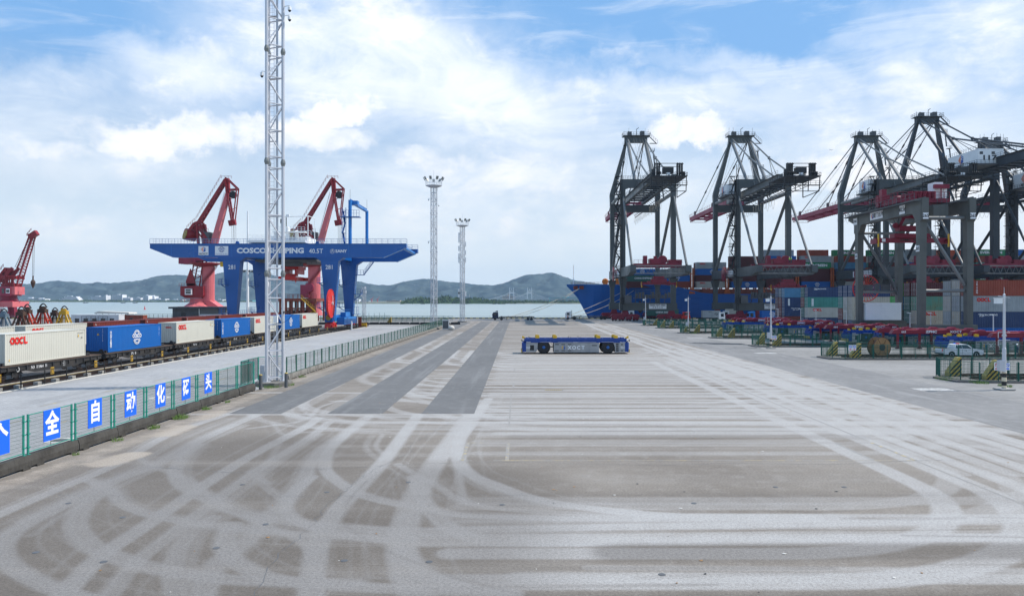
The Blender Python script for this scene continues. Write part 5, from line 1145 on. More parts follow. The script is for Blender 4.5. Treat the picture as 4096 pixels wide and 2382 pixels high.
# ------------------------------------------------------------------ container ship
def ship():
    t = thing('container_ship', 'large blue container ship moored under the quay cranes, bow to the left', 'ship', (21, 321, -5))
    # sections: x from the stem, half beam at deck, half beam at waterline, deck height above water
    S = [(0.0, 0.3, 0.0, 19.1, 18.5), (2.4, 2.6, 0.0, 19.05, 16.0), (4.8, 4.6, 0.0, 19.0, 13.2), (8.8, 7.6, 0.1, 18.9, 5.6), (11.0, 9.4, 0.6, 18.8, 0.8), (14, 11.8, 1.8, 18.8, 0), (20, 15.2, 4.6, 18.7, 0), (28, 18.0, 9.0, 18.6, 0), (38, 20.0, 14.6, 18.5, 0), (46, 20.0, 17.6, 17.2, 0), (54, 20.0, 19.3, 15.3, 0), (60, 20.0, 20.0, 14.9, 0), (90, 20.0, 20.0, 14.9, 0), (150, 20, 20, 14.9, 0), (250, 20, 20, 14.9, 0), (275, 19, 17, 15.0, 0), (285, 17, 8, 15.0, 4)]
    V, Fc = [], []; m = 8
    for side in (-1, 1):
        off = len(V)
        for x, bd, bw, zd, zb in S:
            for i in range(m):
                f = i / (m - 1); z = zb + (zd - zb) * f; fl = f ** 1.5 if x < 60 else min(1, f * 3); V.append((x, side * (bw + (bd - bw) * fl), z - (1.5 if zb == 0 and i == 0 else 0)))
        for k in range(len(S) - 1):
            for i in range(m - 1): Fc.append((off + k * m + i, off + (k + 1) * m + i, off + (k + 1) * m + i + 1, off + k * m + i + 1))
    n = len(S) * m
    for k in range(len(S) - 1): Fc.append((k * m + m - 1, (k + 1) * m + m - 1, n + (k + 1) * m + m - 1, n + k * m + m - 1))
    b = MB(); b.add(V, Fc); b.build('hull', 'hull_blue', t)
    b = MB()
    for k in range(len(S) - 4):
        if S[k][0] < 46:
            for sd in (-1, 1): b.tube((S[k][0], sd * S[k][1], S[k][3] + 0.05), (S[k + 1][0], sd * S[k + 1][1], S[k + 1][3] + 0.05), 0.10, 4)
    b.build('sheer_strake', 'blue_light', t)
    b = MB(); 
    for sd in (-1, 1): b.rail([(2, sd * 1.6, 19.0), (14, sd * 11.6, 18.8), (38, sd * 19.8, 18.6)], 1.1, 2.0, 0.05)
    b.build('deck_rail', 'rust_red', t)
    b = MB(); b.tube((3.0, 0, 19), (3.0, 0, 27.5), 0.16, 5); b.build('foremast', 'white', t)
    for x, y in ((16, -6), (21, -9), (33, -12), (34.5, -12)):
        b = MB(); b.lathe([(1.0, -0.9), (1.3, -0.7), (0.6, -0.6), (0.6, 0.6), (1.3, 0.7), (1.0, 0.9)], (x, y, 20.3), 'y', 12); b.box(x - 0.9, x + 0.9, y - 1.2, y + 1.2, 18.8, 19.3); b.build('mooring_winch', 'orange', t)
    # panama leads and fairleads in dark red, anchor in its pocket
    for x, f in ((3.6, 0.96), (6.0, 0.96), (25, 0.9), (28, 0.9)):
        yy = -np.interp(x, [s[0] for s in S], [s[1] for s in S]); b = MB(); b.box(x - 0.9, x + 0.9, yy * f - 0.45, yy * f + 0.3, 17.0, 18.4); b.box(x - 0.5, x + 0.5, yy * f - 0.5, yy * f - 0.44, 17.3, 18.1); b.build('fairlead', 'rust_red', t)
    ya = -np.interp(30, [s[0] for s in S], [s[2] for s in S]) * 0.55 - 7.5
    b = MB(); b.box(29.2, 29.8, ya - 1.2, ya - 0.7, 8.2, 12.4); b.add([(27.6, ya - 1.2, 10.2), (29.5, ya - 1.4, 8.0), (31.4, ya - 1.2, 10.2), (31.0, ya - 1.0, 8.4), (29.5, ya - 1.3, 7.0), (28.0, ya - 1.0, 8.4)], [(0, 1, 4, 5), (1, 2, 3, 4)]); b.build('anchor', 'rust', t)
    b = MB(); b.lathe([(1.9, -1.5), (1.5, 0.8), (0.2, 1.2)], (29.6, ya + 0.9, 12.6), 'y', 14); b.build('anchor_pocket', 'blue_light', t)
    # breakwater and hatch coaming
    b = MB(); b.box(39.5, 40.2, -17, 17, 15, 20.5); b.build('breakwater', 'hull_blue', t)
    b = MB(); b.box(44, 262, -19.2, 19.2, 14.9, 16.9); b.build('hatch_coaming', 'rust_red', t)
    for i in range(14):
        x = 36.4 + 14.3 * i
        if 36 < x < 250 and i > 0:
            b = MB()
            for y in (-19.4, -10, 0, 10, 19): b.box(x - 1.6, x - 1.1, y - 0.35, y + 0.35, 15, 25.5); b.box(x - 0.8, x - 0.3, y - 0.35, y + 0.35, 15, 25.5)
            b.prism([(x - 2.2, 15.0), (x + 0.3, 15.0), (x - 0.2, 17.4), (x - 1.7, 17.4)], 'y', -19.9, -19.4)
            for z in (17.6, 20.3, 23.0, 25.4): b.box(x - 1.6, x - 0.3, -19.6, 19.4, z, z + 0.15)
            b.build('lashing_bridge', 'hull_rust', t)
    return t
ship()
BX = [44.3 + 14.3 * i for i in range(12)]
ROW = [  # tiers from the deck upwards, front row
 ['maroon', 'darkgreen:china', 'blue:globe'], ['rustred', 'blue:globe'], ['white:oocl', 'maroon', 'blue:globe', 'grey:oocl'], ['blue:globe', 'maroon', 'brown', 'maroon'],
 ['maroon', 'maroon', 'brown', 'maroon', 'blue'], ['blue:globe', 'maroon', 'maroon', 'green:evergreen', 'grey:oocl'], ['white:oocl', 'maroon', 'navy', 'lightblue', 'rustred'], ['maroon', 'green:evergreen', 'teal', 'brown', 'grey'],
 ['brown', 'maroon', 'navy', 'blue', 'white', 'grey'], ['teal', 'grey', 'navy', 'maroon', 'rustred'], ['maroon', 'green:evergreen', 'grey', 'teal', 'rustred', 'green:evergreen'], ['navy', 'maroon', 'blue', 'orange', 'grey', 'blue']]
BACK = [['maroon'] * 3, ['blue', 'teal', 'grey'], ['maroon', 'maroon', 'rustred', 'maroon'], ['brown', 'maroon', 'maroon', 'maroon', 'maroon'], ['maroon', 'navy', 'maroon', 'maroon', 'maroon', 'grey'], ['blue', 'maroon', 'navy', 'teal', 'brown', 'rustred'],
        ['teal', 'maroon', 'blue', 'grey', 'white', 'green:evergreen'], ['grey', 'maroon', 'navy', 'teal', 'white', 'green:evergreen'], ['navy', 'rustred', 'blue', 'teal', 'navy', 'grey'], ['maroon'] * 5 + ['orange'], ['maroon', 'blue', 'teal', 'white', 'grey', 'green:evergreen'], ['blue', 'maroon', 'rustred', 'navy', 'orange', 'grey']]
CN = {'maroon': 'maroon', 'darkgreen': 'dark green', 'blue': 'blue', 'rustred': 'rust red', 'white': 'off-white', 'grey': 'pale grey', 'brown': 'red-brown', 'green': 'green', 'navy': 'navy', 'lightblue': 'light blue', 'teal': 'teal', 'orange': 'orange-red', 'brightgreen': 'bright green', 'cream': 'cream', 'slate': 'slate blue', 'tealrust': 'teal rust-streaked', 'whiterust': 'off-white rust-streaked'}
LG = {'globe': ' with white globe emblem', 'oocl': ' with red emblem', 'evergreen': ' lettered EVERGREEN', 'china': ' lettered CHINA SHIPPING', '': ''}
ORD = ['lowest', 'second', 'third', 'fourth', 'fifth', 'sixth']
BAYN = ['foremost', 'second', 'third', 'fourth', 'fifth', 'sixth', 'seventh', 'eighth', 'ninth', 'tenth', 'eleventh', 'twelfth']
for rowi, (y, rows) in enumerate(((302.6, ROW), (305.3, BACK))):
    for i, tiers in enumerate(rows):
        for k, s in enumerate(tiers):
            c, _, lg = s.partition(':')
            container(BX[i], y, 12.4 + k * 2.62, 0, 12.19, 2.59, c, f'{CN[c]} container{LG[lg]}, {ORD[k]} tier of the {BAYN[i]} ship bay, {"quay side" if rowi == 0 else "behind the quay side"}', 'containers stacked on the ship', logo=lg or None, lx=2.6 if lg == 'oocl' else None)

# mooring ropes
def rope(p, q, sag, label, r=0.07):
    P = [Vector(p).lerp(Vector(q), i / 14) - Vector((0, 0, sag * 4 * (i / 14) * (1 - i / 14))) for i in range(15)]
    b = MB(); b.path(P, r, 5); tag(b.build('mooring_rope', 'rope'), label, 'rope', 'mooring ropes of the ship')
rope((26.5, 316, 12.6), (-5, 290, 0.4), 1.2, 'upper of two head ropes running from the bow tip down left to the quay', 0.10)
rope((26.0, 316, 12.2), (-4, 290, 0.4), 2.0, 'lower of two head ropes running from the bow tip to the quay', 0.10)
rope((46.5, 308, 12.4), (17.5, 292, 0.4), 0.6, 'spring rope from the bow side down to the quay beside the white tractor', 0.10)
rope((49.3, 306, 12.4), (18.0, 292, 0.4), 2.2, 'slacker spring rope right beside the other one near the white tractor', 0.10)

# ------------------------------------------------------------------ lattice lamp masts
def lattice_mast(loc, label, z0, top, r, pts, col, lamps=True, cams=True, bay=2.36, sect=9.94, group=None, ped=1.6):
    t = thing('lattice_mast', label, 'lamp mast', loc, 0, group)
    b = MB(); b.lathe([(ped, 0), (ped, 0.32), (ped * 0.94, 0.36), (0, 0.36)], (0, 0, 0), 'z', 20); b.build('foundation', 'barrier_far', t)
    for i, (x, y) in enumerate(pts):
        b = MB(); b.tube((x, y, 0.36), (x, y, top), r, 10); b.lathe([(r * 2.4, 0.36), (r * 2.4, 0.41), (r, 0.42)], (x, y, 0), 'z', 10)
        for k in range(6): a = k * 1.047; b.beam((x + r * math.cos(a), y + r * math.sin(a), 0.75), (x + r * 2.2 * math.cos(a), y + r * 2.2 * math.sin(a), 0.42), 0.03, 0.03)
        lg = b.build('leg', col, t)
        z = sect
        while z < top:
            f = MB(); f.lathe([(r * 1.02, -0.30), (r * 1.45, -0.05), (r * 1.5, -0.04), (r * 1.5, 0.04), (r * 1.45, 0.05), (r * 1.02, 0.30)], (x, y, z), 'z', 10)
            for k in range(8): a = k * 0.785; f.box(x + r * 1.3 * math.cos(a) - 0.02, x + r * 1.3 * math.cos(a) + 0.02, y + r * 1.3 * math.sin(a) - 0.02, y + r * 1.3 * math.sin(a) + 0.02, z - 0.12, z + 0.12)
            f.build('flange', 'lamp_face' if r > 0.14 else col, lg); z += sect
    n = len(pts)
    b = MB(); z = 0.7; k = 0
    while z < top - 0.5:
        s0 = (z // sect) * sect; zz = min(z + bay, (s0 + sect) - 0.5) if (s0 + sect) - z > 1.0 else s0 + sect + 0.5
        for i in range(n):
            (x0, y0), (x1, y1) = pts[i], pts[(i + 1) % n]
            b.tube((x0, y0, z), (x1, y1, z), r * 0.42, 5)
            if zz - z > 1.2 and zz < top:
                if (k + i) % 2: x0, y0, x1, y1 = x1, y1, x0, y0
                b.tube((x0, y0, z + 0.1), (x1, y1, zz - 0.1), r * 0.38, 5)
        z = zz if zz - z > 0.5 else z + 1.0; k += 1
    q = b.build('bracing', col, t); q['kind'] = 'stuff'
    cx, cy = sum(p[0] for p in pts) / n, sum(p[1] for p in pts) / n
    b = MB()
    for dx in (-0.2, 0.2): b.tube((cx - 0.12 + dx, cy + 0.1, 0.4), (cx - 0.12 + dx, cy + 0.1, top), 0.022, 4)
    z = 0.7
    while z < top: b.tube((cx - 0.32, cy + 0.1, z), (cx + 0.08, cy + 0.1, z), 0.014, 4, cap=False); z += 0.33
    z = 5.0
    while z < top: b.box(cx - 0.4, cx + 0.35, cy - 0.05, cy + 0.35, z, z + 0.03); b.rail([(cx - 0.4, cy - 0.05, z), (cx + 0.35, cy - 0.05, z)], 0.9, 0.4, 0.012); z += 5.6
    b.build('ladder', col, t)
    b = MB(); b.box(cx + 0.25, cx + 0.42, cy + 0.05, cy + 0.2, 0.4, top); b.build('cable_duct', col, t)
    if lamps:
        w = pts[1][0] - pts[0][0] if n == 3 else 1.4; R0 = ped * 1.3
        b = MB(); b.lathe([(R0 * 0.55, 0), (R0, 0.35), (R0, 0.42), (R0 * 0.5, 0.36)], (cx, cy, top), 'z', 14)
        for k in range(14):
            a = k * 6.2832 / 14; b.tube((cx + R0 * math.cos(a), cy + R0 * math.sin(a), top + .4), (cx + R0 * math.cos(a), cy + R0 * math.sin(a), top + 1.7), 0.035, 4)
            a2 = a + 6.2832 / 14
            for h in (0.9, 1.3, 1.7): b.tube((cx + R0 * math.cos(a), cy + R0 * math.sin(a), top + h), (cx + R0 * math.cos(a2), cy + R0 * math.sin(a2), top + h), 0.03, 4, cap=False)
        b.tube((cx, cy, top), (cx, cy, top + 4.4), 0.03, 4); b.build('lamp_platform', col, t)
        for k in range(9):
            a = k * 6.2832 / 9 + 0.3; c = Vector((cx + (R0 + 0.35) * math.cos(a), cy + (R0 + 0.35) * math.sin(a), top + 2.15)); d = Vector((math.cos(a), math.sin(a), 0))
            b = MB(); b.beam(c - d * 0.16 - Vector((0, 0, .36)), c + d * 0.26 + Vector((0, 0, .38)), 0.62, 0.16); b.tube(c - d * 0.3 - Vector((0, 0, 0.45)), c - Vector((0, 0, 0.1)), 0.04, 4); b.build('floodlight', 'lamp_face', t)
    return t
def dome_cam(t, x, y, z, s):
    b = MB(); b.tube((x, y, z), (x + s * 0.55, y - 0.05, z + 0.08), 0.04, 5); b.tube((x + s * 0.55, y - 0.05, z + 0.08), (x + s * 0.55, y - 0.05, z - 0.1), 0.04, 5); b.lathe([(0.05, 0.12), (0.16, 0.05), (0.17, -0.22), (0.10, -0.24)], (x + s * 0.55, y - 0.05, z - 0.12), 'z', 10); c = b.build('camera', 'white', t)
    b = MB(); b.lathe([(0.13, 0), (0.12, -0.1), (0.05, -0.17), (0, -0.18)], (x + s * 0.55, y - 0.05, z - 0.33), 'z', 10); b.build('lens_dome', 'machine_black', c)
bx, by = -21.85, 66.2
m1 = lattice_mast((bx, by, 0), 'tall pale grey lattice mast rising out of the top of the picture', 0, 40, 0.148, [(-0.72, 0.75), (-0.42, -0.7), (0.73, 0.25)], 'galvanised')
dome_cam(m1, -0.72, 0.6, pyZ(278, 66), -1); dome_cam(m1, 0.8, 0.2, pyZ(20, 66), 1); dome_cam(m1, 0.8, 0.2, pyZ(58, 66), 1)
b = MB(); z = pyZ(1247, 66); b.tube((0.73, 0.2, z - 0.2), (0.9, 0.1, z + 0.05), 0.08, 4); b.tube((0.73, 0.2, z), (1.95, 0.0, z + 0.05), 0.03, 4); b.tube((1.93, 0, z), (1.95, 0, z + 0.35), 0.05, 5); b.lathe([(0.05, 0), (0.05, 0.55)], (2.03, 0, z + 0.3), 'z', 8); b.build('antenna', 'machine_grey', m1)
b = MB(); P = [Vector((1.95, 0, z + 0.2)).lerp(Vector((0.1, 0, z - 0.9)), i / 8) - Vector((0, 0, 0.5 * math.sin(math.pi * i / 8))) for i in range(9)]; b.path(P, 0.018, 4); b.build('cable', 'machine_black', m1)
b = MB(); b.box(0.05, 0.4, -0.35, -0.1, pyZ(1290, 66), pyZ(1262, 66)); b.build('junction_box', 'white', m1)
b = MB(); b.box(-1.35, -0.95, 0.3, 1.0, 0.36, 1.7); b.build('control_cabinet', 'galvanised', m1)
tri = [(-0.75, 0.45), (0.0, -0.8), (0.75, 0.45)]
m2 = lattice_mast((-21.7, 190, 0), 'taller of the two white lattice floodlight masts at the end of the weathered fence', 0, 36.4, 0.13, tri, 'galvanised_far')
m3 = lattice_mast((-18.9, 250, 0), 'shorter of the two middle lattice floodlight masts, hung with white antenna boxes', 0, 32.2, 0.13, tri, 'galvanised_far')
b = MB()
for z in (28.5, 26.8, 24, 21.5, 20, 9.5, 8.4): b.box(-1.35, -0.95, -0.3, 0.2, z, z + 1.7)
for z in (25.5, 22.6, 20.2, 8.8): b.box(0.95, 1.3, -0.3, 0.2, z, z + 1.6)
b.tube((0.7, 0, 8.8), (2.4, 0, 8.6), 0.05, 4); b.tube((2.4, 0, 8.4), (2.4, 0, 9.4), 0.05, 4); q = b.build('antenna', 'white', m3); q['kind'] = 'stuff'
dome_cam(m2, -0.75, 0, 33.5, -1); dome_cam(m2, 0.75, 0, 32, 1); dome_cam(m2, -0.75, 0, 22.6, -1)
m4 = lattice_mast((-60.3, 289, 0), 'small distant lattice antenna mast on the quay right of the blue crane', 0, 12.3, 0.10, [(-0.7, 0.4), (0, -0.7), (0.7, 0.4)], 'galvanised_far', lamps=False)
b = MB(); [b.box(x, x + 0.5, -0.9, -0.6, z, z + 0.9) for x, z in ((-1.2, 10.6), (0.7, 10.2), (-1.1, 8.8), (0.4, 11.8))]; q = b.build('antenna', 'white', m4); q['kind'] = 'stuff'
for x, y, lab in ((-21.9, 62.9, 'grey steel bollard left of the two at the foot of the tall lattice mast'), (-20.2, 64.4, 'grey steel bollard right of the tall lattice mast, beside the asphalt')):
    t = thing('bollard', lab, 'bollard', (x, y, 0), 0, 'bollards guarding the mast'); b = MB(); b.lathe([(0.15, 0), (0.15, 1.22), (0.12, 1.28), (0, 1.3)], (0, 0, 0), 'z', 12); b.build('post', 'machine_grey', t); b = MB(); b.lathe([(0.153, 1.22), (0.13, 1.285), (0, 1.306)], (0, 0, 0), 'z', 12); b.build('cap', 'yellow_dirty', t)
t = thing('utility_cabinet', 'grey utility cabinet by the foot of the taller middle mast', 'cabinet', (-18.5, 189, 0)); b = MB(); b.box(-0.8, 0.8, -0.5, 0.5, 0.1, 2.4); b.box(-0.9, 0.9, -0.6, 0.6, 2.4, 2.5); b.build('body', 'galvanised_far', t); b = MB(); b.box(-0.7, 0.7, -0.53, -0.501, 0.3, 2.2); b.build('door', 'machine_grey', t)
t = thing('sandbag_pile', 'pale bag lying right of the cabinet by the middle mast', 'sack', (-16.8, 186, 0)); b = MB(); b.lathe([(0.0, 0), (0.7, 0.1), (0.8, 0.6), (0.5, 1.0), (0, 1.1)], (0, 0, 0), 'z', 10); b.build('sack', 'concrete_pale', t, smooth=True)

# white camera pole behind the blue crane, service poles
t = thing('camera_pole', 'tall tapered white pole with a ring of lamps between the blue crane legs', 'pole', (-80.8, 221, 0)); b = MB(); b.lathe([(0.45, 0), (0.2, 34)], (0, 0, 0), 'z', 10); b.build('pole', 'white', t)
b = MB()
for k in range(7): a = k * 0.9; b.box(1.5 * math.cos(a) - 0.25, 1.5 * math.cos(a) + 0.25, 1.5 * math.sin(a) - 0.25, 1.5 * math.sin(a) + 0.25, 15.8, 16.3)
b.tube((-1.7, 0, 16.4), (1.7, 0, 16.4), 0.06, 4); b.tube((0, -1.6, 16.4), (0, 1.6, 16.4), 0.06, 4); q = b.build('lamp_ring', 'machine_grey', t)
def slim_pole(x, y, label, z=8.1):
    t = thing('service_pole', label, 'pole', (x, y, 0), 0, 'slim grey poles along the side road')
    b = MB(); b.lathe([(0.17, 0.1), (0.15, 3.5), (0.115, 3.52), (0.09, z), (0.02, z + 0.05), (0.015, z + 0.6)], (0, 0, 0), 'z', 12); b.build('pole', 'galvanised', t)
    b = MB(); b.lathe([(0.185, 0.15), (0.18, 1.5)], (0, 0, 0), 'z', 12); b.build('striped_sleeve', 'hazard_pole', t)
    b = MB(); b.box(-0.75, -0.25, -0.2, 0.2, z - 0.8, z - 0.35); b.box(-0.8, -0.2, -0.25, 0.25, z - 0.35, z - 0.31); b.build('equipment_box', 'white', t)
    b = MB(); b.tube((-0.5, 0, z - 0.15), (0.5, 0, z - 0.3), 0.03, 4)
    for zz in (z * 0.6, z * 0.52, z * 0.3): b.tube((-0.5, 0, zz), (0.5, 0, zz), 0.03, 4); b.tube((-0.5, 0, zz), (-0.5, 0, zz - 0.5), 0.025, 4)
    b.build('bracket', 'galvanised', t); b = MB(); b.box(-0.6, -0.15, -0.35, 0.05, 1.6, 2.5); b.build('junction_box', 'galvanised', t); b = MB(); b.box(-0.6, 0.6, -0.6, 0.6, 0, 0.1); b.build('footing', 'concrete', t)
for x, y, l in ((37.4, 217.5, 'slim grey pole farthest along the side road, by the first fence island'), (38.6, 168, 'slim grey pole in front of the blue hull between the first two quay cranes'), (39.6, 116, 'slim grey pole with white box in front of the blue truck'), (41.3, 62.9, 'nearest slim grey pole with box, at the right edge of the photograph')): slim_pole(x, y, l)
def small_lamp(x, y, label, h=5.2):
    t = thing('yard_lamp', label, 'street lamp', (x, y, 0), 0, 'small lamps in the container yard'); b = MB(); b.lathe([(0.11, 0), (0.07, h)], (0, 0, 0), 'z', 8); b.build('pole', 'galvanised', t); b = MB(); b.box(-0.5, 0.1, -0.14, 0.14, h, h + 0.1); b.build('lamp_head', 'white', t)
for px, D, l in ((2982 + 130, 185, 'small lamp pole beside the blue container truck'), (3203, 184, 'small lamp pole before the navy lettered container'), (3264, 172, 'small lamp pole in front of the cream container stack left of the grey gantry crane'), (3386, 150, 'small lamp pole left of the white generator house'), (3640, 132, 'small lamp pole left of the nearest grey gantry leg'), (3723, 131, 'small lamp pole in front of the rust-streaked white container'), (3973, 118, 'small lamp pole in front of the large navy container')): small_lamp(pxX(px, D), D, l)

# ------------------------------------------------------------------ fenced rail islands on the right
gp, gw = panel_mesh(3.4, 1.75, 0.013, 'fence_mesh', 'fence_mesh', gap=0.13, hg=0.30)
go = MB(); go.tube((0, 0, 0), (0, 0, 1.9), 0.05, 6); gom = go.mesh('post', ['fence_mesh'])
wd = MB(); wd.prism([(-0.66, 0), (0.62, 0), (0.62, 1.85), (0.34, 1.85), (-0.66, 0.40)], 'y', -0.34, 0.34); wdm = wd.mesh('wedge_body', ['yellow_dirty'])
wf = MB(); wf.prism([(-0.63, 0.02), (0.60, 0.02), (0.60, 1.80), (0.36, 1.80), (-0.63, 0.38)], 'y', -0.36, -0.345); wfm = wf.mesh('striped_face', ['hazard'])
ISL = [(216, 37.0, 'farthest'), (195.7, 37.5, 'sixth'), (166.9, 37.3, 'fifth'), (145.7, 39, 'fourth'), (120, 39, 'third'), (95.3, 40.5, 'second'), (69.1, 41.3, 'nearest')]
for i, (D, x0, nm) in enumerate(ISL):
    L = {6: 6, 5: 13, 4: 15}.get(i, 17)
    b = MB(); b.prism([(x0 - 0.6, D - 0.4), (x0 + 3, D - 1.4), (x0 + 90, D - 1.4), (x0 + 90, D + 5.4), (x0 + 1.5, D + 5.4), (x0 - 0.8, D + 3.2)], 'z', -0.01, 0.13); ib = structure(b.build('rail_island', 'ballast'))
    tr = thing('crane_track', f'dark rails and sleepers on the {nm} fenced island from the camera' if i < 6 else 'dark rails and sleepers on the nearest fenced island', 'railway track', (x0, D, 0.13))
    for y in (0.9, 3.6): b = MB(); b.box(1.5, 85, y - 0.04, y + 0.04, 0.10, 0.24); b.box(1.5, 85, y - 0.09, y + 0.09, 0.07, 0.10); b.build('rail', 'rail_steel', tr)
    b = MB(); b.box(-0.14, 0.14, -0.75, 0.75, 0, 0.07); sm = b.mesh('sleeper', ['barrier'])
    for k in range(40):
        for y in (0.9, 3.6): link('sleeper', sm, tr, loc=(1.9 + k * 0.75, y, 0))
    f = thing('island_fence', f'green mesh fence round the {nm} rail island of the right-hand yard', 'fence', (x0, D, 0.0), 0, 'green fences round the rail islands')
    for yy, xs in ((-1.0, 1.2), (5.0, 0.6)):
        for k in range(L):
            o = link('fence_panel', gp, f, loc=(xs + k * 3.62, yy, 0.12), rotz=R(-90)); link('wire_mesh', gw, o)
            link('post', gom, f, loc=(xs + k * 3.62 - 0.05, yy, 0)); link('post', gom, f, loc=(xs + k * 3.62 + 3.47, yy, 0))
    for (xa, ya), (xb, yb) in (((0, 0), (1.2, -1.0)), ((0, 0), (-0.1, 3.2)), ((-0.1, 3.2), (0.6, 5.0))):
        Lh = math.hypot(xb - xa, yb - ya); o = link('fence_panel', gp, f, loc=(xa, ya, 0.12)); o.scale = (1, Lh / 3.4, 1); o.rotation_euler = (0, 0, math.atan2(-(xb - xa), yb - ya)); link('wire_mesh', gw, o); link('post', gom, f, loc=(xa, ya, 0))
    for wx, wy, wn in ((1.5, 3.7, 'rear'), (3.1, 0.4, 'front')):
        if i == 0 and wn == 'rear': continue
        w = thing('striped_buffer', f'yellow and black striped concrete wedge, {wn} one on the {nm} rail island', 'concrete block', (x0 + wx, D + wy, 0.12), 0, 'striped end blocks of the rail islands')
        link('wedge', wdm, w); link('striped_face', wfm, w)
for D, x0 in ((69.1, 41.3), (95.3, 40.5), (120, 39.0)):
    t = thing('safety_sign', {69.1: 'three small pictogram panels on the nearest green gate', 95.3: 'pictogram panel by the striped wedge left of the cable reel', 120: 'small pictogram panel beside the third island wedge'}[D], 'sign', (x0 + (2.5 if D < 70 else 1.6), D - 0.98, 1.15))
    n = 3 if D < 70 else 2
    for k in range(n):
        b = MB(); b.box(k * 0.5, k * 0.5 + 0.46, -0.03, -0.01, 0, 0.75); p = b.build('sign_panel', 'sign_white', t)
        strokes([arc(k * 0.5 + 0.23, 0.48, 0.15, 0.15, 0, 360, 10), [(k * 0.5 + 0.12, 0.59), (k * 0.5 + 0.34, 0.37)]], 0.05, 'pictogram', p, (0, -0.035, 0), 'logo_red' if k < 2 and D < 70 else 'sign_blue')
        b = MB(); b.box(k * 0.5 + 0.1, k * 0.5 + 0.36, -0.036, -0.031, 0.08, 0.2); b.build('caption_bar', 'logo_red' if k < 2 else 'sign_blue', p)
# cable reel of wood on the second island
D, x0 = 95.3, 40.5
t = thing('cable_drum', 'large wooden cable drum standing behind the green fence near the pickup', 'cable drum', (pxX(3516, 97.0), 97.0, 0.14), R(12))
for y in (-0.55, 0.55):
    b = MB(); b.lathe([(0.42, -0.06), (1.28, -0.06), (1.28, 0.06), (0.42, 0.06), (0.42, -0.06)], (0, y, 1.28), 'y', 28); fl = b.build('flange', 'wood', t)
    b = MB(); b.lathe([(1.26, -0.075), (1.32, -0.075), (1.32, 0.075), (1.26, 0.075), (1.26, -0.075)], (0, y, 1.28), 'y', 28); [b.beam((0.45 * math.cos(a), y - 0.07, 1.28 + 0.45 * math.sin(a)), (1.25 * math.cos(a), y - 0.07, 1.28 + 1.25 * math.sin(a)), 0.05, 0.03) for a in (0, 1.05, 2.09, 3.14, 4.19, 5.24)]; b.build('steel_rim', 'rust', fl)
b = MB(); b.lathe([(0.62, -0.5), (0.62, 0.5)], (0, 0, 1.28), 'y', 20); b.build('barrel', 'rust', t)
b = MB(); b.lathe([(0.3, -0.64), (0.44, -0.64), (0.44, -0.56), (0.3, -0.56)], (0, 0, 1.28), 'y', 14); [b.tube((0.3 * math.cos(a), -0.6, 1.28 + 0.3 * math.sin(a)), (-0.3 * math.cos(a), -0.6, 1.28 - 0.3 * math.sin(a)), 0.03, 4) for a in (0, 1.05, 2.1)]; b.build('hub', 'machine_black', t)

# ------------------------------------------------------------------ container stacks of the yard
def stack(X, D, rows, nm, grp, cols=1, L=12.19):
    """rows: list of rows going away; each a list of columns; each a list of paint:logo from the ground up"""
    for r, cs in enumerate(rows):
        for c, tiers in enumerate(cs):
            for k, s in enumerate(tiers):
                p, _, lg = s.partition(':')
                vis = 'front row' if r == 0 else f'row {["", "second", "third", "fourth", "fifth"][r]}'
                lab = f'{CN[p].replace(" rust-streaked", "")} container{dict(LG, triton=" lettered TRITON", cronos=" lettered CRONOS", dongfang=" with name panel", steelworks=" lettered advanced cargo").get(lg, "")}, {ORD[k]} tier, {"" if r == 0 else ["", "second", "third", "fourth", "fifth"][r] + " row "}{"farther right in" if c else "of"} the {nm}'
                container(X + c * 12.6, D + r * 2.75, 0.05 + k * 2.745, 0, L, 2.72, p, lab, grp, door=True, logo=lg or None, lx=2.6 if lg == 'oocl' else None)
stack(78.0, 128, [[['blue:globe', 'navy:cronos', 'grey:oocl', 'rustred:triton'], ['blue', 'navy', 'grey', 'rustred']], [['white', 'whiterust', 'grey', 'white']], [['white', 'grey', 'white', 'grey']]], 'stack at the right edge', 'containers stacked in the yard')
stack(78.2, 145, [[['maroon', 'whiterust:oocl', 'tealrust', 'maroon:triton']], [['brown', 'darkgreen', 'darkgreen', 'maroon']], [['navy', 'maroon', 'blue', 'brightgreen']], [['maroon', 'brown', 'brightgreen', 'maroon']]], 'stack between the gantry crane legs', 'containers stacked in the yard')
stack(78.6, 174, [[['navy', 'whiterust:oocl', 'whiterust', 'navy:cronos'], ['brown', 'maroon', 'maroon:triton', 'maroon:triton']], [['maroon', 'white', 'white', 'navy']], [['navy', 'brown', 'teal', 'navy']]], 'stack behind the white generator house', 'containers stacked in the yard')
stack(77.9, 199, [[['navy:cronos', 'white:oocl', 'teal:dongfang', 'navy:cronos']], [['navy', 'darkgreen', 'brown', 'darkgreen']]], 'stack left of the gantry crane', 'containers stacked in the yard')
stack(77.4, 215, [[['brown', 'navy:steelworks', 'navy:dongfang', 'lightblue']], [['maroon', 'brown', 'brown', 'slate']], [['navy', 'maroon', 'maroon', 'navy']]], 'leftmost yard stack', 'containers stacked in the yard')

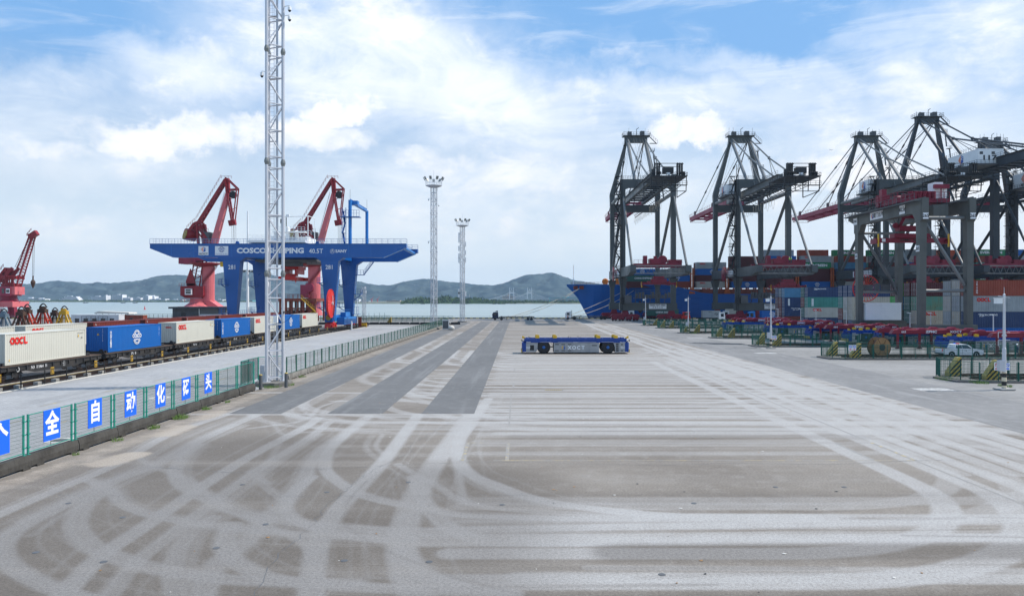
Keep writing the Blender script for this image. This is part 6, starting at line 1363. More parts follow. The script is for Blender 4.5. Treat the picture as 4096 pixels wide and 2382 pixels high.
# ------------------------------------------------------------------ grey rubber-tyred gantry crane 265
def gantry265():
    t = thing('yard_gantry_crane', 'grey yard gantry crane numbered 265 with red trolley over the container stacks', 'gantry crane', (70.9, 134, 0))
    Yn, Yf = -11.0, 11.4
    for side, y in (('n', Yn), ('f', Yf)):
        for x in (-3.9, 3.9):
            b = MB(); b.beam((x, y, 3.2), (x, y, 20.6), 0.95, 1.05, 0, 1.15, 1.3, up=(0, 1, 0)); b.beam((x, y, 20.6), (x, y, 24.43), 1.22, 1.9, 0, 1.22, 1.9, up=(0, 1, 0)); b.build('leg', 'gantry_grey', t)
            b = MB()
            for dx in (-1.7, 0.9):
                b.prism([(x + dx - 0.5, 1.3), (x + dx + 1.3, 1.3), (x + dx + 0.9, 2.4), (x + dx - 0.1, 2.4)], 'y', y - 0.6, y + 0.6)
            bo = b.build('bogie', 'crimson', t)
            for dx in (-1.3, 1.3): w = MB(); w.lathe([(0.3, -0.35), (0.72, -0.3), (0.75, 0), (0.72, 0.3), (0.3, 0.35)], (x + dx, y, 0.75), 'y', 16); w.build('wheel', 'rubber', bo)
            b = MB(); b.box(x - 0.45, x + 0.45, y - 1.34 if side == 'n' else y - 0.95, y - 1.31 if side == 'n' else y - 0.93, 20.9 if side == 'n' else 18.8, 21.9 if side == 'n' else 19.7)
            if side == 'n': pn = b.build('number_plate', 'sign_white', t); lettering('265', 0.72, (x, y - 1.36, 21.4), pn, 'machine_black', 0.03)
            if x < 0:
                b = MB(); b.box(x - 0.63, x - 0.60, y - 0.55, y + 0.55, 15.6, 16.6); pn = b.build('number_plate', 'sign_white', t); lettering('265', 0.72, (x - 0.65, y, 16.1), pn, 'machine_black', 0.03, '-x')
        b = MB(); b.box(-5.0, 5.0, y - 0.8, y + 0.8, 2.35, 3.45); b.build('sill_beam', 'gantry_grey', t)
        b = MB(); b.tube((-3.2, y, 21.2 if side == 'n' else 20.6), (3.2, y, 21.2 if side == 'n' else 20.6), 0.28, 8); b.build('tie_pipe', 'crane_pipe', t)
        b = MB(); b.tube((-3.2, y, 9.1), (3.2, y, 9.1), 0.28, 8); b.build('tie_pipe', 'crane_pipe', t)
        b = MB(); b.tube((-3.2, y, 20.2), (3.3, y, 10.0), 0.28, 8); b.build('diagonal_brace', 'crane_pipe', t)
    for x in (-3.9, 3.9):
        b = MB(); b.prism([(Yn - 1.28, 24.4), (Yf + 3.6, 24.4), (Yf + 3.6, 23.4), (Yf + 0.9, 22.4), (Yf + 0.9, 20.6), (Yf - 1.0, 20.6), (Yf - 1.9, 22.1), (Yn + 1.9, 22.1), (Yn + 0.8, 20.8), (Yn - 1.28, 20.8)], 'x', x - 0.55, x + 0.55); b.box(x - 0.1, x + 0.1, Yn - 1.3, Yf + 3.4, 24.4, 24.55)
        g = b.build('girder', 'gantry_grey', t)
        b = MB(); b.rail([(x - 1.7, Yn - 1, 24.0), (x - 1.7, Yf + 3.6, 24.0)], 1.2, 1.4, 0.04); b.rail([(x - 0.7, Yf + 3.6, 24.0), (x + 0.7, Yf + 3.6, 24)], 1.2, 0.7, 0.04); b.box(x - 1.75, x - 0.72, Yn - 1, Yf + 3.6, 23.9, 24.0); b.build('walkway', 'machine_grey', t)
        if x < 0:
            for (ya, yb, za, zb, s, sz) in ((-6.9, -5.1, 22.4, 23.9, '40.5t', 1.05), (Yf - 0.4, Yf + 1.2, 22.3, 23.6, 'ZPMC', 0.6)):
                b = MB(); b.box(x - 0.63, x - 0.59, ya, yb, za, zb); pn = b.build('rating_board', 'sign_white', t); lettering(s, sz, (x - 0.65, (ya + yb) / 2, (za + zb) / 2), pn, 'machine_black', 0.03, '-x')
            b = MB(); b.box(x - 0.63, x - 0.59, 0.8, 5.6, 22.5, 23.9); pn = b.build('name_board', 'sign_white', t); lettering('厦门远海', 0.95, (x - 0.65, 2.4, 23.2), pn, 'machine_black', 0.01, '-x'); hex_logo(pn, (x - 0.65, 4.7, 23.2), 0.55, '-x')
    b = MB(); y = 0.0
    b.box(-4.6, 4.6, -4.5, -3.7, 24.6, 25.3); b.box(-4.6, 4.6, 2.2, 3.0, 24.6, 25.3); b.box(-4.2, -3.5, -4.2, 2.6, 24.6, 25.4); b.box(3.5, 4.2, -4.2, 2.6, 24.6, 25.4)
    b.box(-2.4, 2.4, -3.4, -1.6, 25.3, 26.3); b.lathe([(0.6, -2.2), (0.6, 2.2)], (0, 0.6, 25.9), 'x', 14); b.rail([(-4.5, -4.6, 25.3), (4.5, -4.6, 25.3)], 1.1, 0.9, 0.05); b.rail([(-4.6, -4.5, 25.3), (-4.6, 6.0, 25.3)], 1.1, 1.1, 0.05)
    b.box(-4.3, -3.4, 1.6, 2.6, 25.3, 27.8); b.box(-3.6, -1.4, 4.4, 5.4, 25.0, 27.0); b.box(-3.4, -1.0, 5.2, 5.5, 26.8, 27.2); b.tube((3.6, -3.6, 25.3), (3.6, -3.6, 27.6), 0.12, 5); b.box(2.4, 5.0, -3.8, -3.2, 27.2, 27.9)
    tr = b.build('trolley', 'crimson', t)
    for k in range(6): b = MB(); b.lathe([(0.42, 0), (0.42, 1.3)], (-2.0 + k * 0.8, -4.0, 25.3), 'z', 10); b.build('motor', 'crimson', tr)
    b = MB(); b.box(2.8, 4.3, -3.0, -0.8, 25.3, 28.4); b.box(4.4, 5.0, -3.0, -1.6, 25.3, 27.6); b.build('electrical_house', 'white', tr)
    b = MB(); b.box(-1.1, 1.4, -9.6, -7.4, 21.2, 23.6); b.build('driver_cab', 'gantry_grey', t)
    # spreader hanging low
    zs = 17.9
    b = MB(); b.box(-6.4, 6.4, -0.35, 0.35, zs, zs + 0.85); b.box(-6.6, -6.2, -1.2, 1.2, zs - 0.2, zs + 0.6); b.box(6.2, 6.6, -1.2, 1.2, zs - 0.2, zs + 0.6); b.box(-3.2, 3.2, -1.0, 1.0, zs + 0.85, zs + 1.6); b.box(-2.2, 2.2, -0.9, 0.9, zs + 2.1, zs + 3.0); b.tube((-1.8, 0, zs + 3), (-1.0, 0, zs + 4.6), 0.3, 6); b.tube((1.8, 0, zs + 3), (1.0, 0, zs + 4.6), 0.3, 6); b.box(-1.2, 1.2, -0.6, 0.6, zs + 4.4, zs + 5.2); b.lathe([(0.5, -0.2), (0.5, 0.2)], (-2.6, 0, zs + 3.1), 'y', 10); b.lathe([(0.5, -0.2), (0.5, 0.2)], (2.6, 0, zs + 3.1), 'y', 10)
    sp = b.build('spreader', 'crimson', t)
    lettering('ZPMC  XOCT', 0.62, (0.3, -0.37, zs + 0.43), sp, 'machine_black', 0.03, width=1.2)
    for x in (-4.9, 4.6): b = MB(); b.box(x - 0.32, x + 0.32, -0.38, -0.36, zs + 0.15, zs + 0.7); pn = b.build('emblem_plate', 'sign_white', sp)
    b = MB(); 
    for x in (-6.3, 6.3): b.box(x - 0.1, x + 0.1, -1.35, -1.1, zs - 0.8, zs + 1.5)
    b.build('flipper', 'yellow', sp)
    b = MB()
    for x, x2 in ((-2.6, -4), (-2.4, -1), (2.6, 4), (2.4, 1)): b.tube((x, 0, zs + 3.4), (x2, 0, 24.8), 0.04, 3)
    b.build('hoist_rope', 'machine_black', sp)
    # generator house, cable reel and stairs between the far legs
    b = MB(); b.box(-3.15, 3.75, Yf - 1.2, Yf + 1.2, 3.65, 6.95); g = b.build('generator_house', 'white', t)
    b = MB(); [b.box(-3.1 + k * 0.2, -3.03 + k * 0.2, Yf - 1.235, Yf - 1.2, 3.75, 6.85) for k in range(34)]; b.box(-3.2, 3.8, Yf - 1.25, Yf + 1.25, 6.85, 7.0); q = b.build('cladding_rib', 'white', g); q['kind'] = 'stuff'
    b = MB(); b.box(-4.2, 4.3, Yf - 1.3, Yf + 1.3, 3.45, 3.62); b.build('house_deck', 'machine_grey', t)
    b = MB(); cz, cy = 9.9, Yf + 3.6
    b.lathe([(2.55, -0.12), (2.7, -0.12), (2.7, 0.12), (2.55, 0.12), (2.55, -0.12)], (-0.9, cy, cz), 'y', 28)
    for k in range(26): a = k * 0.2417; b.tube((-0.9 + 0.4 * math.cos(a), cy, cz + 0.4 * math.sin(a)), (-0.9 + 2.6 * math.cos(a), cy, cz + 2.6 * math.sin(a)), 0.06, 4)
    b.build('cable_reel', 'reel_red', t)
    b = MB(); p, q = Vector((-1.6, Yf - 0.9, 19.5)), Vector((3.3, Yf - 0.9, 8.6))
    b.beam(p, q, 0.08, 0.2); b.beam(p + Vector((0, 0.8, 0)), q + Vector((0, 0.8, 0)), 0.08, 0.2)
    for k in range(30): c = p.lerp(q, k / 29); b.box(c.x - 0.15, c.x + 0.15, c.y, c.y + 0.8, c.z, c.z + 0.03)
    for k in range(8): c = p.lerp(q, k / 7); b.tube(c, c + Vector((0, 0, 1.1)), 0.03, 4)
    b.tube(p + Vector((0, 0, 1.1)), q + Vector((0, 0, 1.1)), 0.035, 4); b.beam(q, (-0.2 + 3.4, Yf - 0.9, 6.95), 0.08, 0.2); b.build('stairway', 'machine_grey', t)
    b = MB(); b.box(-3.2, 3.2, Yf - 0.2, Yf + 0.9, 9.35, 9.45); b.box(-2.8, -1.2, Yf, Yf + 0.8, 9.5, 10.5); b.box(-0.6, 0.1, Yf, Yf + 0.6, 9.5, 10.8); b.box(0.6, 2.2, Yf, Yf + 0.6, 9.5, 10.6); b.rail([(-3.2, Yf - 0.2, 9.45), (3.2, Yf - 0.2, 9.45)], 1.1, 0.8, 0.03); b.build('equipment_deck', 'machine_grey', t)
gantry265()

# ------------------------------------------------------------------ automated guided vehicles
WH = {}
def agv(x, y, label, num='960', main=False, group='blue automated vehicles in the yard'):
    t = thing('guided_vehicle', label, 'transport vehicle', (x, y, 0), 0, None if main else group)
    L, W = 15.1, 3.0; bl = 'agv_blue'
    b = MB(); b.box(0.35, L - 0.35, 0.05, 0.45, 1.70, 2.18); b.box(0.35, L - 0.35, W - 0.45, W - 0.05, 1.70, 2.18); b.box(0.4, L - 0.4, 0.45, W - 0.45, 1.75, 2.05); b.box(0.2, L - 0.2, 0.0, W, 1.60, 1.72)
    for gx in (1.95, 4.42, 10.52, 12.98): b.box(gx, gx + 0.5, -0.04, 0.48, 1.585, 2.20); b.box(gx, gx + 0.5, W - 0.48, W + 0.04, 1.585, 2.20)
    for k in range(12): b.box(0.9 + k * 1.18, 1.0 + k * 1.18, 0.4, W - 0.4, 2.05, 2.12)
    b.build('deck_frame', bl, t)
    b = MB(); b.box(2.6, 4.1, -0.012, 0.0, 1.665, 1.685); b.box(5.1, 10.4, -0.012, 0.0, 1.665, 1.685); b.box(11.2, 12.9, -0.012, 0, 1.665, 1.685); b.build('edge_trim', 'sign_white', t)
    for s, x0 in ((1, 0.0), (-1, L)):      # rounded blue end caps
        b = MB(); P = [(x0 + s * 0.6, 0.0), (x0 + s * 0.16, 0.0), (x0 + s * 0.02, 0.22), (x0, 0.6), (x0, W - 0.6), (x0 + s * 0.02, W - 0.22), (x0 + s * 0.16, W), (x0 + s * 0.6, W)]; b.prism(P, 'z', 0.28, 1.58); b.prism([(a + s * 0.12 if abs(a - x0) < 0.3 else a, c) for a, c in P], 'z', 1.58, 1.72); cp = b.build('end_cap', bl, t)
        b = MB(); b.prism([(0.05, 2.18), (0.5, 2.18), (0.5, 2.25), (0.2, 2.5), (0.05, 2.5)] if s > 0 else [(L - 0.05, 2.18), (L - 0.5, 2.18), (L - 0.5, 2.25), (L - 0.2, 2.5), (L - 0.05, 2.5)], 'y', 0.3, 0.6); b.build('corner_guide', 'yellow', t)
        b = MB(); xb = x0 - s * 0.10; b.box(min(xb, xb + s * 0.34), max(xb, xb + s * 0.34), 0.15, W - 0.15, 0.22, 0.66); b.build('bumper', 'yellow_dirty', t)
        b = MB(); b.lathe([(0.09, 0), (0.11, 0.1), (0.0, 0.13)], (x0 - s * 0.05, 0.45, 1.86), 'x', 8); b.tube((x0 + s * 0.2, 0.45, 1.8), (x0 - s * 0.1, 0.45, 1.95), 0.05, 5); b.build('sensor', 'machine_black', t)
    for k, (xa, xb_) in enumerate(((4.5, 5.39), (5.41, 6.29), (6.31, 7.16), (7.18, 8.2), (8.22, 9.54), (9.56, 10.86))):
        b = MB(); b.box(xa, xb_, 0.05, 0.12, 0.22, 1.57); pn = b.build('side_panel', 'agv_panel', t)
        b = MB()
        if k < 3: b.box(xa + 0.15, xb_ - 0.18, 0.035, 0.05, 1.26, 1.42); b.box(xa + 0.15, xb_ - 0.18, 0.035, 0.05, 0.38, 0.54)
        elif k == 5: b.box(xa + 0.28, xa + 1.0, 0.035, 0.05, 1.12, 1.28)
        if b.v: b.build('vent', 'machine_grey', pn)
    b = MB(); b.box(4.5, 10.86, 0.13, W - 0.05, 0.2, 1.58); b.build('battery_box', 'machine_grey', t)
    b = MB(); b.box(0.58, 1.14, 0.04, 0.12, 0.25, 1.57); b.box(1.14, 1.72, 0.04, 0.12, 1.24, 1.57); b.box(1.72, 1.96, 0.04, 0.12, 0.25, 1.57); b.box(1.14, 1.72, 0.04, 0.12, 0.25, 0.5); b.prism([(1.96, 0.25), (2.2, 0.62), (2.25, 1.57), (1.96, 1.57)], 'y', 0.06, 0.12); b.build('side_panel', 'agv_panel', t)
    b = MB(); b.box(0.6, 2.0, 0.13, W - 0.1, 0.25, 1.57); b.box(13.1, 14.5, 0.13, W - 0.1, 0.25, 1.57); b.build('equipment_bay', 'machine_black', t)
    b = MB(); b.prism([(13.1, 0.25), (13.1, 1.57), (12.85, 1.57), (13.0, 1.2), (13.08, 0.9)], 'y', 0.06, 0.12); b.box(13.1, 13.66, 0.04, 0.12, 0.22, 0.28); b.box(13.1, 13.22, 0.04, 0.12, 0.28, 1.57)
    for k in range(5): b.box(13.22, 13.66, 0.04, 0.12, 0.28 + k * 0.29, 0.37 + k * 0.29)
    b.box(13.62, 13.7, 0.04, 0.12, 0.28, 1.57); b.box(13.72, 14.5, 0.04, 0.12, 0.25, 1.57); sp = b.build('step_panel', 'agv_panel', t)
    b = MB(); b.box(13.95, 14.2, 0.025, 0.04, 1.22, 1.42); b.box(13.95, 14.2, 0.025, 0.04, 0.36, 0.54); b.build('vent', 'machine_grey', sp)
    for wx in (3.09, 12.1):
        for wy in (0.0, W - 0.62):
            w = MB(); w.lathe([(0.45, 0.02), (0.72, 0.0), (0.88, 0.07), (0.92, 0.2), (0.92, 0.46), (0.88, 0.58), (0.72, 0.62), (0.45, 0.62)], (wx, wy, 0.92), 'y', 32)
            for k in range(26): a = k * 0.2417; w.beam((wx + 0.90 * math.cos(a), wy + 0.06, 0.92 + 0.90 * math.sin(a)), (wx + 0.90 * math.cos(a + 0.12), wy + 0.34, 0.92 + 0.90 * math.sin(a + 0.12)), 0.06, 0.05)
            ww = w.build('wheel', 'rubber', t)
            w = MB(); w.lathe([(0.46, 0.06), (0.42, 0.02), (0.30, 0.10), (0.22, 0.02), (0.16, -0.03), (0.0, -0.04)], (wx, wy, 0.92), 'y', 24); 
            for k in range(10): a = k * 0.628; w.box(wx + 0.19 * math.cos(a) - 0.02, wx + 0.19 * math.cos(a) + 0.02, wy - 0.01, wy + 0.05, 0.92 + 0.19 * math.sin(a) - 0.02, 0.92 + 0.19 * math.sin(a) + 0.02)
            w.build('rim', 'blue_paint', ww)
        b = MB(); b.tube((wx, 0.5, 0.92), (wx, W - 0.5, 0.92), 0.22, 8); b.box(wx - 1.3, wx + 1.45, 0.9, 1.1, 0.86, 1.02); b.box(wx - 0.5, wx + 0.5, 0.8, W - 0.8, 0.7, 1.5); b.tube((wx + 1.0, 0.35, 1.5), (wx + 1.35, 0.35, 1.1), 0.03, 4); b.build('axle', 'machine_black', t)
    for gx in (1.95, 4.42, 10.52, 12.98):
        for yy in (0.0, W - 0.4): b = MB(); b.box(gx - 0.02, gx + 0.52, yy, yy + 0.4, 2.2, 2.56); b.box(gx + 0.1, gx + 0.34, yy + 0.05, yy + 0.35, 2.56, 2.60); b.build('container_guide', 'yellow', t)
    b = MB()
    for sx in (1.15, 6.85, 8.22, 13.9):
        for dx, yy in ((0, 0.25), (-0.12, 2.6)): b.box(sx + dx - 0.035, sx + dx + 0.035, yy - 0.03, yy + 0.03, 2.18, 2.38)
    q = b.build('twist_lock', 'machine_black', t); q['kind'] = 'stuff'
    for s, x in ((num, 0.86), (num, 14.2)): lettering(s, 0.47, (x, 0.028, 0.88), t, 'white_paint', 0.0, width=0.95)
    for k, ch in enumerate('XOCT'): lettering(ch, 0.72, (6.72 + k * 0.63, 0.028, 0.86), t, 'white_paint', 0.035, width=0.95)
    hex_logo(t, (5.86, 0.028, 0.9), 0.33, left='yellow', right='logo_blue')
    lettering('REAR', 0.18, (0.95, -0.012, 1.66), t, 'white_paint', 0.01, width=1.4); lettering('RIGHT', 0.18, (7.6, -0.012, 1.62), t, 'white_paint', 0.01, width=1.4); lettering('FRONT', 0.18, (14.2, -0.012, 1.62), t, 'white_paint', 0.01, width=1.4)
    return t
A0 = agv(0.5, 104.0, 'blue and grey automated vehicle 960 alone in the middle of the yard', main=True)
for x, y, l in ((49.5, 178, 'blue guided vehicle under the farthest crimson rack, numbered 662'), (52.5, 156, 'blue guided vehicle behind the fence under crimson rack 663'), (55.6, 141, 'blue guided vehicle left of crimson rack 664'), (58.5, 131, 'blue guided vehicle in front of the left leg of grey gantry 265'),
                (59.0, 120.5, 'blue guided vehicle just before crimson rack 665'), (62.3, 108.0, 'large blue guided vehicle behind the white pickup')):
    c = copy_tree(A0, (x, y, 0), label=l, group='blue automated vehicles in the yard')

def rack(x, y, num, label, L=13.6):
    t = thing('transfer_rack', label, 'rack', (x, y, 0), 0, 'crimson transfer racks in the yard')
    for k, yy in enumerate((0, 4.6)):
        b = MB(); b.prism([(0, 2.3), (0.4, 2.95), (L - 0.3, 2.95), (L, 2.3)], 'y', yy, yy + 0.9); bm2 = b.build('beam', 'rack_crimson', t)
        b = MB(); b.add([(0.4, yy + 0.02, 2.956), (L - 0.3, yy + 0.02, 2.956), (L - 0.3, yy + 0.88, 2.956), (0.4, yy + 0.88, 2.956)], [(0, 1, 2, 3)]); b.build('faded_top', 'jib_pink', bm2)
        for gx in (1.0, 4.2, 8.6, 11.6): b = MB(); b.prism([(gx, 2.96), (gx + 0.25, 3.2), (gx + 1.1, 3.2), (gx + 1.35, 2.96)], 'y', yy + 0.1, yy + 0.8); b.build('pad', 'crimson_fade', t)
        for lx_ in (1.2, 4.6, 9.0, 12.4):
            b = MB(); b.box(lx_ - 0.14, lx_ + 0.14, yy + 0.3, yy + 0.6, 0.1, 2.3); b.box(lx_ - 0.3, lx_ + 0.3, yy + 0.15, yy + 0.75, 0, 0.12); b.build('leg', 'rack_crimson', t)
    lettering(num, 0.5, (1.9, -0.02, 2.62), t, 'white_paint', 0.01); lettering('ZPMC', 0.5, (6.2, -0.02, 2.62), t, 'white_paint', 0.04, width=1.3); lettering('XOCT', 0.5, (10, -0.02, 2.62), t, 'white_paint', 0.02, width=1.3); lettering(num, 0.5, (12.6, -0.02, 2.62), t, 'white_paint', 0.01)
    return t
for x, y, n, l in ((53, 180, '662', 'farthest crimson transfer rack numbered 662'), (54.2, 158, '663', 'crimson transfer rack numbered 663 in front of the cream and navy containers'), (56, 135, '664', 'crimson transfer rack numbered 664 left of the gantry leg'), (58, 115, '665', 'crimson transfer rack numbered 665 between the gantry legs'), (66.4, 104.0, '666', 'nearest crimson transfer rack numbered 666 at the right edge')): rack(x, y, n, l)

# ------------------------------------------------------------------ blue rail-mounted gantry crane 281
def blue_crane():
    t = thing('rail_gantry_crane', 'large blue rail gantry crane 281 spanning the train tracks', 'gantry crane', (-57, 190, 0))
    XR_, XLf = 11.4, -12.3           # right and left rails, local x
    for y, nr in ((-10, 1), (10, 0)):
        b = MB(); P = [(-32.2, 21.1), (29.9, 21.1), (29.9, 20.2), (29.0, 19.9), (24.3, 17.8), (-26.6, 17.8), (-32.2, 20.0)]
        b.prism(P, 'y', y - 0.85, y + 0.85)
        g = b.build('girder', 'blue_paint', t)
        b = MB(); b.box(-32.2, 29.9, y - 1.05, y + 0.95, 21.1, 21.18); b.prism([(24.2, 17.72), (29.2, 19.85), (29.2, 19.95), (24.1, 17.80)], 'y', y - 0.95, y + 0.95); b.build('girder_flange', 'blue_light', g)
        b = MB(); [b.box(x, x + 0.05, y - 0.875, y - 0.85, 17.9, 21.05) for x in (-27, -21.6, -16.9, -12.4, -8.6, -1, 5.2, 10.4, 15.9, 21.3)]; q = b.build('plate_seam', 'blue_light', g); q['kind'] = 'stuff'
        b = MB(); b.rail([(-32.2, y - 0.9, 21.18), (29.9, y - 0.9, 21.18)], 1.15, 1.5, 0.035); b.build('guard_rail', 'blue_paint', t)
        b = MB(); b.rail([(-32.2, y + 0.8, 21.18), (29.9, y + 0.8, 21.18)], 1.15, 1.5, 0.035); b.build('guard_rail', 'galvanised_far', t)
        for x, s in ((XLf, -1), (XR_, 1)):
            b = MB()
            b.add([(x + a, y + c, z) for (z, w0, w1, d) in ((17.8, -3.4, 3.4, 1.3), (16.9, -2.1, 2.1, 1.2), (11, -1.6, 1.6, 1.05), (2.6, -0.95, 0.95, 0.85)) for a, c in ((w0, -d), (w1, -d), (w1, d), (w0, d))],
                  [(4 * k + i, 4 * k + (i + 1) % 4, 4 * k + 4 + (i + 1) % 4, 4 * k + 4 + i) for k in range(3) for i in range(4)] + [(3, 2, 1, 0), (12, 13, 14, 15)]); b.build('leg', 'blue_paint', t)
            if nr: lettering('281', 1.45, (x + (0.2 if s < 0 else 0), y - 1.28, 15.4), t, 'white_paint', 0.012, width=0.9)
            if nr and s > 0: lettering('281', 1.3, (x + 2.05, y, 15.2), t, 'white_paint', 0.0, '+x', 0.85)
            # access platforms on the legs
            for z in ((11.2, 4.2) if s < 0 else (11.6, 5.6)):
                b = MB(); b.box(x - 3.0, x - 0.8, y - 1.6, y + 1.2, z, z + 0.15); b.beam((x - 1.0, y, z - 1.2), (x - 2.9, y, z), 0.2, 0.2); b.rail([(x - 3.0, y + 1.2, z + 0.15), (x - 3.0, y - 1.6, z + 0.15), (x - 0.8, y - 1.6, z + 0.15)], 1.2, 0.7, 0.045); b.build('leg_platform', 'blue_paint', t)
            if s > 0 and not nr:
                b = MB(); b.box(x + 1.2, x + 3.2, y - 1.4, y + 1.4, 9.0, 9.15); b.rail([(x + 1.2, y - 1.4, 9.15), (x + 3.2, y - 1.4, 9.15), (x + 3.2, y + 1.4, 9.15)], 1.2, 0.7, 0.045); b.beam((x + 1.0, y, 7.2), (x + 3.1, y, 9.0), 0.2, 0.2); b.box(x + 1.0, x + 2.8, y - 1.4, y + 1.4, 3.6, 3.7); b.rail([(x + 1, y - 1.4, 3.7), (x + 2.8, y - 1.4, 3.7)], 2.0, 0.7, 0.045)
                b.box(x + 1.6, x + 4.0, y - 1, y + 1, 14.2, 14.35); b.rail([(x + 1.6, y - 1, 14.35), (x + 4.0, y - 1, 14.35)], 1.2, 0.8, 0.045)
                p, q = Vector((x + 4.0, y - 0.5, 14.3)), Vector((x + 6.6, y - 0.5, 17.7)); b.beam(p, q, 0.9, 0.14); b.rail([p, q], 1.2, 0.6, 0.05); b.build('stairway', 'blue_paint', t)
            b = MB()
            for dx in (0,):
                b.box(x - 0.7, x + 0.7, y - 0.7, y + 0.7, 1.9, 2.6); 
                for dy in (-1.9, 1.9): b.prism([(y + dy - 1.7, 0.9), (y + dy - 1.1, 1.9), (y + dy + 1.1, 1.9), (y + dy + 1.7, 0.9)], 'x', x - 0.6, x + 0.6); b.box(x - 0.9, x + 0.9, y + dy - 0.5, y + dy + 0.5, 0.7, 1.5)
            bo = b.build('bogie', 'reel_red', t)
            for dy in (-3.0, -0.9, 0.9, 3.0): w = MB(); w.lathe([(0.42, -0.1), (0.42, 0.1)], (x, y + dy, 0.74), 'x', 14); w.build('wheel', 'rail_steel', bo)
    for x in (XLf, XR_):
        b = MB(); b.box(x - 0.7, x + 0.7, -8.8, 8.8, 2.3, 3.8); b.rail([(x + 0.8, -8.5, 3.8), (x + 0.8, 8.5, 3.8)], 1.2, 1.2, 0.04); b.build('tie_beam', 'blue_light', t)
        b = MB(); b.box(x - 0.9, x + 0.9, -9.15, 9.15, 17.9, 20.6); b.build('end_tie', 'blue_paint', t)
    for y, n_ in ((-11.3, 1),):
        b = MB(); b.box(XR_ - 0.9, XR_ + 0.9, -12.2, -10.9, 2.2, 4.6); q = b.build('buffer_box', 'blue_paint', t); b = MB(); b.lathe([(0.7, 0), (0.7, -0.04)], (XR_, -12.2, 3.3), 'y', 20); b.build('striped_disc', 'hazard', q)
    b = MB(); b.box(XR_ + 0.75, XR_ + 2.6, -7, 7, 1.4, 3.2); b.box(XR_ + 0.7, XR_ + 2.0, -3, 2, 3.2, 4.4); b.build('drive_house', 'blue_light', t)
    # cable reel, its spokes like a pleated disc
    b = MB(); cx, cy, cz, n = XR_ + 1.25, -15.0, 6.7, 40
    vs = [(cx - 0.30, cy, cz), (cx + 0.30, cy, cz)]
    for k in range(n): a = k * 2 * math.pi / n; o = 0.16 if k % 2 else 0.02; vs += [(cx + o, cy + 3.3 * math.cos(a), cz + 3.3 * math.sin(a)), (cx - o, cy + 3.3 * math.cos(a), cz + 3.3 * math.sin(a))]
    b.add(vs, [(1, 2 + 2 * k, 2 + 2 * ((k + 1) % n)) for k in range(n)] + [(0, 3 + 2 * ((k + 1) % n), 3 + 2 * k) for k in range(n)])
    rl = b.build('cable_reel', 'reel_red', t)
    b = MB(); b.lathe([(3.28, -0.2), (3.38, -0.2), (3.38, 0.2), (3.28, 0.2), (3.28, -0.2)], (cx, cy, cz), 'x', 40); b.build('reel_rim', 'reel_red', rl)
    b = MB(); b.lathe([(0.35, 0.1), (0.35, 0.6), (0.0, 0.65)], (cx, cy, cz), 'x', 12); b.tube((cx + 0.5, cy, cz), (cx + 0.45, cy + 0.2, cz + 1.9), 0.08, 5); b.build('hub', 'galvanised', rl)
    b = MB(); b.beam((XR_, -10.8, 5.6), (XR_ + 0.6, -15, 6.4), 0.8, 0.8); b.box(XR_ - 1.0, XR_ + 0.8, -13, -10.9, 5.2, 5.35); b.rail([(XR_ - 3, -13, 5.35), (XR_ + 0.8, -13, 5.35)], 1.2, 0.8, 0.04); b.build('reel_bracket', 'blue_paint', t)
    # cable portal on top
    xk = 16.1
    b = MB(); b.tube((xk, -10, 18.6), (xk, -10, 31.8), 0.42, 8); b.build('portal_post', 'blue_light', t); b = MB(); b.tube((xk, 10, 21), (xk, 10, 31.6), 0.42, 8); b.build('portal_post', 'blue_light', t)
    b = MB(); b.tube((xk, -10, 31.4), (xk, 10, 31.4), 0.36, 8); b.rail([(xk, -10, 31.7), (xk, 10, 31.7)], 0.4, 0.5, 0.05); b.box(xk - 0.6, xk + 1.6, -9, -7, 30.8, 31.8); b.build('portal_beam', 'blue_light', t)
    b = MB(); b.tube((xk, -10, 32), (xk, -10, 34.4), 0.04, 4); b.tube((xk, 10, 31.6), (xk, 10, 34.6), 0.04, 4); b.build('antenna', 'machine_grey', t)
    b = MB(); ladder_tower(b, xk - 1.6, -9.6, 21.2, 30, 0.9, 0.9, 0, 0.05); b.box(xk - 2.2, xk + 2.4, -10.9, -8.6, 27.6, 27.75); b.rail([(xk - 2.2, -10.9, 27.75), (xk + 2.4, -10.9, 27.75)], 1.5, 0.7, 0.045); b.build('ladder', 'blue_paint', t)
    # white trolley on the girders
    tx = -0.5
    b = MB(); b.box(tx - 8, tx + 6, -11.2, 11.2, 21.4, 22.0); b.box(tx - 6, tx - 1, -4, 4, 22, 23.6); b.box(tx, tx + 5, -6, 2, 22, 23.2)
    for x, y, h in ((-0.8, -7, 26.6), (0.6, -7.4, 25.4), (-2.6, -6, 24.4), (2.4, -6, 24.6)): b.lathe([(0.5, 0), (0.5, h - 22), (0.3, h - 21.8)], (tx + x, y, 22), 'z', 10)
    for y in (-10.5, -6, 6, 10.5): b.rail([(tx - 8, y, 22), (tx + 6, y, 22)], 1.2, 1.1, 0.045)
    b.rail([(tx - 1, -6, 23.6), (tx + 6, -6, 23.6)], 1.1, 0.9, 0.045); b.rail([(tx - 3, -8, 24.4), (tx + 5, -8, 24.4)], 1.1, 0.9, 0.045); b.box(tx - 3, tx + 5, -8.2, -6, 24.2, 24.35)
    b.tube((tx + 5.8, -8, 22), (tx + 5.8, -8, 28.2), 0.13, 5); b.tube((tx - 3.5, -8, 27.9), (tx + 5.8, -8, 28.1), 0.13, 5); b.tube((tx + 5.8, -2, 22), (tx + 5.8, -2, 28.2), 0.1, 5); b.tube((tx + 5.8, -8, 28.2), (tx + 5.8, -2, 28.2), 0.1, 5); b.box(tx + 0.4, tx + 1.2, -8.2, -7.8, 27.9, 28.5)
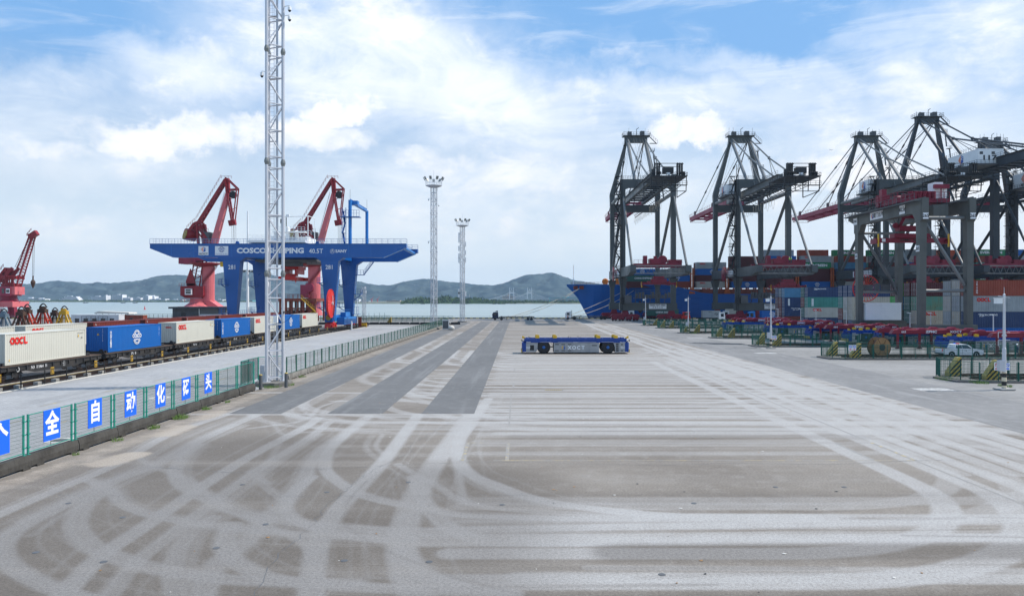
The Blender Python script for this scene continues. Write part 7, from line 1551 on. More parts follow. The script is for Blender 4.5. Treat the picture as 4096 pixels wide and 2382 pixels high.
    tr = b.build('trolley', 'white', t)
    b = MB(); b.tube((tx - 0.6, -8.2, 26.4), (tx - 0.6, -8.2, 27.4), 0.35, 8); b.tube((tx + 0.5, -8.2, 25.6), (tx + 0.5, -8.2, 27.8), 0.12, 5); b.build('sheave', 'machine_black', tr)
    b = MB(); b.box(tx - 7, tx + 8, -8.4, 8.4, 16.9, 17.5); b.rail([(tx - 7, -8.4, 16.4), (tx + 8, -8.4, 16.4)], 1.0, 1.2, 0.05); b.box(tx - 1, tx + 3.5, -7, -4, 15.9, 16.9); b.build('trolley_underframe', 'machine_grey', t)
    # red spreader, seen end on
    zb = 11.9
    b = MB(); sx = tx - 0.2
    b.box(sx - 2.2, sx + 2.2, -6.1, -5.5, zb + 0.6, zb + 1.5); b.box(sx - 2.2, sx + 2.2, 5.5, 6.1, zb + 0.6, zb + 1.5); b.box(sx - 0.9, sx + 0.9, -6, 6, zb + 0.6, zb + 1.6); b.box(sx - 1.9, sx + 1.9, -3.6, -2.4, zb + 1.6, zb + 2.2)
    for dx in (-1.7, 1.4): b.box(sx + dx, sx + dx + 0.4, -3.6, 3.6, zb + 2.2, zb + 3.4)
    b.box(sx - 2.2, sx + 2.2, -3.4, 3.4, zb + 3.4, zb + 4.2); b.box(sx - 1.3, sx + 2.7, -2.4, 2.4, zb + 4.6, zb + 5.4); b.box(sx - 0.9, sx - 0.3, -2, 2, zb + 4.2, zb + 4.6); b.box(sx + 0.6, sx + 1.2, -2, 2, zb + 4.2, zb + 4.6)
    for dx in (-2.5, 2.1): b.prism([(sx + dx, zb + 1.2), (sx + dx + 0.6, zb + 1.2), (sx + dx + 0.3, zb - 0.2)], 'y', -6.2, -5.9)
    b.build('spreader', 'reel_red', t)
    b = MB(); b.box(sx - 2.4, sx - 1.6, -2.6, -1.6, zb + 5.0, zb + 6.2); b.box(sx + 1.8, sx + 3.1, -2.6, -1.8, zb + 4.9, zb + 5.5)
    for dx in (-1.6, -0.9, 0.7, 1.4): b.tube((sx + dx, -1, zb + 5.3), (sx + dx * 1.5, -1, 17), 0.06, 4)
    b.build('hoist_gear', 'machine_black', t)
    # lettering and boards on the near girder
    yf = -10.87
    b = MB(); b.box(-20.4, -18.0, yf - 0.02, yf + 0.01, 18.35, 20.55); p = b.build('emblem_board', 'sign_white', t); hex_logo(p, (-19.2, yf - 0.03, 19.75), 0.70); lettering('XOCT', 0.60, (-19.2, yf - 0.03, 18.66), p, 'machine_black', 0.04, width=1.25)
    b = MB(); b.box(-16.4, -13.2, yf - 0.02, yf + 0.01, 18.35, 20.55); p = b.build('emblem_board', 'sign_white', t); globe_logo(p, (-14.8, yf - 0.03, 19.75), 0.66, 'logo_blue'); lettering('The Ports for ALL', 0.40, (-14.8, yf - 0.03, 18.66), p, 'logo_blue', 0.0)
    lettering('COSCO SHIPPING', 1.72, (-3.0, yf - 0.02, 19.40), t, 'white_paint', 0.05, width=1.18); lettering('40.5T', 1.55, (8.05, yf - 0.02, 19.3), t, 'white_paint', 0.01, width=0.95); lettering('SANY', 0.95, (14.1, yf - 0.02, 19.3), t, 'white_paint', 0.035, width=1.15)
    strokes([arc(12.0, 19.3, 0.52, 0.52, 0, 360, 18), [(12.0, 19.75), (12.0, 19.35), (11.6, 19.0)], [(12.0, 19.35), (12.4, 19.0)], [(11.75, 19.25), (12.0, 19.75), (12.25, 19.25)]], 0.08, 'emblem', t, (0, yf - 0.02, 0), 'white_paint')
    for x in (-11.2, 8.2): b = MB(); b.prism([(x - 0.5, 21.18), (x + 0.5, 21.18), (x + 0.25, 21.75), (x - 0.25, 21.75)], 'y', -10.5, -10.1); b.build('lifting_eye', 'blue_paint', t)
    b = MB(); b.box(-12.3 - 3.0, -12.3 - 2.3, -10.5, -10, 15.6, 16.8); b.tube((-15.4, -10.2, 16.0), (-14.6, -10.2, 16.6), 0.15, 6); b.build('warning_horn', 'yellow', t)
    b = MB(); b.tube((28.9, -9.15, 20.3), (28.9, 9.15, 20.0), 0.42, 8); b.rail([(28.4, -9, 20.4), (28.4, 9, 20.4)], 1.0, 1.6, 0.04); b.build('end_walkway', 'blue_light', t)
blue_crane()

# ------------------------------------------------------------------ red level-luffing jib cranes on the quay
def jib_crane(dx, label, base, D=265):
    """profile in photograph pixels of the left one, turned into metres at its own distance"""
    Xc = pxX(815 + dx, D)
    t = thing('jib_crane', label, 'harbour crane', (Xc, D, 0), 0, 'red level-luffing cranes on the quay')
    def P(x, y): return Vector((pxX(550 + x / 1.953 + dx, D) - Xc, 0, pyZ(650 + y / 1.953, D)))
    o = lambda v, y: Vector((v.x, y, v.z))
    # tie beam, two plates with ties
    b = MB()
    for y in (-1.1, 1.1): b.beam(o(P(485, 470), y), o(P(690, 138), y), 0.3, 1.15, 0, 0.3, 0.8)
    for k in range(10): c = P(485, 470).lerp(P(690, 138), (k + 0.5) / 10); b.box(c.x - 0.3, c.x + 0.3, -1, 1, c.z - 0.3, c.z + 0.3)
    a, c = P(470, 455), P(665, 128)
    b.rail([o(a, -1.5), o(c, -1.5)], 1.2, 1.5, 0.05); b.build('tie_beam', 'jib_red', t)
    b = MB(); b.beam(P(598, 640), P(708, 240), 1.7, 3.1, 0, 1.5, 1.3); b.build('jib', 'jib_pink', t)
    b = MB(); a, c = P(585, 560), P(668, 250); b.rail([o(a, 1.2), o(c, 1.2)], 1.1, 1.5, 0.05); b.build('jib_ladder', 'galvanised_far', t)
    b = MB()                                     # head: fly jib
    for y in (-1.0, 1.0):
        b.beam(o(P(690, 130), y), o(P(745, 470), y), 0.4, 0.85); b.beam(o(P(695, 120), y), o(P(783, 205), y), 0.3, 0.5); b.beam(o(P(783, 205), y), o(P(752, 480), y), 0.3, 0.45); b.beam(o(P(700, 215), y), o(P(783, 210), y), 0.3, 0.5)
    b.beam(P(700, 125), P(708, 240), 1.4, 1.3)
    for q in ((700, 300), (720, 380)): b.beam(o(P(*q), -1), o(P(q[0] + 70 - q[1] * 0.08, q[1] - 30), 1), 0.2, 0.2)
    b.beam(P(738, 450), P(745, 490), 2.4, 1.8, 0, 2.4, 1.2); b.rail([o(P(668, 128), -1.3), o(P(745, 128), -1.3)], 0.9, 1.2, 0.05); b.build('fly_jib', 'jib_red', t)
    b = MB(); c = P(748, 252); b.lathe([(1.3, -0.5), (1.3, 0.5)], c, 'y', 14); b.build('cable_drum', 'machine_black', t)
    b = MB(); [b.tube(o(P(752, 485), y) + Vector((xx, 0, 0)), o(P(756, 760), y) + Vector((xx, 0, 0)), 0.05, 4) for y in (-0.8, 0.8) for xx in (-0.4, 0.4)]; b.build('hoist_rope', 'machine_black', t)
    # counterweight lever
    b = MB()
    for y in (-1.4, 1.4): b.beam(o(P(400, 560), y), o(P(455, 478), y), 0.4, 1.0); b.beam(o(P(455, 478), y), o(P(500, 462), y), 0.4, 0.8); b.beam(o(P(500, 470), y), o(P(530, 560), y), 0.4, 0.8)
    b.rail([o(P(400, 520), -1.6), o(P(460, 460), -1.6)], 1.0, 1, 0.05); b.build('counterweight_lever', 'jib_red', t)
    b = MB(); a, c = P(384, 560), P(440, 568); b.tube(o(a, -1.2), o(c, 1.2), 2.1, 16); cw = b.build('counterweight', 'jib_red', t); b = MB(); b.tube(o(P(381, 559), -1.33), o(a, -1.21), 2.06, 16); b.build('striped_end', 'hazard', cw)
    # slewing frame
    b = MB(); [b.beam(o(P(485, 480), y), o(P(500, 700), y), 0.5, 1.4) for y in (-2, 2)]; [b.beam(o(P(490, 500), y), o(P(585, 640), y), 0.4, 1.0) for y in (-2, 2)]; b.beam(P(485, 490), P(492, 530), 4.4, 1.2); b.box(P(470, 0).x, P(600, 0).x, -2.4, 2.4, P(0, 700).z, P(0, 640).z); b.beam(o(P(500, 560), -2), o(P(560, 640), -2), 0.4, 0.5); b.box(P(520, 0).x, P(560, 0).x, -1.6, 1.6, P(0, 640).z, P(0, 590).z); b.build('a_frame', 'jib_red', t)
    b = MB(); b.box(P(540, 0).x, P(575, 0).x, -2, 2, P(0, 600).z, P(0, 545).z); b.rail([o(P(500, 560), -2.3), o(P(575, 545), -2.3)], 1.2, 0.8, 0.05); b.rail([o(P(430, 622), -2.6), o(P(590, 622), -2.6)], 1.2, 0.8, 0.05); b.build('winch_deck', 'machine_grey', t)
    b = MB(); b.box(P(350, 0).x, P(482, 0).x, -3, 3, P(0, 793).z, P(0, 745).z); b.box(P(470, 0).x, P(600, 0).x, -2.8, 2.8, P(0, 770).z, P(0, 690).z); b.build('machine_house', 'crimson_fade', t)
    # column with ring platform, spiral stair, cab tower
    zt = P(0, 780).z; zb0 = P(0, 1060).z; xc = P(553, 0).x; 
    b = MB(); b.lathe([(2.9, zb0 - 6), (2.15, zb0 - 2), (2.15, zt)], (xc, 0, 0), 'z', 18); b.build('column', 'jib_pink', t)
    b = MB(); b.lathe([(2.3, zt - 1.6), (5.4, zt - 0.5), (5.4, zt - 0.2), (2.3, zt - 0.2)], (xc - 1.0, 0, 0), 'z', 20)
    for k in range(16):
        a0, a1 = k * 0.3927, (k + 1) * 0.3927; p, q = Vector((xc - 1 + 5.3 * math.cos(a0), 5.3 * math.sin(a0), zt - 0.2)), Vector((xc - 1 + 5.3 * math.cos(a1), 5.3 * math.sin(a1), zt - 0.2)); u = Vector((0, 0, 1.3)); b.tube(p, p + u, 0.06, 4); b.tube(p + u, q + u, 0.06, 4)
    b.build('ring_platform', 'jib_red', t)
    b = MB()
    for k in range(26): a = -2.6 + k * 0.11; z = zb0 + 4 + k * (zt - zb0 - 5) / 26; b.box(xc + 2.7 * math.cos(a) - 0.4, xc + 2.7 * math.cos(a) + 0.4, 2.7 * math.sin(a) - 0.4, 2.7 * math.sin(a) + 0.4, z, z + 0.1); b.tube((xc + 3.1 * math.cos(a), 3.1 * math.sin(a), z), (xc + 3.1 * math.cos(a), 3.1 * math.sin(a), z + 1.1), 0.05, 4)
    q = b.build('spiral_stair', 'jib_red', t)
    if base == 'pyramid':
        b = MB(); xw = P(480, 0).x
        for sgn in (-1, 1):
            for y in (-1.6, 1.6): b.tube((xw - 1.5 + sgn * 1.9, y, P(0, 1050).z), (xw + 0.6 + sgn * 1.5, y, P(0, 770).z), 0.24, 5)
        for k in range(7):
            z0, z1 = P(0, 1050 - k * 40).z, P(0, 1010 - k * 40).z; s = 1 if k % 2 else -1; f = k / 7 * 2
            b.tube((xw - 1.5 + f - s * 1.9, -1.6, z0), (xw - 1.5 + f + s * 1.9, -1.6, z1), 0.14, 4); b.tube((xw - 3.4 + f, -1.6, z0), (xw + 0.4 + f, -1.6, z0), 0.14, 4)
        b.build('lattice_tower', 'jib_red', t)
        b = MB(); b.prism([(P(425, 0).x, P(0, 1000).z), (P(400, 0).x, P(0, 930).z), (P(435, 0).x, P(0, 830).z), (P(450, 0).x, P(0, 860).z), (P(490, 0).x, P(0, 1000).z)], 'y', -2.4, -1.9); b.box(P(405, 0).x, P(470, 0).x, -2.4, -1, P(0, 960).z, P(0, 945).z); b.build('hose_boom', 'jib_red', t)
        b = MB(); b.box(P(368, 0).x, P(545, 0).x, -3.4, 2.4, P(0, 1040).z, P(0, 965).z); b.rail([o(P(360, 970), -3.6), o(P(420, 970), -3.6)], 1.2, 0.8, 0.06); b.prism([(P(372, 0).x, P(0, 1040).z), (P(545, 0).x, P(0, 1040).z), (P(520, 0).x, P(0, 1058).z), (P(400, 0).x, P(0, 1058).z)], 'y', -3, 2); cb = b.build('operator_cab', 'jib_red', t)
        b = MB(); b.box(P(412, 0).x, P(462, 0).x, -4.3, -3.4, P(0, 1032).z, P(0, 985).z); wn = b.build('window_frame', 'white', cb); b = MB(); b.box(P(418, 0).x, P(457, 0).x, -4.36, -4.31, P(0, 1024).z, P(0, 1006).z); b.box(P(418, 0).x, P(457, 0).x, -4.36, -4.31, P(0, 1002).z, P(0, 989).z); b.build('window', 'glass_dark', wn)
        b = MB(); b.lathe([(5.6, P(0, 1125).z), (3.3, P(0, 1092).z), (3.1, P(0, 1060).z)], (P(480, 0).x, 0, 0), 'z', 8); b.prism([(P(585, 0).x, P(0, 1075).z), (P(652, 0).x, P(0, 1122).z), (P(560, 0).x, P(0, 1122).z), (P(555, 0).x, P(0, 1080).z)], 'y', -2.5, 2.5); b.box(P(365, 0).x, P(655, 0).x, -5, 5, 0, P(0, 1122).z); b.rail([o(P(380, 1090), -4), o(P(600, 1090), -4)], 1.2, 1.2, 0.06); b.build('pedestal', 'jib_pink', t)
    else:
        b = MB(); b.box(P(463, 0).x, P(530, 0).x, -3, 2, P(0, 1055).z, P(0, 955).z); b.lathe([(1.6, -3.2), (1.6, 2)], (P(530, 0).x, 0, P(0, 975).z), 'y', 12); b.build('access_house', 'crimson_fade', t)
        b = MB(); x0, x1, zd = P(315, 0).x, P(605, 0).x, P(0, 1060).z
        b.box(x0, x1, -6, 6, zd - 1.0, zd); b.rail([(x0, -6, zd), (x1, -6, zd)], 1.4, 1.6, 0.08); b.rail([(x0, 6, zd), (x1, 6, zd)], 1.4, 1.6, 0.08)
        for x in np.linspace(x0 + 0.5, x1 - 0.5, 7):
            for y in (-5.6, 5.6): b.box(x - 0.3, x + 0.3, y - 0.3, y + 0.3, 0, zd - 1)
        for k in range(6):
            xa = x0 + 0.5 + k * (x1 - x0 - 1) / 6; xb_ = xa + (x1 - x0 - 1) / 6; b.tube((xa, -5.6, 0.5), (xb_, -5.6, zd - 1) if k % 2 else (xb_, -5.6, zd * 0.5), 0.22, 5); b.tube((xa, -5.6, zd * 0.55), (xb_, -5.6, zd * 0.55), 0.2, 5)
            b.box(xa, xb_, -6.1, -5.9, zd - 3.4, zd - 3.2); b.box(xa + 0.4, xa + 1.6, -4, -1, zd * 0.25, zd * 0.5)
        b.build('portal_frame', 'rust_red', t)
        b = MB(); p, q = Vector((x0 + 8, -6.4, zd)), Vector((x0 + 13, -6.4, zd - 4.6)); b.beam(p, q, 1.0, 0.15); b.rail([p, q], 1.2, 0.8, 0.07); b.beam(q, q + Vector((-5, 0, -4.4)), 1.0, 0.15); b.rail([q + Vector((-5, 0, -4.4)), q], 1.2, 0.8, 0.07); b.build('stairway', 'grab_yellow', t)
    return t
jib_crane(0, 'red luffing crane left of the blue gantry, its jib rising behind the blue girder', 'pyramid')
jib_crane(424, 'red luffing crane behind the tall lattice mast and the blue girder', 'portal', 262)

def lattice_crane():
    D = 300; X0 = pxX(30, D)
    t = thing('lattice_jib_crane', 'old red lattice boom crane at the left edge of the photograph', 'harbour crane', (X0, D, 0))
    def P(x, y, dy=0.0): return Vector((pxX(x / 2.93, D) - X0, dy, pyZ(850 + y / 2.93, D)))
    b = MB()
    for y in (-1.6, 1.6):
        for (xa, ya, xb_, yb) in ((150, 880, 350, 290), (205, 905, 400, 285)): b.tube(P(xa, ya, y), P(xb_, yb, y * 0.5), 0.28, 5)
        for k in range(18):
            f0, f1 = k / 18, (k + 1) / 18; l = lambda f: P(150 + 200 * f, 880 - 590 * f, y * (1 - f / 2)); r_ = lambda f: P(205 + 195 * f, 905 - 620 * f, y * (1 - f / 2))
            b.tube(l(f0), r_(f1), 0.12, 4); b.tube(r_(f1), l(f1), 0.12, 4)
    for k in range(18):
        f = k / 18; b.tube(P(205 + 195 * f, 905 - 620 * f, -1.6 * (1 - f / 2)), P(205 + 195 * f, 905 - 620 * f, 1.6 * (1 - f / 2)), 0.12, 4)
    b.beam(P(350, 290), P(435, 232), 1.8, 2.0); b.rail([P(330, 275, -1), P(385, 210, -1)], 0.8, 1.0, 0.07); b.box(P(340, 0).x, P(430, 0).x, -1, 1, P(0, 262).z, P(0, 250).z); b.build('boom', 'jib_red', t)
    b = MB(); 
    for x, x2 in ((388, 380), (403, 396)): b.tube(P(x, 290), P(x2, 745), 0.07, 4)
    b.tube(P(335, 300), P(175, 640), 0.09, 4); b.tube(P(345, 300), P(190, 650), 0.09, 4); b.build('hoist_rope', 'machine_black', t)
    b = MB(); b.lathe([(0.0, -2.6), (0.5, -1.6), (0.9, 0), (0.5, 0.9), (0, 1.0)], P(387, 815), 'z', 10); b.tube(P(387, 800), P(387, 740), 0.3, 6); b.build('hook_block', 'grab_rust', t)
    b = MB()
    for y in (-2, 2): b.beam(P(0, 830, y), P(110, 650, y), 0.5, 2.6, 0, 0.5, 1.0); b.beam(P(90, 740, y), P(185, 650, y), 0.5, 2.2, 0, 0.5, 1.0)
    b.beam(P(105, 660, -2), P(105, 660, 2), 1, 1); b.box(P(60, 0).x, P(240, 0).x, -2.6, 2.6, P(0, 780).z, P(0, 740).z); b.rail([P(0, 770, -2.8), P(95, 640, -2.8)], 1.2, 1.5, 0.08)
    for k in range(5): b.tube(P(110 + k * 22, 860, -2.6), P(130 + k * 22, 740, -2.6), 0.2, 5); b.tube(P(110 + k * 22, 740, -2.6), P(130 + k * 22, 860, -2.6), 0.2, 5)
    b.box(P(60, 0).x, P(210, 0).x, -2.4, 2.4, P(0, 870).z, P(0, 830).z); b.build('a_frame', 'jib_red', t)
    b = MB(); b.box(P(-60, 0).x, P(190, 0).x, -3.4, 3.4, P(0, 975).z, P(0, 865).z); ho = b.build('machine_house', 'crimson_fade', t); b = MB(); b.box(P(190, 0).x, P(232, 0).x, -3, 3, P(0, 960).z, P(0, 868).z); b.build('side_house', 'jib_pink', ho)
    for xa, xb_, m_ in ((90, 120, 'glass_dark'), (138, 182, 'white'), (25, 48, 'white')): b = MB(); b.box(P(xa, 0).x, P(xb_, 0).x, -3.5, -3.41, P(0, 945).z, P(0, 890).z); w = b.build('window', m_, ho)
    b = MB(); b.box(P(143, 0).x, P(178, 0).x, -3.56, -3.51, P(0, 935).z, P(0, 903).z); b.build('pane', 'glass_dark', w)
    b = MB(); b.lathe([(4.6, P(0, 1040).z), (3.2, P(0, 1025).z), (3.0, P(0, 975).z)], (P(100, 0).x, 0, 0), 'z', 14); b.build('slewing_column', 'crimson', t)
    b = MB(); b.box(P(-80, 0).x, P(245, 0).x, -5, 5, P(0, 1105).z, P(0, 1040).z); b.rail([P(0, 1035, -5), P(55, 1035, -5)], 1.5, 1.2, 0.07); pf_ = b.build('portal_top', 'jib_pink', t)
    b = MB(); b.prism([(P(-60, 0).x, 0), (P(0, 0).x, 0), (P(40, 0).x, P(0, 1105).z), (P(-60, 0).x, P(0, 1105).z)], 'y', -4, -2); b.prism([(P(195, 0).x, 0), (P(255, 0).x, 0), (P(240, 0).x, P(0, 1105).z), (P(165, 0).x, P(0, 1105).z)], 'y', -4, -2); b.box(P(0, 0).x, P(180, 0).x, -4, -2, P(0, 1190).z, P(0, 1150).z); b.build('portal_leg', 'crimson', t)
    b = MB(); b.lathe([(3.0, -0.2), (3.3, -0.2), (3.3, 0.2), (3.0, 0.2), (3.0, -0.2)], P(105, 1135, -4.6), 'y', 20); [b.tube(P(105, 1135, -4.6), P(105, 1135, -4.6) + Vector((3.1 * math.cos(a), 0, 3.1 * math.sin(a))), 0.1, 4) for a in np.arange(0, 6.28, 0.785)]; b.build('cable_reel', 'crimson_fade', t)
lattice_crane()

# ------------------------------------------------------------------ clamshell grabs
def grab(x, y, s, m, label, open_=1.0):
    t = thing('clamshell_grab', label, 'grab bucket', (x, y, 0), R(8), 'clamshell grabs standing by the track')
    b = MB()
    for sx in (-1, 1):
        for yy in (-0.9, 0.9): b.beam((sx * 1.75 * open_, yy, 1.6), (sx * 0.5, yy * 0.7, 5.0), 0.26, 0.34, 0)
        b.beam((sx * 1.7, -0.9, 1.8), (sx * 1.7, 0.9, 1.8), 0.3, 0.3)
        b.beam((sx * 0.45, 0, 1.8), (sx * 0.3, 0, 4.9), 0.2, 0.3); b.beam((sx * 1.1, -0.8, 3.3), (sx * 1.1, 0.8, 3.3), 0.2, 0.2)
    b.build('arms', m, t)
    b = MB()
    for sx in (-1, 1): b.prism([(sx * 0.05, 0.05), (sx * 1.3, 0.0), (sx * 2.1, 0.9), (sx * 2.0, 1.7), (sx * 0.2, 1.5)], 'y', -1.3, 1.3)
    b.build('jaw', m, t)
    b = MB(); b.box(-0.75, 0.75, -0.8, 0.8, 4.8, 5.6); b.lathe([(0.5, -0.5), (0.5, 0.5)], (0, 0, 5.4), 'y', 12); b.box(-0.6, 0.6, -0.5, 0.5, 1.7, 2.5); b.box(-0.06, 0.06, -0.06, 0.06, 2.5, 4.8); b.prism([(-0.7, 5.6), (0.7, 5.6), (0.35, 6.2), (-0.35, 6.2)], 'y', -0.3, 0.3); b.build('head', m if m != 'grab_red' else 'grab_rust', t)
    b = MB(); P = [Vector((-0.7 + 1.5 * i / 9, 0.1, 5.6 + 1.15 * math.sin(math.pi * (i + 1) / 11))) for i in range(10)]; b.path(P, 0.14, 6); b.build('bail', 'machine_black', t)
    t.scale = (s, s, s)
for px, D, s, m, l in ((15, 150, 0.85, 'slate_', 'dark blue grab at the very left edge'), (84, 148, 0.92, 'grab_rust', 'brown rusty clamshell grab, second from the left edge'), (108, 156, 0.98, 'grab_red', 'orange-red grab behind the brown rusty one'), (171, 158, 1.0, 'grab_red', 'orange-red clamshell grab standing alone in the middle of the row'),
                       (219, 164, 0.86, 'grab_rust', 'small brown grab beside the yellow one'), (256, 160, 0.92, 'grab_yellow', 'yellow clamshell grab at the right end of the row')):
    grab(pxX(px, D), D, s, 'steel_slate' if m == 'slate_' else m, l)

# ------------------------------------------------------------------ low buildings behind the trains
t = thing('site_cabin', 'long white container cabin behind the rear train', 'cabin', (pxX(285, 205), 205, 0)); L = pxX(475, 205) - pxX(285, 205)
b = MB(); b.box(0, L, 0, 3.0, 0.1, 3.35); bd_ = b.build('wall', 'wall_pale', t); b = MB(); b.box(-0.1, L + 0.1, -0.1, 3.1, 3.35, 3.5); b.build('roof', 'white', t)
for x in np.linspace(1, L - 2.5, 5): b = MB(); b.box(x, x + 1.2, -0.05, -0.005, 1.2, 2.4); b.build('window', 'glass_dark', bd_)
b = MB(); b.rail([(L * 0.25, -0.8, 1.8), (L * 0.55, -0.8, 1.8)], 1.2, 1.2, 0.05); b.rail([(L * 0.6, -0.8, 1.8), (L * 0.8, -0.8, 1.8)], 1.2, 1.2, 0.05); b.box(L * 0.25, L * 0.8, -1, -0.1, 1.6, 1.75); b.build('gallery_rail', 'machine_black', t)
t = thing('canopy_shed', 'open shed with pale flat canopy roof above dark red walls behind the trains', 'shed', (pxX(392, 232), 232, 0)); L = pxX(530, 232) - pxX(392, 232)
b = MB(); b.prism([(0, 3.2), (L, 3.2), (L - 0.2, 3.6), (1.2, 4.0), (0, 3.5)], 'y', -2, 3); b.build('roof', 'concrete_pale', t); b = MB(); b.box(L * 0.6, L - 0.5, -1, 2, 0, 3.0); b.build('wall', 'rust_red', t)
for x in np.linspace(0.5, L - 0.5, 6): b = MB(); b.tube((x, -1.8, 0), (x, -1.8, 3.2), 0.12, 5); b.build('post', 'machine_black', t)
t = thing('pump_house', 'low building with overhanging dark flat roof at the foot of the left red crane', 'building', (pxX(690, 238), 238, 0)); L = pxX(905, 238) - pxX(690, 238)
b = MB(); b.box(-0.9, L + 0.5, -1, 8, 4.7, 5.3); b.build('roof', 'roof_dark', t); b = MB(); b.box(0, L * 0.5, 0, 7, 0, 4.7); b.build('wall', 'wall_dark', t); b = MB(); b.box(L * 0.5, L, 0, 7, 0, 2.9); b.build('wall', 'wall_pale', t); b = MB(); b.box(L * 0.5, L, 0.02, 7, 2.9, 4.7); b.build('wall_band', 'machine_grey', t)
for x in (L * 0.16, L * 0.19, L * 0.22): b = MB(); b.box(x, x + 0.4, -0.06, -0.01, 2.4, 3.8); b.build('window', 'glass_dark', t)
for x in (0.58, 0.7, 0.85): b = MB(); b.box(L * x, L * x + 0.9, -0.06, -0.01, 0.6, 2.0); b.build('notice_board', 'sign_blue' if x < .6 else 'glass_dark', t)
b = MB(); b.tube((L * 0.5, -0.1, 0), (L * 0.5, -0.1, 4.7), 0.12, 5); b.build('downpipe', 'white', t)
t = thing('scaffold_walkway', 'dark steel walkway with rails behind the trains left of the low dark-roofed building', 'walkway', (pxX(545, 225), 225, 0)); L = pxX(800, 225) - pxX(545, 225)
b = MB(); b.box(0, L, -0.5, 0.6, 1.9, 2.1); b.rail([(0, -0.5, 2.1), (L, -0.5, 2.1)], 1.1, 1.4, 0.05); [b.box(x, x + 0.15, -0.3, 0.3, 0, 1.9) for x in np.linspace(0, L - 0.2, 14)]; b.build('frame', 'machine_black', t)
t = thing('container_office', 'small red cabin beside the canopy shed', 'cabin', (pxX(505, 220), 220, 0)); b = MB(); b.box(0, 5, 0, 2.5, 0, 3.0); b.build('wall', 'rust_red', t); b = MB(); b.box(-0.1, 5.1, -0.1, 2.6, 3.0, 3.1); b.build('roof', 'concrete_pale', t); b = MB(); b.box(1, 2, -0.05, -0.01, 1, 2.2); b.build('window', 'glass_dark', t)

# ------------------------------------------------------------------ quay edge: railings, kerb, black barriers, fences by the blue crane
t = thing('quay_railing', 'thin grey railing along the quay edge in front of the sea', 'railing', (-60, 296, 0)); b = MB(); b.rail([(-62, 0, 0), (104, 0, 0)], 1.15, 2.4, 0.045); b.build('railing', 'galvanised_far', t)
t = thing('quay_railing', 'railing along the quay edge left of the red luffing cranes', 'railing', (-190, 296, 0)); b = MB(); b.rail([(-60, 0, 0), (66, 0, 0)], 1.15, 2.4, 0.045); b.build('railing', 'galvanised_far', t)
striped('quay_stripe', (0.42, 0.33, 0.10), (0.04, 0.035, 0.03), 2.4, 0)
t = thing('quay_kerb', 'yellow and black striped kerb along the quay edge', 'kerb', (0, 294.5, 0)); b = MB(); b.box(-250, 200, 0, 0.5, 0, 0.42); b.build('kerb', 'quay_stripe', t)
t = thing('low_barrier', 'long low black barrier on the quay side between the blue crane and the middle masts', 'barrier', (-61, 226, 0))
for k in range(14):
    b = MB() if k == 0 else b
    if k == 0: b.box(0, 3.0, -0.25, 0.25, 0.0, 0.45); b.box(0.1, 2.9, -0.1, 0.1, 0.45, 0.7); bm3 = b.mesh('barrier_block', ['machine_black'])
    link('barrier_block', bm3, t, loc=(k * 3.1, 0, 0))
for D, xa, xb_, lab in ((232, -62, -19, 'green fence behind the low black barrier near the quay'), (262, -70, -20, 'faint dark green fence near the quay edge right of the blue crane')):
    f = thing('quay_fence', lab, 'fence', (xa, D, 0))
    for k in range(int((xb_ - xa) / 3.62)): o = link('fence_panel', gp, f, loc=(k * 3.62, 0, 0.12), rotz=R(-90)); link('wire_mesh', gw, o); link('post', gom, f, loc=(k * 3.62 - 0.05, 0, 0))
f = thing('quay_fence', 'leaning grey-green fence panels right behind the blue crane foot', 'fence', (-62, 250, 0))
for k in range(10): o = link('fence_panel', qf, f, loc=(k * 1.4, k * 2.6, 0.2)); o.rotation_euler = (0, R(8), R(-28)); link('wire_mesh', qw, o); p = link('post', pzm, f, loc=(k * 1.4, k * 2.6, 0)); p.scale = (1, 1, 1.6)
for x, y, l in ((pxX(1558, 228), 228, 'striped wedge on the low black barrier right of the blue crane'),): w = thing('striped_buffer', l, 'concrete block', (x, y, 0.4), 0); link('wedge', wdm, w); link('striped_face', wfm, w)
t = thing('buffer_stop', 'yellow and black rail end with white post at the end of the train tracks', 'buffer stop', (-43.6, 205, 0)); b = MB(); b.box(-1.5, 1.6, 0, 0.4, 0, 1.1); b.build('beam', 'yellow', t); b = MB(); b.box(-1.5, 1.6, -0.02, 0.0, 0.1, 0.5); b.build('stripe', 'hazard', t)
t = thing('white_post', 'short white post by the fence end near the blue crane', 'post', (-41.9, 186, 0)); b = MB(); b.lathe([(0.2, 0), (0.2, 2.2), (0, 2.25)], (0, 0, 0), 'z', 10); b.build('post', 'white', t)
t = thing('camera_pole', 'thin white pole with camera beside the brown notice board right of the blue crane', 'pole', (pxX(1430, 200), 200, 0)); b = MB(); b.lathe([(0.12, 0), (0.08, 7.6)], (0, 0, 0), 'z', 8); b.build('pole', 'white', t)
t = thing('notice_board', 'brown rusty board behind the thin white pole right of the blue crane', 'sign', (pxX(1427, 203), 203, 0)); b = MB(); b.box(0, 1.3, 0, 0.1, 0.3, 2.9); b.build('board', 'rust_red', t); b = MB(); b.box(0.1, 0.2, 0.1, 0.2, 0, 0.3); b.build('leg', 'machine_grey', t); b = MB(); b.box(1.1, 1.2, 0.1, 0.2, 0, 0.3); b.build('leg', 'machine_grey', t)

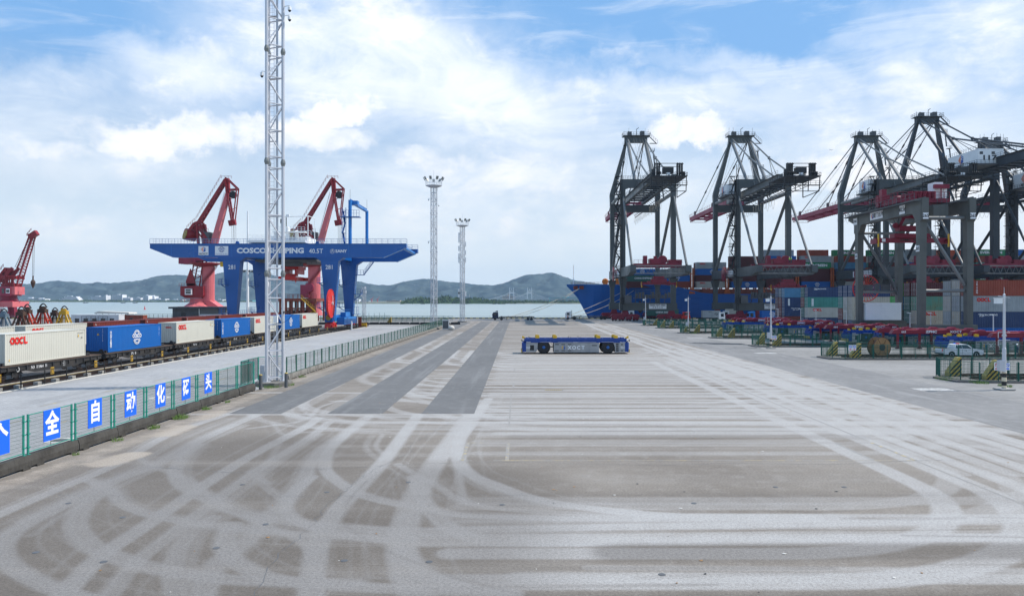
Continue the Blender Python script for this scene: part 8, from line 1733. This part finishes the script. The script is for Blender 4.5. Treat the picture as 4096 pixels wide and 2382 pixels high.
# ------------------------------------------------------------------ vehicles
def pickup():
    t = thing('pickup_truck', 'white crew cab pickup with light bar behind the green fence', 'pickup truck', (56.0, 97.6, 0)); L = 5.45
    body = [(0.05, 0.55), (0.0, 0.95), (0.06, 1.12), (1.62, 1.14), (1.70, 1.66), (2.0, 1.74), (3.15, 1.74), (3.45, 1.66), (4.05, 1.18), (5.1, 1.06), (5.38, 0.9), (5.42, 0.5), (5.2, 0.36), (4.98, 0.36)]
    def archs(cx): return [(cx + 0.46 * math.cos(a), 0.38 + 0.46 * math.sin(a)) for a in np.linspace(0, math.pi, 9)]
    poly = body + archs(4.45) + [(3.9, 0.34), (1.75, 0.34)] + archs(1.2) + [(0.6, 0.4), (0.3, 0.4)]
    b = MB(); n = len(poly); ins = lambda z: 0.0 if z < 1.16 else (z - 1.16) * 0.34
    vs = [(x, ins(z), z) for x, z in poly] + [(x, 1.85 - ins(z), z) for x, z in poly]
    b.add(vs, [tuple(range(n)), tuple(range(2 * n - 1, n - 1, -1))] + [(i, i + n, (i + 1) % n + n, (i + 1) % n) for i in range(n)]); bo = b.build('body', 'white_car', t)
    b = MB(); b.box(0.12, 1.55, 0.1, 1.75, 0.75, 1.145); b.build('bed', 'machine_black', bo)
    for q in ([(2.12, 1.22), (2.02, 1.62), (2.52, 1.66), (2.55, 1.2)], [(2.62, 1.2), (2.59, 1.66), (3.12, 1.66), (3.32, 1.60), (3.86, 1.2)], [(1.74, 1.24), (1.80, 1.6), (1.96, 1.62), (2.0, 1.23)]):
        b = MB(); b.prism([(x, z) for x, z in q], 'y', 0.0, 0.04); o = b.build('window', 'glass_dark', bo)
        for v in o.data.vertices: v.co.y += ins(v.co.z) - 0.025
    b = MB(); b.add([(3.50, 0.22, 1.65), (4.04, 0.1, 1.2), (4.04, 1.75, 1.2), (3.5, 1.63, 1.65)], [(0, 1, 2, 3)]); b.build('windscreen', 'glass_dark', bo)
    for wx in (1.2, 4.45):
        for wy in (0.02, 1.6):
            w = MB(); w.lathe([(0.2, 0), (0.34, 0), (0.38, 0.04), (0.38, 0.2), (0.34, 0.24), (0.2, 0.24)], (wx, wy, 0.38), 'y', 22); ww = w.build('wheel', 'rubber', t); w = MB(); w.lathe([(0.22, 0.03), (0.2, -0.01), (0.06, 0.02), (0, 0.02)], (wx, wy, 0.38), 'y', 10); w.build('rim', 'galvanised', ww)
        b = MB(); b.box(wx - 0.42, wx + 0.42, 0.15, 1.7, 0.4, 0.8); b.build('wheel_arch', 'machine_black', t)
    b = MB(); b.box(2.2, 2.45, 0.45, 0.85, 1.74, 1.86); b.build('beacon', 'logo_red', bo); b = MB(); b.box(2.2, 2.45, 1.0, 1.4, 1.74, 1.86); b.build('beacon', 'sign_blue', bo)
    b = MB(); b.box(5.2, 5.40, 0.05, 0.35, 0.82, 1.0); b.build('headlight', 'headlight', t); b = MB(); b.box(5.2, 5.40, 1.5, 1.8, 0.82, 1.0); b.build('headlight', 'headlight', t); b = MB(); b.box(-0.02, 0.06, 0.02, 0.2, 0.8, 1.1); b.build('tail_light', 'logo_red', t); b = MB(); b.box(-0.12, 0.1, 0.1, 1.75, 0.42, 0.58); b.build('bumper', 'machine_grey', t); b = MB(); b.box(2.58, 2.6, -0.004, 0, 0.45, 1.12); b.box(3.7, 3.71, -0.004, 0, 0.45, 1.1); b.build('door_gap', 'machine_black', bo)
    b = MB(); b.box(3.72, 3.85, -0.18, 0.0, 1.16, 1.32); b.build('mirror', 'white_car', bo); lettering('7·5', 0.26, (3.0, -0.006, 0.88), bo, 'machine_black', 0.01)
pickup()
def truck(x, y, face, cab, label, cat, trailer_len, cargo=None, cab_h=3.0, cabm='white'):
    """terminal tractor or lorry; face -1: cab at the left end"""
    t = thing('container_lorry', label, cat, (x, y, 0)); L = trailer_len
    s = face; X = lambda v: v if s < 0 else (L + 3.2 - v)
    def bx_(b, x0, x1, *a): b.box(min(X(x0), X(x1)), max(X(x0), X(x1)), *a); return b
    b = MB(); b.prism([(X(0.0), 0.7), (X(0.05), 2.0), (X(0.3), cab_h), (X(2.1), cab_h + (0.25 if cab_h > 2.9 else 0)), (X(2.25), 0.9), (X(1.9), 0.7)], 'y', 0.05, 2.45 if cab_h > 2.5 else 1.5); cb = b.build('cab', cabm, t)
    b = MB(); b.prism([(X(0.06), 1.75), (X(0.26), cab_h - 0.35), (X(0.3), cab_h - 0.35), (X(0.14), 1.75)], 'y', 0.2, 2.3 if cab_h > 2.5 else 1.4); b.build('windscreen', 'glass_dark', cb) if False else None
    b = MB(); bx_(b, 0.5, 1.5, 0.01, 0.045, 1.7, cab_h - 0.35); b.build('window', 'glass_dark', cb)
    b = MB(); bx_(b, -0.03, 0.2, 0.2, 2.3 if cab_h > 2.5 else 1.4, 1.75, cab_h - 0.5); b.build('windscreen', 'glass_dark', cb)
    b = MB(); bx_(b, 0.2, 4.2, 0.6, 1.9, 0.65, 0.95); bx_(b, 2.4, L + 3.0, 0.7, 1.8, 1.05, 1.3); bx_(b, 3.0, L + 3.0, 0.1, 0.3, 1.1, 1.35); bx_(b, 3.0, L + 3.0, 2.2, 2.4, 1.1, 1.35)
    for k in np.arange(3.2, L + 3, 2.6): bx_(b, k, k + 0.25, 0.1, 2.4, 1.05, 1.5 if not cargo else 1.3)
    bx_(b, 5.2, 5.4, 0.2, 0.4, 0.2, 1.1); b.build('chassis', 'machine_black', t)
    for k, wx in enumerate((1.0, 3.4, L + 0.6, L + 1.9)):
        for wy in (0.0, 2.1): w = MB(); w.lathe([(0.25, 0), (0.5, 0.02), (0.52, 0.1), (0.52, 0.3), (0.5, 0.38), (0.25, 0.4)], (X(wx), wy, 0.52), 'y', 16); w.build('wheel', 'rubber', t)
    return t, X
t, X = truck(pxX(1969, 273), 273, -1, True, 'dark lorry with empty skeletal trailer on the quay road, facing left', 'lorry', 12.6, None, 2.9, 'cloth_navy')
b = MB(); b.prism([(X(0.8), 3.1), (X(1.9), 3.6), (X(2.1), 3.0)], 'y', 0.3, 2.2); b.build('wind_deflector', 'cloth_navy', t)
t, X = truck(pxX(2262, 279), 279, -1, True, 'white cabbed terminal tractor with empty trailer before the ship bow', 'terminal tractor', 13.0, None, 3.0)
b = MB(); b.tube((X(2.4), 0.5, 1), (X(2.4), 0.5, 3.6), 0.1, 6); b.build('exhaust', 'machine_black', t)
t, X = truck(pxX(2790, 256), 256, 1, True, 'lorry carrying a pale grey container in front of the blue hull, facing right', 'container lorry', 6.4, True, 3.1)
c = container(pxX(2812, 256), 256.1, 1.36, 0, 6.06, 2.45, 'grey', 'pale grey twenty-foot container with small emblem on the lorry before the hull', 'containers on lorries', logo=None)
lettering('YANG', 0.4, (2.4, -0.012, 2.0), c, 'machine_black', 0.02); strokes([arc(4.6, 1.2, 0.5, 0.3, -100, 200, 8)], 0.2, 'emblem', c, (0, -0.012, 0), 'machine_grey')
t, X = truck(pxX(2996, 253), 253, -1, True, 'bright blue lorry with a blue container under the second quay crane', 'container lorry', 6.6, True, 3.3, 'blue_light')
container(pxX(3048, 253), 253.1, 1.36, 0, 6.06, 2.5, 'blue', 'blue container with globe emblem on the bright blue lorry', 'containers on lorries', logo='globe', lx=3.6)
t, X = truck(pxX(2895, 284), 284, -1, True, 'lorry with a cream container half hidden under the second quay crane', 'container lorry', 6.4, True, 3.1)
container(pxX(2908, 284), 284.1, 1.36, 0, 6.06, 2.59, 'cream', 'cream container on the lorry under the left leg of the second quay crane', 'containers on lorries')
t, X = truck(pxX(2515, 288), 288, -1, True, 'lorry with a dark green container under the first quay crane', 'container lorry', 12.4, True, 3.1)
container(pxX(2590, 288), 288.1, 1.36, 0, 12.19, 2.59, 'darkgreen', 'dark green container standing under the first quay crane', 'containers on lorries', logo='china')
t = thing('tow_tractor', 'small red machine beside the right bogie of the first quay crane', 'tractor', (pxX(2728, 262), 262, 0)); b = MB(); b.box(0, 3, 0, 2, 0.7, 1.8); b.box(0.6, 2.8, 0.1, 1.9, 1.8, 3.2); b.build('body', 'reel_red', t); b = MB(); b.box(0.8, 2.4, 0.05, 0.09, 2.1, 3.0); b.build('window', 'glass_dark', t)
for wx in (0.5, 2.4): b = MB(); b.lathe([(0.5, 0), (0.5, 0.35)], (wx, 0, 0.5), 'y', 14); b.build('wheel', 'rubber', t)

# ------------------------------------------------------------------ people
def person(x, y, z, label, top, hat, rot=0.0, lift=0.0, sx=1):
    t = thing('person', label, 'person', (x, y, z), rot)
    V = {'pelvis': (0, 0, .95), 'chest': (0, 0, 1.3), 'neck': (0, 0, 1.5), 'head': (0, -.02, 1.66), 'hl': (.1, 0, .9), 'kl': (.12, -.05, .5), 'al': (.12, 0.02, .09), 'tl': (.13, -.14, .03), 'hr': (-.1, 0, .9), 'kr': (-.13, .03, .5), 'ar': (-.14, .1, .09), 'tr': (-.14, -.05, .03),
         'sl': (.2, 0, 1.43), 'el': (.28, -.05, 1.17), 'wl': (.26, -.2, .97 + lift), 'fl': (.25, -.28, .93 + lift), 'sr': (-.2, 0, 1.43), 'er': (-.28, .0, 1.17), 'wr': (-.27, -.1, .94), 'fr': (-.27, -.16, .88)}
    Rr = {'pelvis': .15, 'chest': .17, 'neck': .06, 'head': .105, 'hl': .09, 'hr': .09, 'kl': .065, 'kr': .065, 'al': .045, 'ar': .045, 'tl': .04, 'tr': .04, 'sl': .07, 'sr': .07, 'el': .048, 'er': .048, 'wl': .036, 'wr': .036, 'fl': .04, 'fr': .04}
    E = [('pelvis', 'chest'), ('chest', 'neck'), ('neck', 'head'), ('pelvis', 'hl'), ('hl', 'kl'), ('kl', 'al'), ('al', 'tl'), ('pelvis', 'hr'), ('hr', 'kr'), ('kr', 'ar'), ('ar', 'tr'), ('chest', 'sl'), ('sl', 'el'), ('el', 'wl'), ('wl', 'fl'), ('chest', 'sr'), ('sr', 'er'), ('er', 'wr'), ('wr', 'fr')]
    ks = list(V); me = bpy.data.meshes.new('body'); me.from_pydata([V[k] for k in ks], [(ks.index(a), ks.index(c)) for a, c in E], []); pass
    o = link('body', me, t); o.modifiers.new('s', 'SKIN')
    sv = me.skin_vertices[0].data
    for i, k in enumerate(ks): sv[i].radius = (Rr[k], Rr[k] * 0.8)
    sv[0].use_root = True
    o.modifiers.new('d', 'SUBSURF').levels = 1
    me.materials.append(M('cloth_navy'))
    b = MB(); b.lathe([(.17, .98), (.2, 1.15), (.215, 1.38), (.13, 1.5), (.07, 1.51)], (0, 0, 0), 'z', 12); o2 = b.build('vest', top, t, smooth=True)
    b = MB(); b.lathe([(.0, 1.54), (.075, 1.57), (.098, 1.66), (.09, 1.72), (0, 1.75)], (0, -.03, 0), 'z', 12); b.build('face', 'skin', t, smooth=True)
    b = MB(); b.lathe([(.15, 1.695), (.12, 1.70), (.115, 1.77), (.06, 1.83), (0, 1.84)], (0, 0, 0), 'z', 12); b.build('helmet', hat, t, smooth=True)
person(pxX(3158, 241), 241.2, 19.62, 'worker in bright green vest standing on the portal deck of the second quay crane', 'vest_green', 'white', R(20), 0.25)
person(pxX(3168, 241), 241.6, 19.62, 'second worker in green vest right beside the other on the crane portal deck', 'vest_green', 'white', R(-60), 0.0)
person(pxX(2271, 277), 276.6, 0.0, 'worker in orange-red vest walking beside the white terminal tractor', 'vest_orange', 'white', R(90), 0.1)
person(pxX(4078, 97), 97.5, 0.0, 'person in dark clothes standing under the nearest crimson rack at the right edge', 'cloth_navy', 'white', R(30), 0.0)

# ------------------------------------------------------------------ across the water: bridge, buildings, wooded island, buoy
D = 2900
t = thing('cable_stayed_bridge', 'distant white cable-stayed bridge with two H-shaped towers', 'bridge', (pxX(2110, D), D, -5)); X0 = pxX(2110, D)
zd = pyZ(1195, D) + 5
for cx in (2046.5, 2118.5):
    b = MB()
    for s in (-1, 1): b.beam((pxX(cx + s * 9.5, D) - X0, 0, -2), (pxX(cx + s * 7.8, D) - X0, 0, pyZ(1149, D) + 5), 3.4, 4.0, 0, 2.4, 3)
    z = pyZ(1172, D) + 5; b.box(pxX(cx - 8, D) - X0, pxX(cx + 8, D) - X0, -1.5, 1.5, z - 1.5, z + 3.0); b.build('tower', 'far_white', t)
    for k in range(9):
        for s in (-1, 1): b = MB() if (k == 0 and s == -1) else b; b.tube((pxX(cx, D) - X0, 4, pyZ(1152, D) + 5 - k * 2.2), (pxX(cx, D) - X0 + s * (10 + k * 9), 4, zd), 0.22, 3)
    q = b.build('stay_cable', 'far_white', t); q['kind'] = 'stuff'
b = MB(); b.box(pxX(1950, D) - X0, pxX(2330, D) - X0, -6, 8, zd - 2.2, zd); b.build('deck', 'far_grey', t)
for x in range(1960, 2330, 13):
    if not 2040 < x < 2125: b = MB(); b.box(pxX(x, D) - X0, pxX(x + 2, D) - X0, -3, 3, -3, zd - 2); b.build('pier', 'far_grey', t)
def far_building(px0, px1, py0, py1, D, label, m='far_white', floors=5, steps=None):
    X0 = pxX(px0, D); W = pxX(px1, D) - X0; zb = -3.0; h = pyZ(py0, D) - zb
    t = thing('far_building', label, 'building', (X0, D, zb), 0, 'pale buildings on the far shore')
    n = steps or 1
    b = MB()
    for k in range(n): ins = W * 0.09 * k; b.box(ins, W - ins * 0.7, 0 + k * 3, 40, h * k / n, h * (k + 1) / n)
    w_ = b.build('wall', m, t)
    fl = floors; fh = h / fl
    for k in range(fl):
        kk = int(k * n / fl); ins = W * 0.09 * kk
        b = MB(); b.box(ins + W * 0.03, W - ins * 0.7 - W * 0.03, kk * 3 - 0.6, kk * 3 - 0.1, fh * k + fh * 0.35, fh * k + fh * 0.78); b.build('window_band', 'far_dark', w_)
    b = MB(); b.box(W * 0.4, W * 0.6, 8, 20, h, h + fh * 0.5); b.build('roof_house', m, t)
far_building(228, 318, 1185, 1203, 3460, 'long terraced white building on the far shore, left one of a pair', floors=5, steps=4)
far_building(347, 424, 1185, 1203, 3460, 'terraced white building on the far shore, right one of a pair', floors=5, steps=3)
far_building(416, 424, 1181, 1203, 3440, 'slim white tower block beside the right terraced building', floors=7)
far_building(449, 489, 1178, 1203, 3460, 'tallest white slab block on the far shore left of the red crane', floors=8)
far_building(491, 522, 1190, 1204, 3450, 'low white office block right of the tallest slab', floors=4)
far_building(532, 562, 1190, 1204, 3450, 'second low white office block right of the tallest slab', floors=4)
far_building(572, 593, 1181, 1204, 3440, 'white silo-like tower block left of the factory shed', floors=6)
far_building(594, 661, 1195, 1205, 3450, 'long white factory shed left of the red crane cab', floors=2)
far_building(601, 618, 1184, 1196, 3480, 'box on top of the long factory shed', floors=3)
far_building(666, 730, 1198, 1206, 3450, 'low pale warehouse behind the red crane cab', floors=2)
far_building(78, 155, 1192, 1199, 3480, 'long low white shed on the far shore near the left edge', floors=2)
far_building(150, 180, 1194, 1200, 3480, 'small pale hall beside the long shed near the left edge', floors=2)
far_building(858, 890, 1197, 1207, 3440, 'low pale block between the left red crane and the blue leg', floors=3)
far_building(955, 1010, 1200, 1208, 3440, 'teal roofed shed on the far shore left of the blue leg', 'far_teal', floors=2)
far_building(1418, 1436, 1196, 1209, 2900, 'white tank building on the shore right of the blue crane', floors=3)
far_building(1440, 1475, 1203, 1212, 2880, 'low grey sheds on the shore right of the blue crane', 'far_grey', floors=2)
far_building(1545, 1600, 1201, 1212, 2880, 'low tan buildings on the shore left of the wooded island', 'far_tan', floors=3)
far_building(2080, 2110, 1209, 1216, 2250, 'white waterside house below the bridge', floors=2)
far_building(2152, 2175, 1208, 1216, 2250, 'red-roofed waterside house right of the bridge towers', 'far_tan', floors=2)
far_building(2196, 2330, 1190, 1204, 2950, 'long pale teal sheds on the shore near the ship bow', 'far_teal', floors=3)
far_building(2010, 2060, 1183, 1200, 3300, 'tan quarry cutting and sheds behind the left bridge tower', 'far_tan', floors=2)
for px, h, D_ in ((1411, 1160, 2900), (1487, 1186, 2900), (1510, 1186, 2900)):
    t = thing('harbour_crane', {1411: 'tiny red harbour crane just right of the blue leg on the far shore', 1487: 'tiny red crane left of a pair on the far shore', 1510: 'tiny red crane right of a pair on the far shore'}[px], 'crane', (pxX(px, D_), D_, -4)); b = MB(); z = pyZ(h, D_) + 4
    b.tube((0, 0, 0), (0, 0, z * 0.5), 2.2, 6); b.beam((-2, 0, z * 0.4), (7, 0, z), 1.6, 1.6); b.beam((-6, 0, z * 0.55), (4, 0, z * 0.7), 2, 2); b.build('crane_body', 'jib_pink', t)
# wooded island: crowns made of many leaf clumps over low hills
mat('far_foliage', (0.035, 0.075, 0.03), 1.0, 0.0, 0.6, 0.03, dark=(0.012, 0.03, 0.014), spec=0.0); mat('far_foliage_light', (0.075, 0.125, 0.045), 1.0, 0.0, 0.5, 0.03, spec=0.0)
def wood(px0, px1, prof, D, label):
    X0 = pxX(px0, D); W = pxX(px1, D) - X0; rs = random.Random(px0); b = MB(); n = int(W / 3.2) * 5
    for i in range(n):
        x = rs.random() * W; f = x / W; top = pyZ(np.interp(f, [p[0] for p in prof], [p[1] for p in prof]), D) + 5; d = rs.random(); z = max(2.5, top * (0.25 + 0.75 * d) + rs.uniform(-1.5, 1.8)); y = d * 60 + rs.uniform(-4, 4); r = rs.uniform(2.0, 4.6)
        c = Vector((x, y, z)); vs, fs = [], []; m = rs.randrange(2)
        for k in range(7):
            q = c + Vector((rs.uniform(-r, r), rs.uniform(-r, r), rs.uniform(-r * .8, r * .8))); a = rs.uniform(0, 3.14); s_ = r * 0.5; u = Vector((math.cos(a), math.sin(a), rs.uniform(-.5, .5))) * s_; v = Vector((-math.sin(a) * .5, math.cos(a) * .5, 1)) * s_
            b.add([q - u, q - v * .7, q + u, q + v], [(0, 1, 2, 3)], m)
    vs = []
    for j, dd in enumerate((0.0, 0.35, 0.7, 1.0)):
        for i in range(40): f = i / 39; top = pyZ(np.interp(f, [p[0] for p in prof], [p[1] for p in prof]), D) + 5; vs.append((f * W, dd * 60, max(0, top * (0.1 + 0.78 * dd) * min(1, 8 * f, 8 * (1 - f)))))
    b.add(vs, [(j * 40 + i, j * 40 + i + 1, j * 40 + i + 41, j * 40 + i + 40) for j in range(3) for i in range(39)], 0)
    o = b.build('woodland', ['far_foliage', 'far_foliage_light']); o.location = (X0, D, -5); o['kind'] = 'stuff'
wood(1600, 1745, [(0, 1206), (0.15, 1197), (0.45, 1190), (0.75, 1194), (1, 1188)], 2000, '')
wood(1740, 1850, [(0, 1188), (0.3, 1183), (0.7, 1189), (1, 1197)], 2010, '')
wood(1850, 2020, [(0, 1197), (0.3, 1188), (0.5, 1196), (1, 1203)], 2005, '')
wood(2015, 2400, [(0, 1206), (0.25, 1204), (0.5, 1207), (0.75, 1205), (1, 1207)], 2150, '')
wood(50, 460, [(0, 1202), (1, 1202)], 3400, ''); wood(460, 1000, [(0, 1204), (1, 1203)], 3400, '')
t = thing('channel_buoy', 'red channel buoy on the water left of the left red crane', 'buoy', (pxX(579, 930), 930, -5)); b = MB(); b.lathe([(1.3, -0.4), (1.4, 0.5), (0.6, 0.9), (0.5, 3.2), (0, 3.3)], (0, 0, 0), 'z', 12); b.build('float', 'reel_red', t); b = MB(); b.lathe([(0.2, 3.3), (0.5, 3.8), (0.1, 4.6)], (0, 0, 0), 'z', 8); b.build('topmark', 'reel_red', t)
for px, D_, l, w_ in ((103, 2400, 'low dark barge far left on the water', 28), (343, 2600, 'low brown barge below the terraced buildings', 18), (493, 2500, 'small dark fishing boat on the water under the white slab block', 16), (541, 2500, 'second small dark boat right of the other fishing boat', 16)):
    t = thing('boat', l, 'boat', (pxX(px, D_), D_, -5)); b = MB(); b.prism([(-w_ / 2, 2.2), (-w_ / 2 + 1.5, -0.2), (w_ / 2 - 2, -0.2), (w_ / 2, 2.4)], 'y', -2.5, 2.5); b.build('hull', 'far_dark', t); b = MB(); b.box(-w_ * 0.3, -w_ * 0.05, -1.8, 1.8, 2.2, 4.6); b.build('wheelhouse', 'far_grey', t)
# aeroplane low over the cranes
t = thing('aeroplane', 'tiny aeroplane in the sky left of the third quay crane top', 'aeroplane', (pxX(3324, 2600), 2600, pyZ(600, 2600)), R(35)); b = MB(); b.lathe([(0.2, -8), (0.9, -6), (1.0, 4), (0.3, 7.5)], (0, 0, 0), 'x', 8); b.build('fuselage', 'far_grey', t); b = MB(); b.prism([(0.5, -9), (2, -9), (3, 0), (2, 9), (0.5, 9), (0, 0)], 'z', 0.2, 0.5); b.build('wing', 'far_grey', t); b = MB(); b.prism([(-7.5, 0), (-8.2, 2.8), (-7, 2.8), (-5.5, 0.5)], 'y', -0.15, 0.15); b.build('tail_fin', 'far_grey', t)
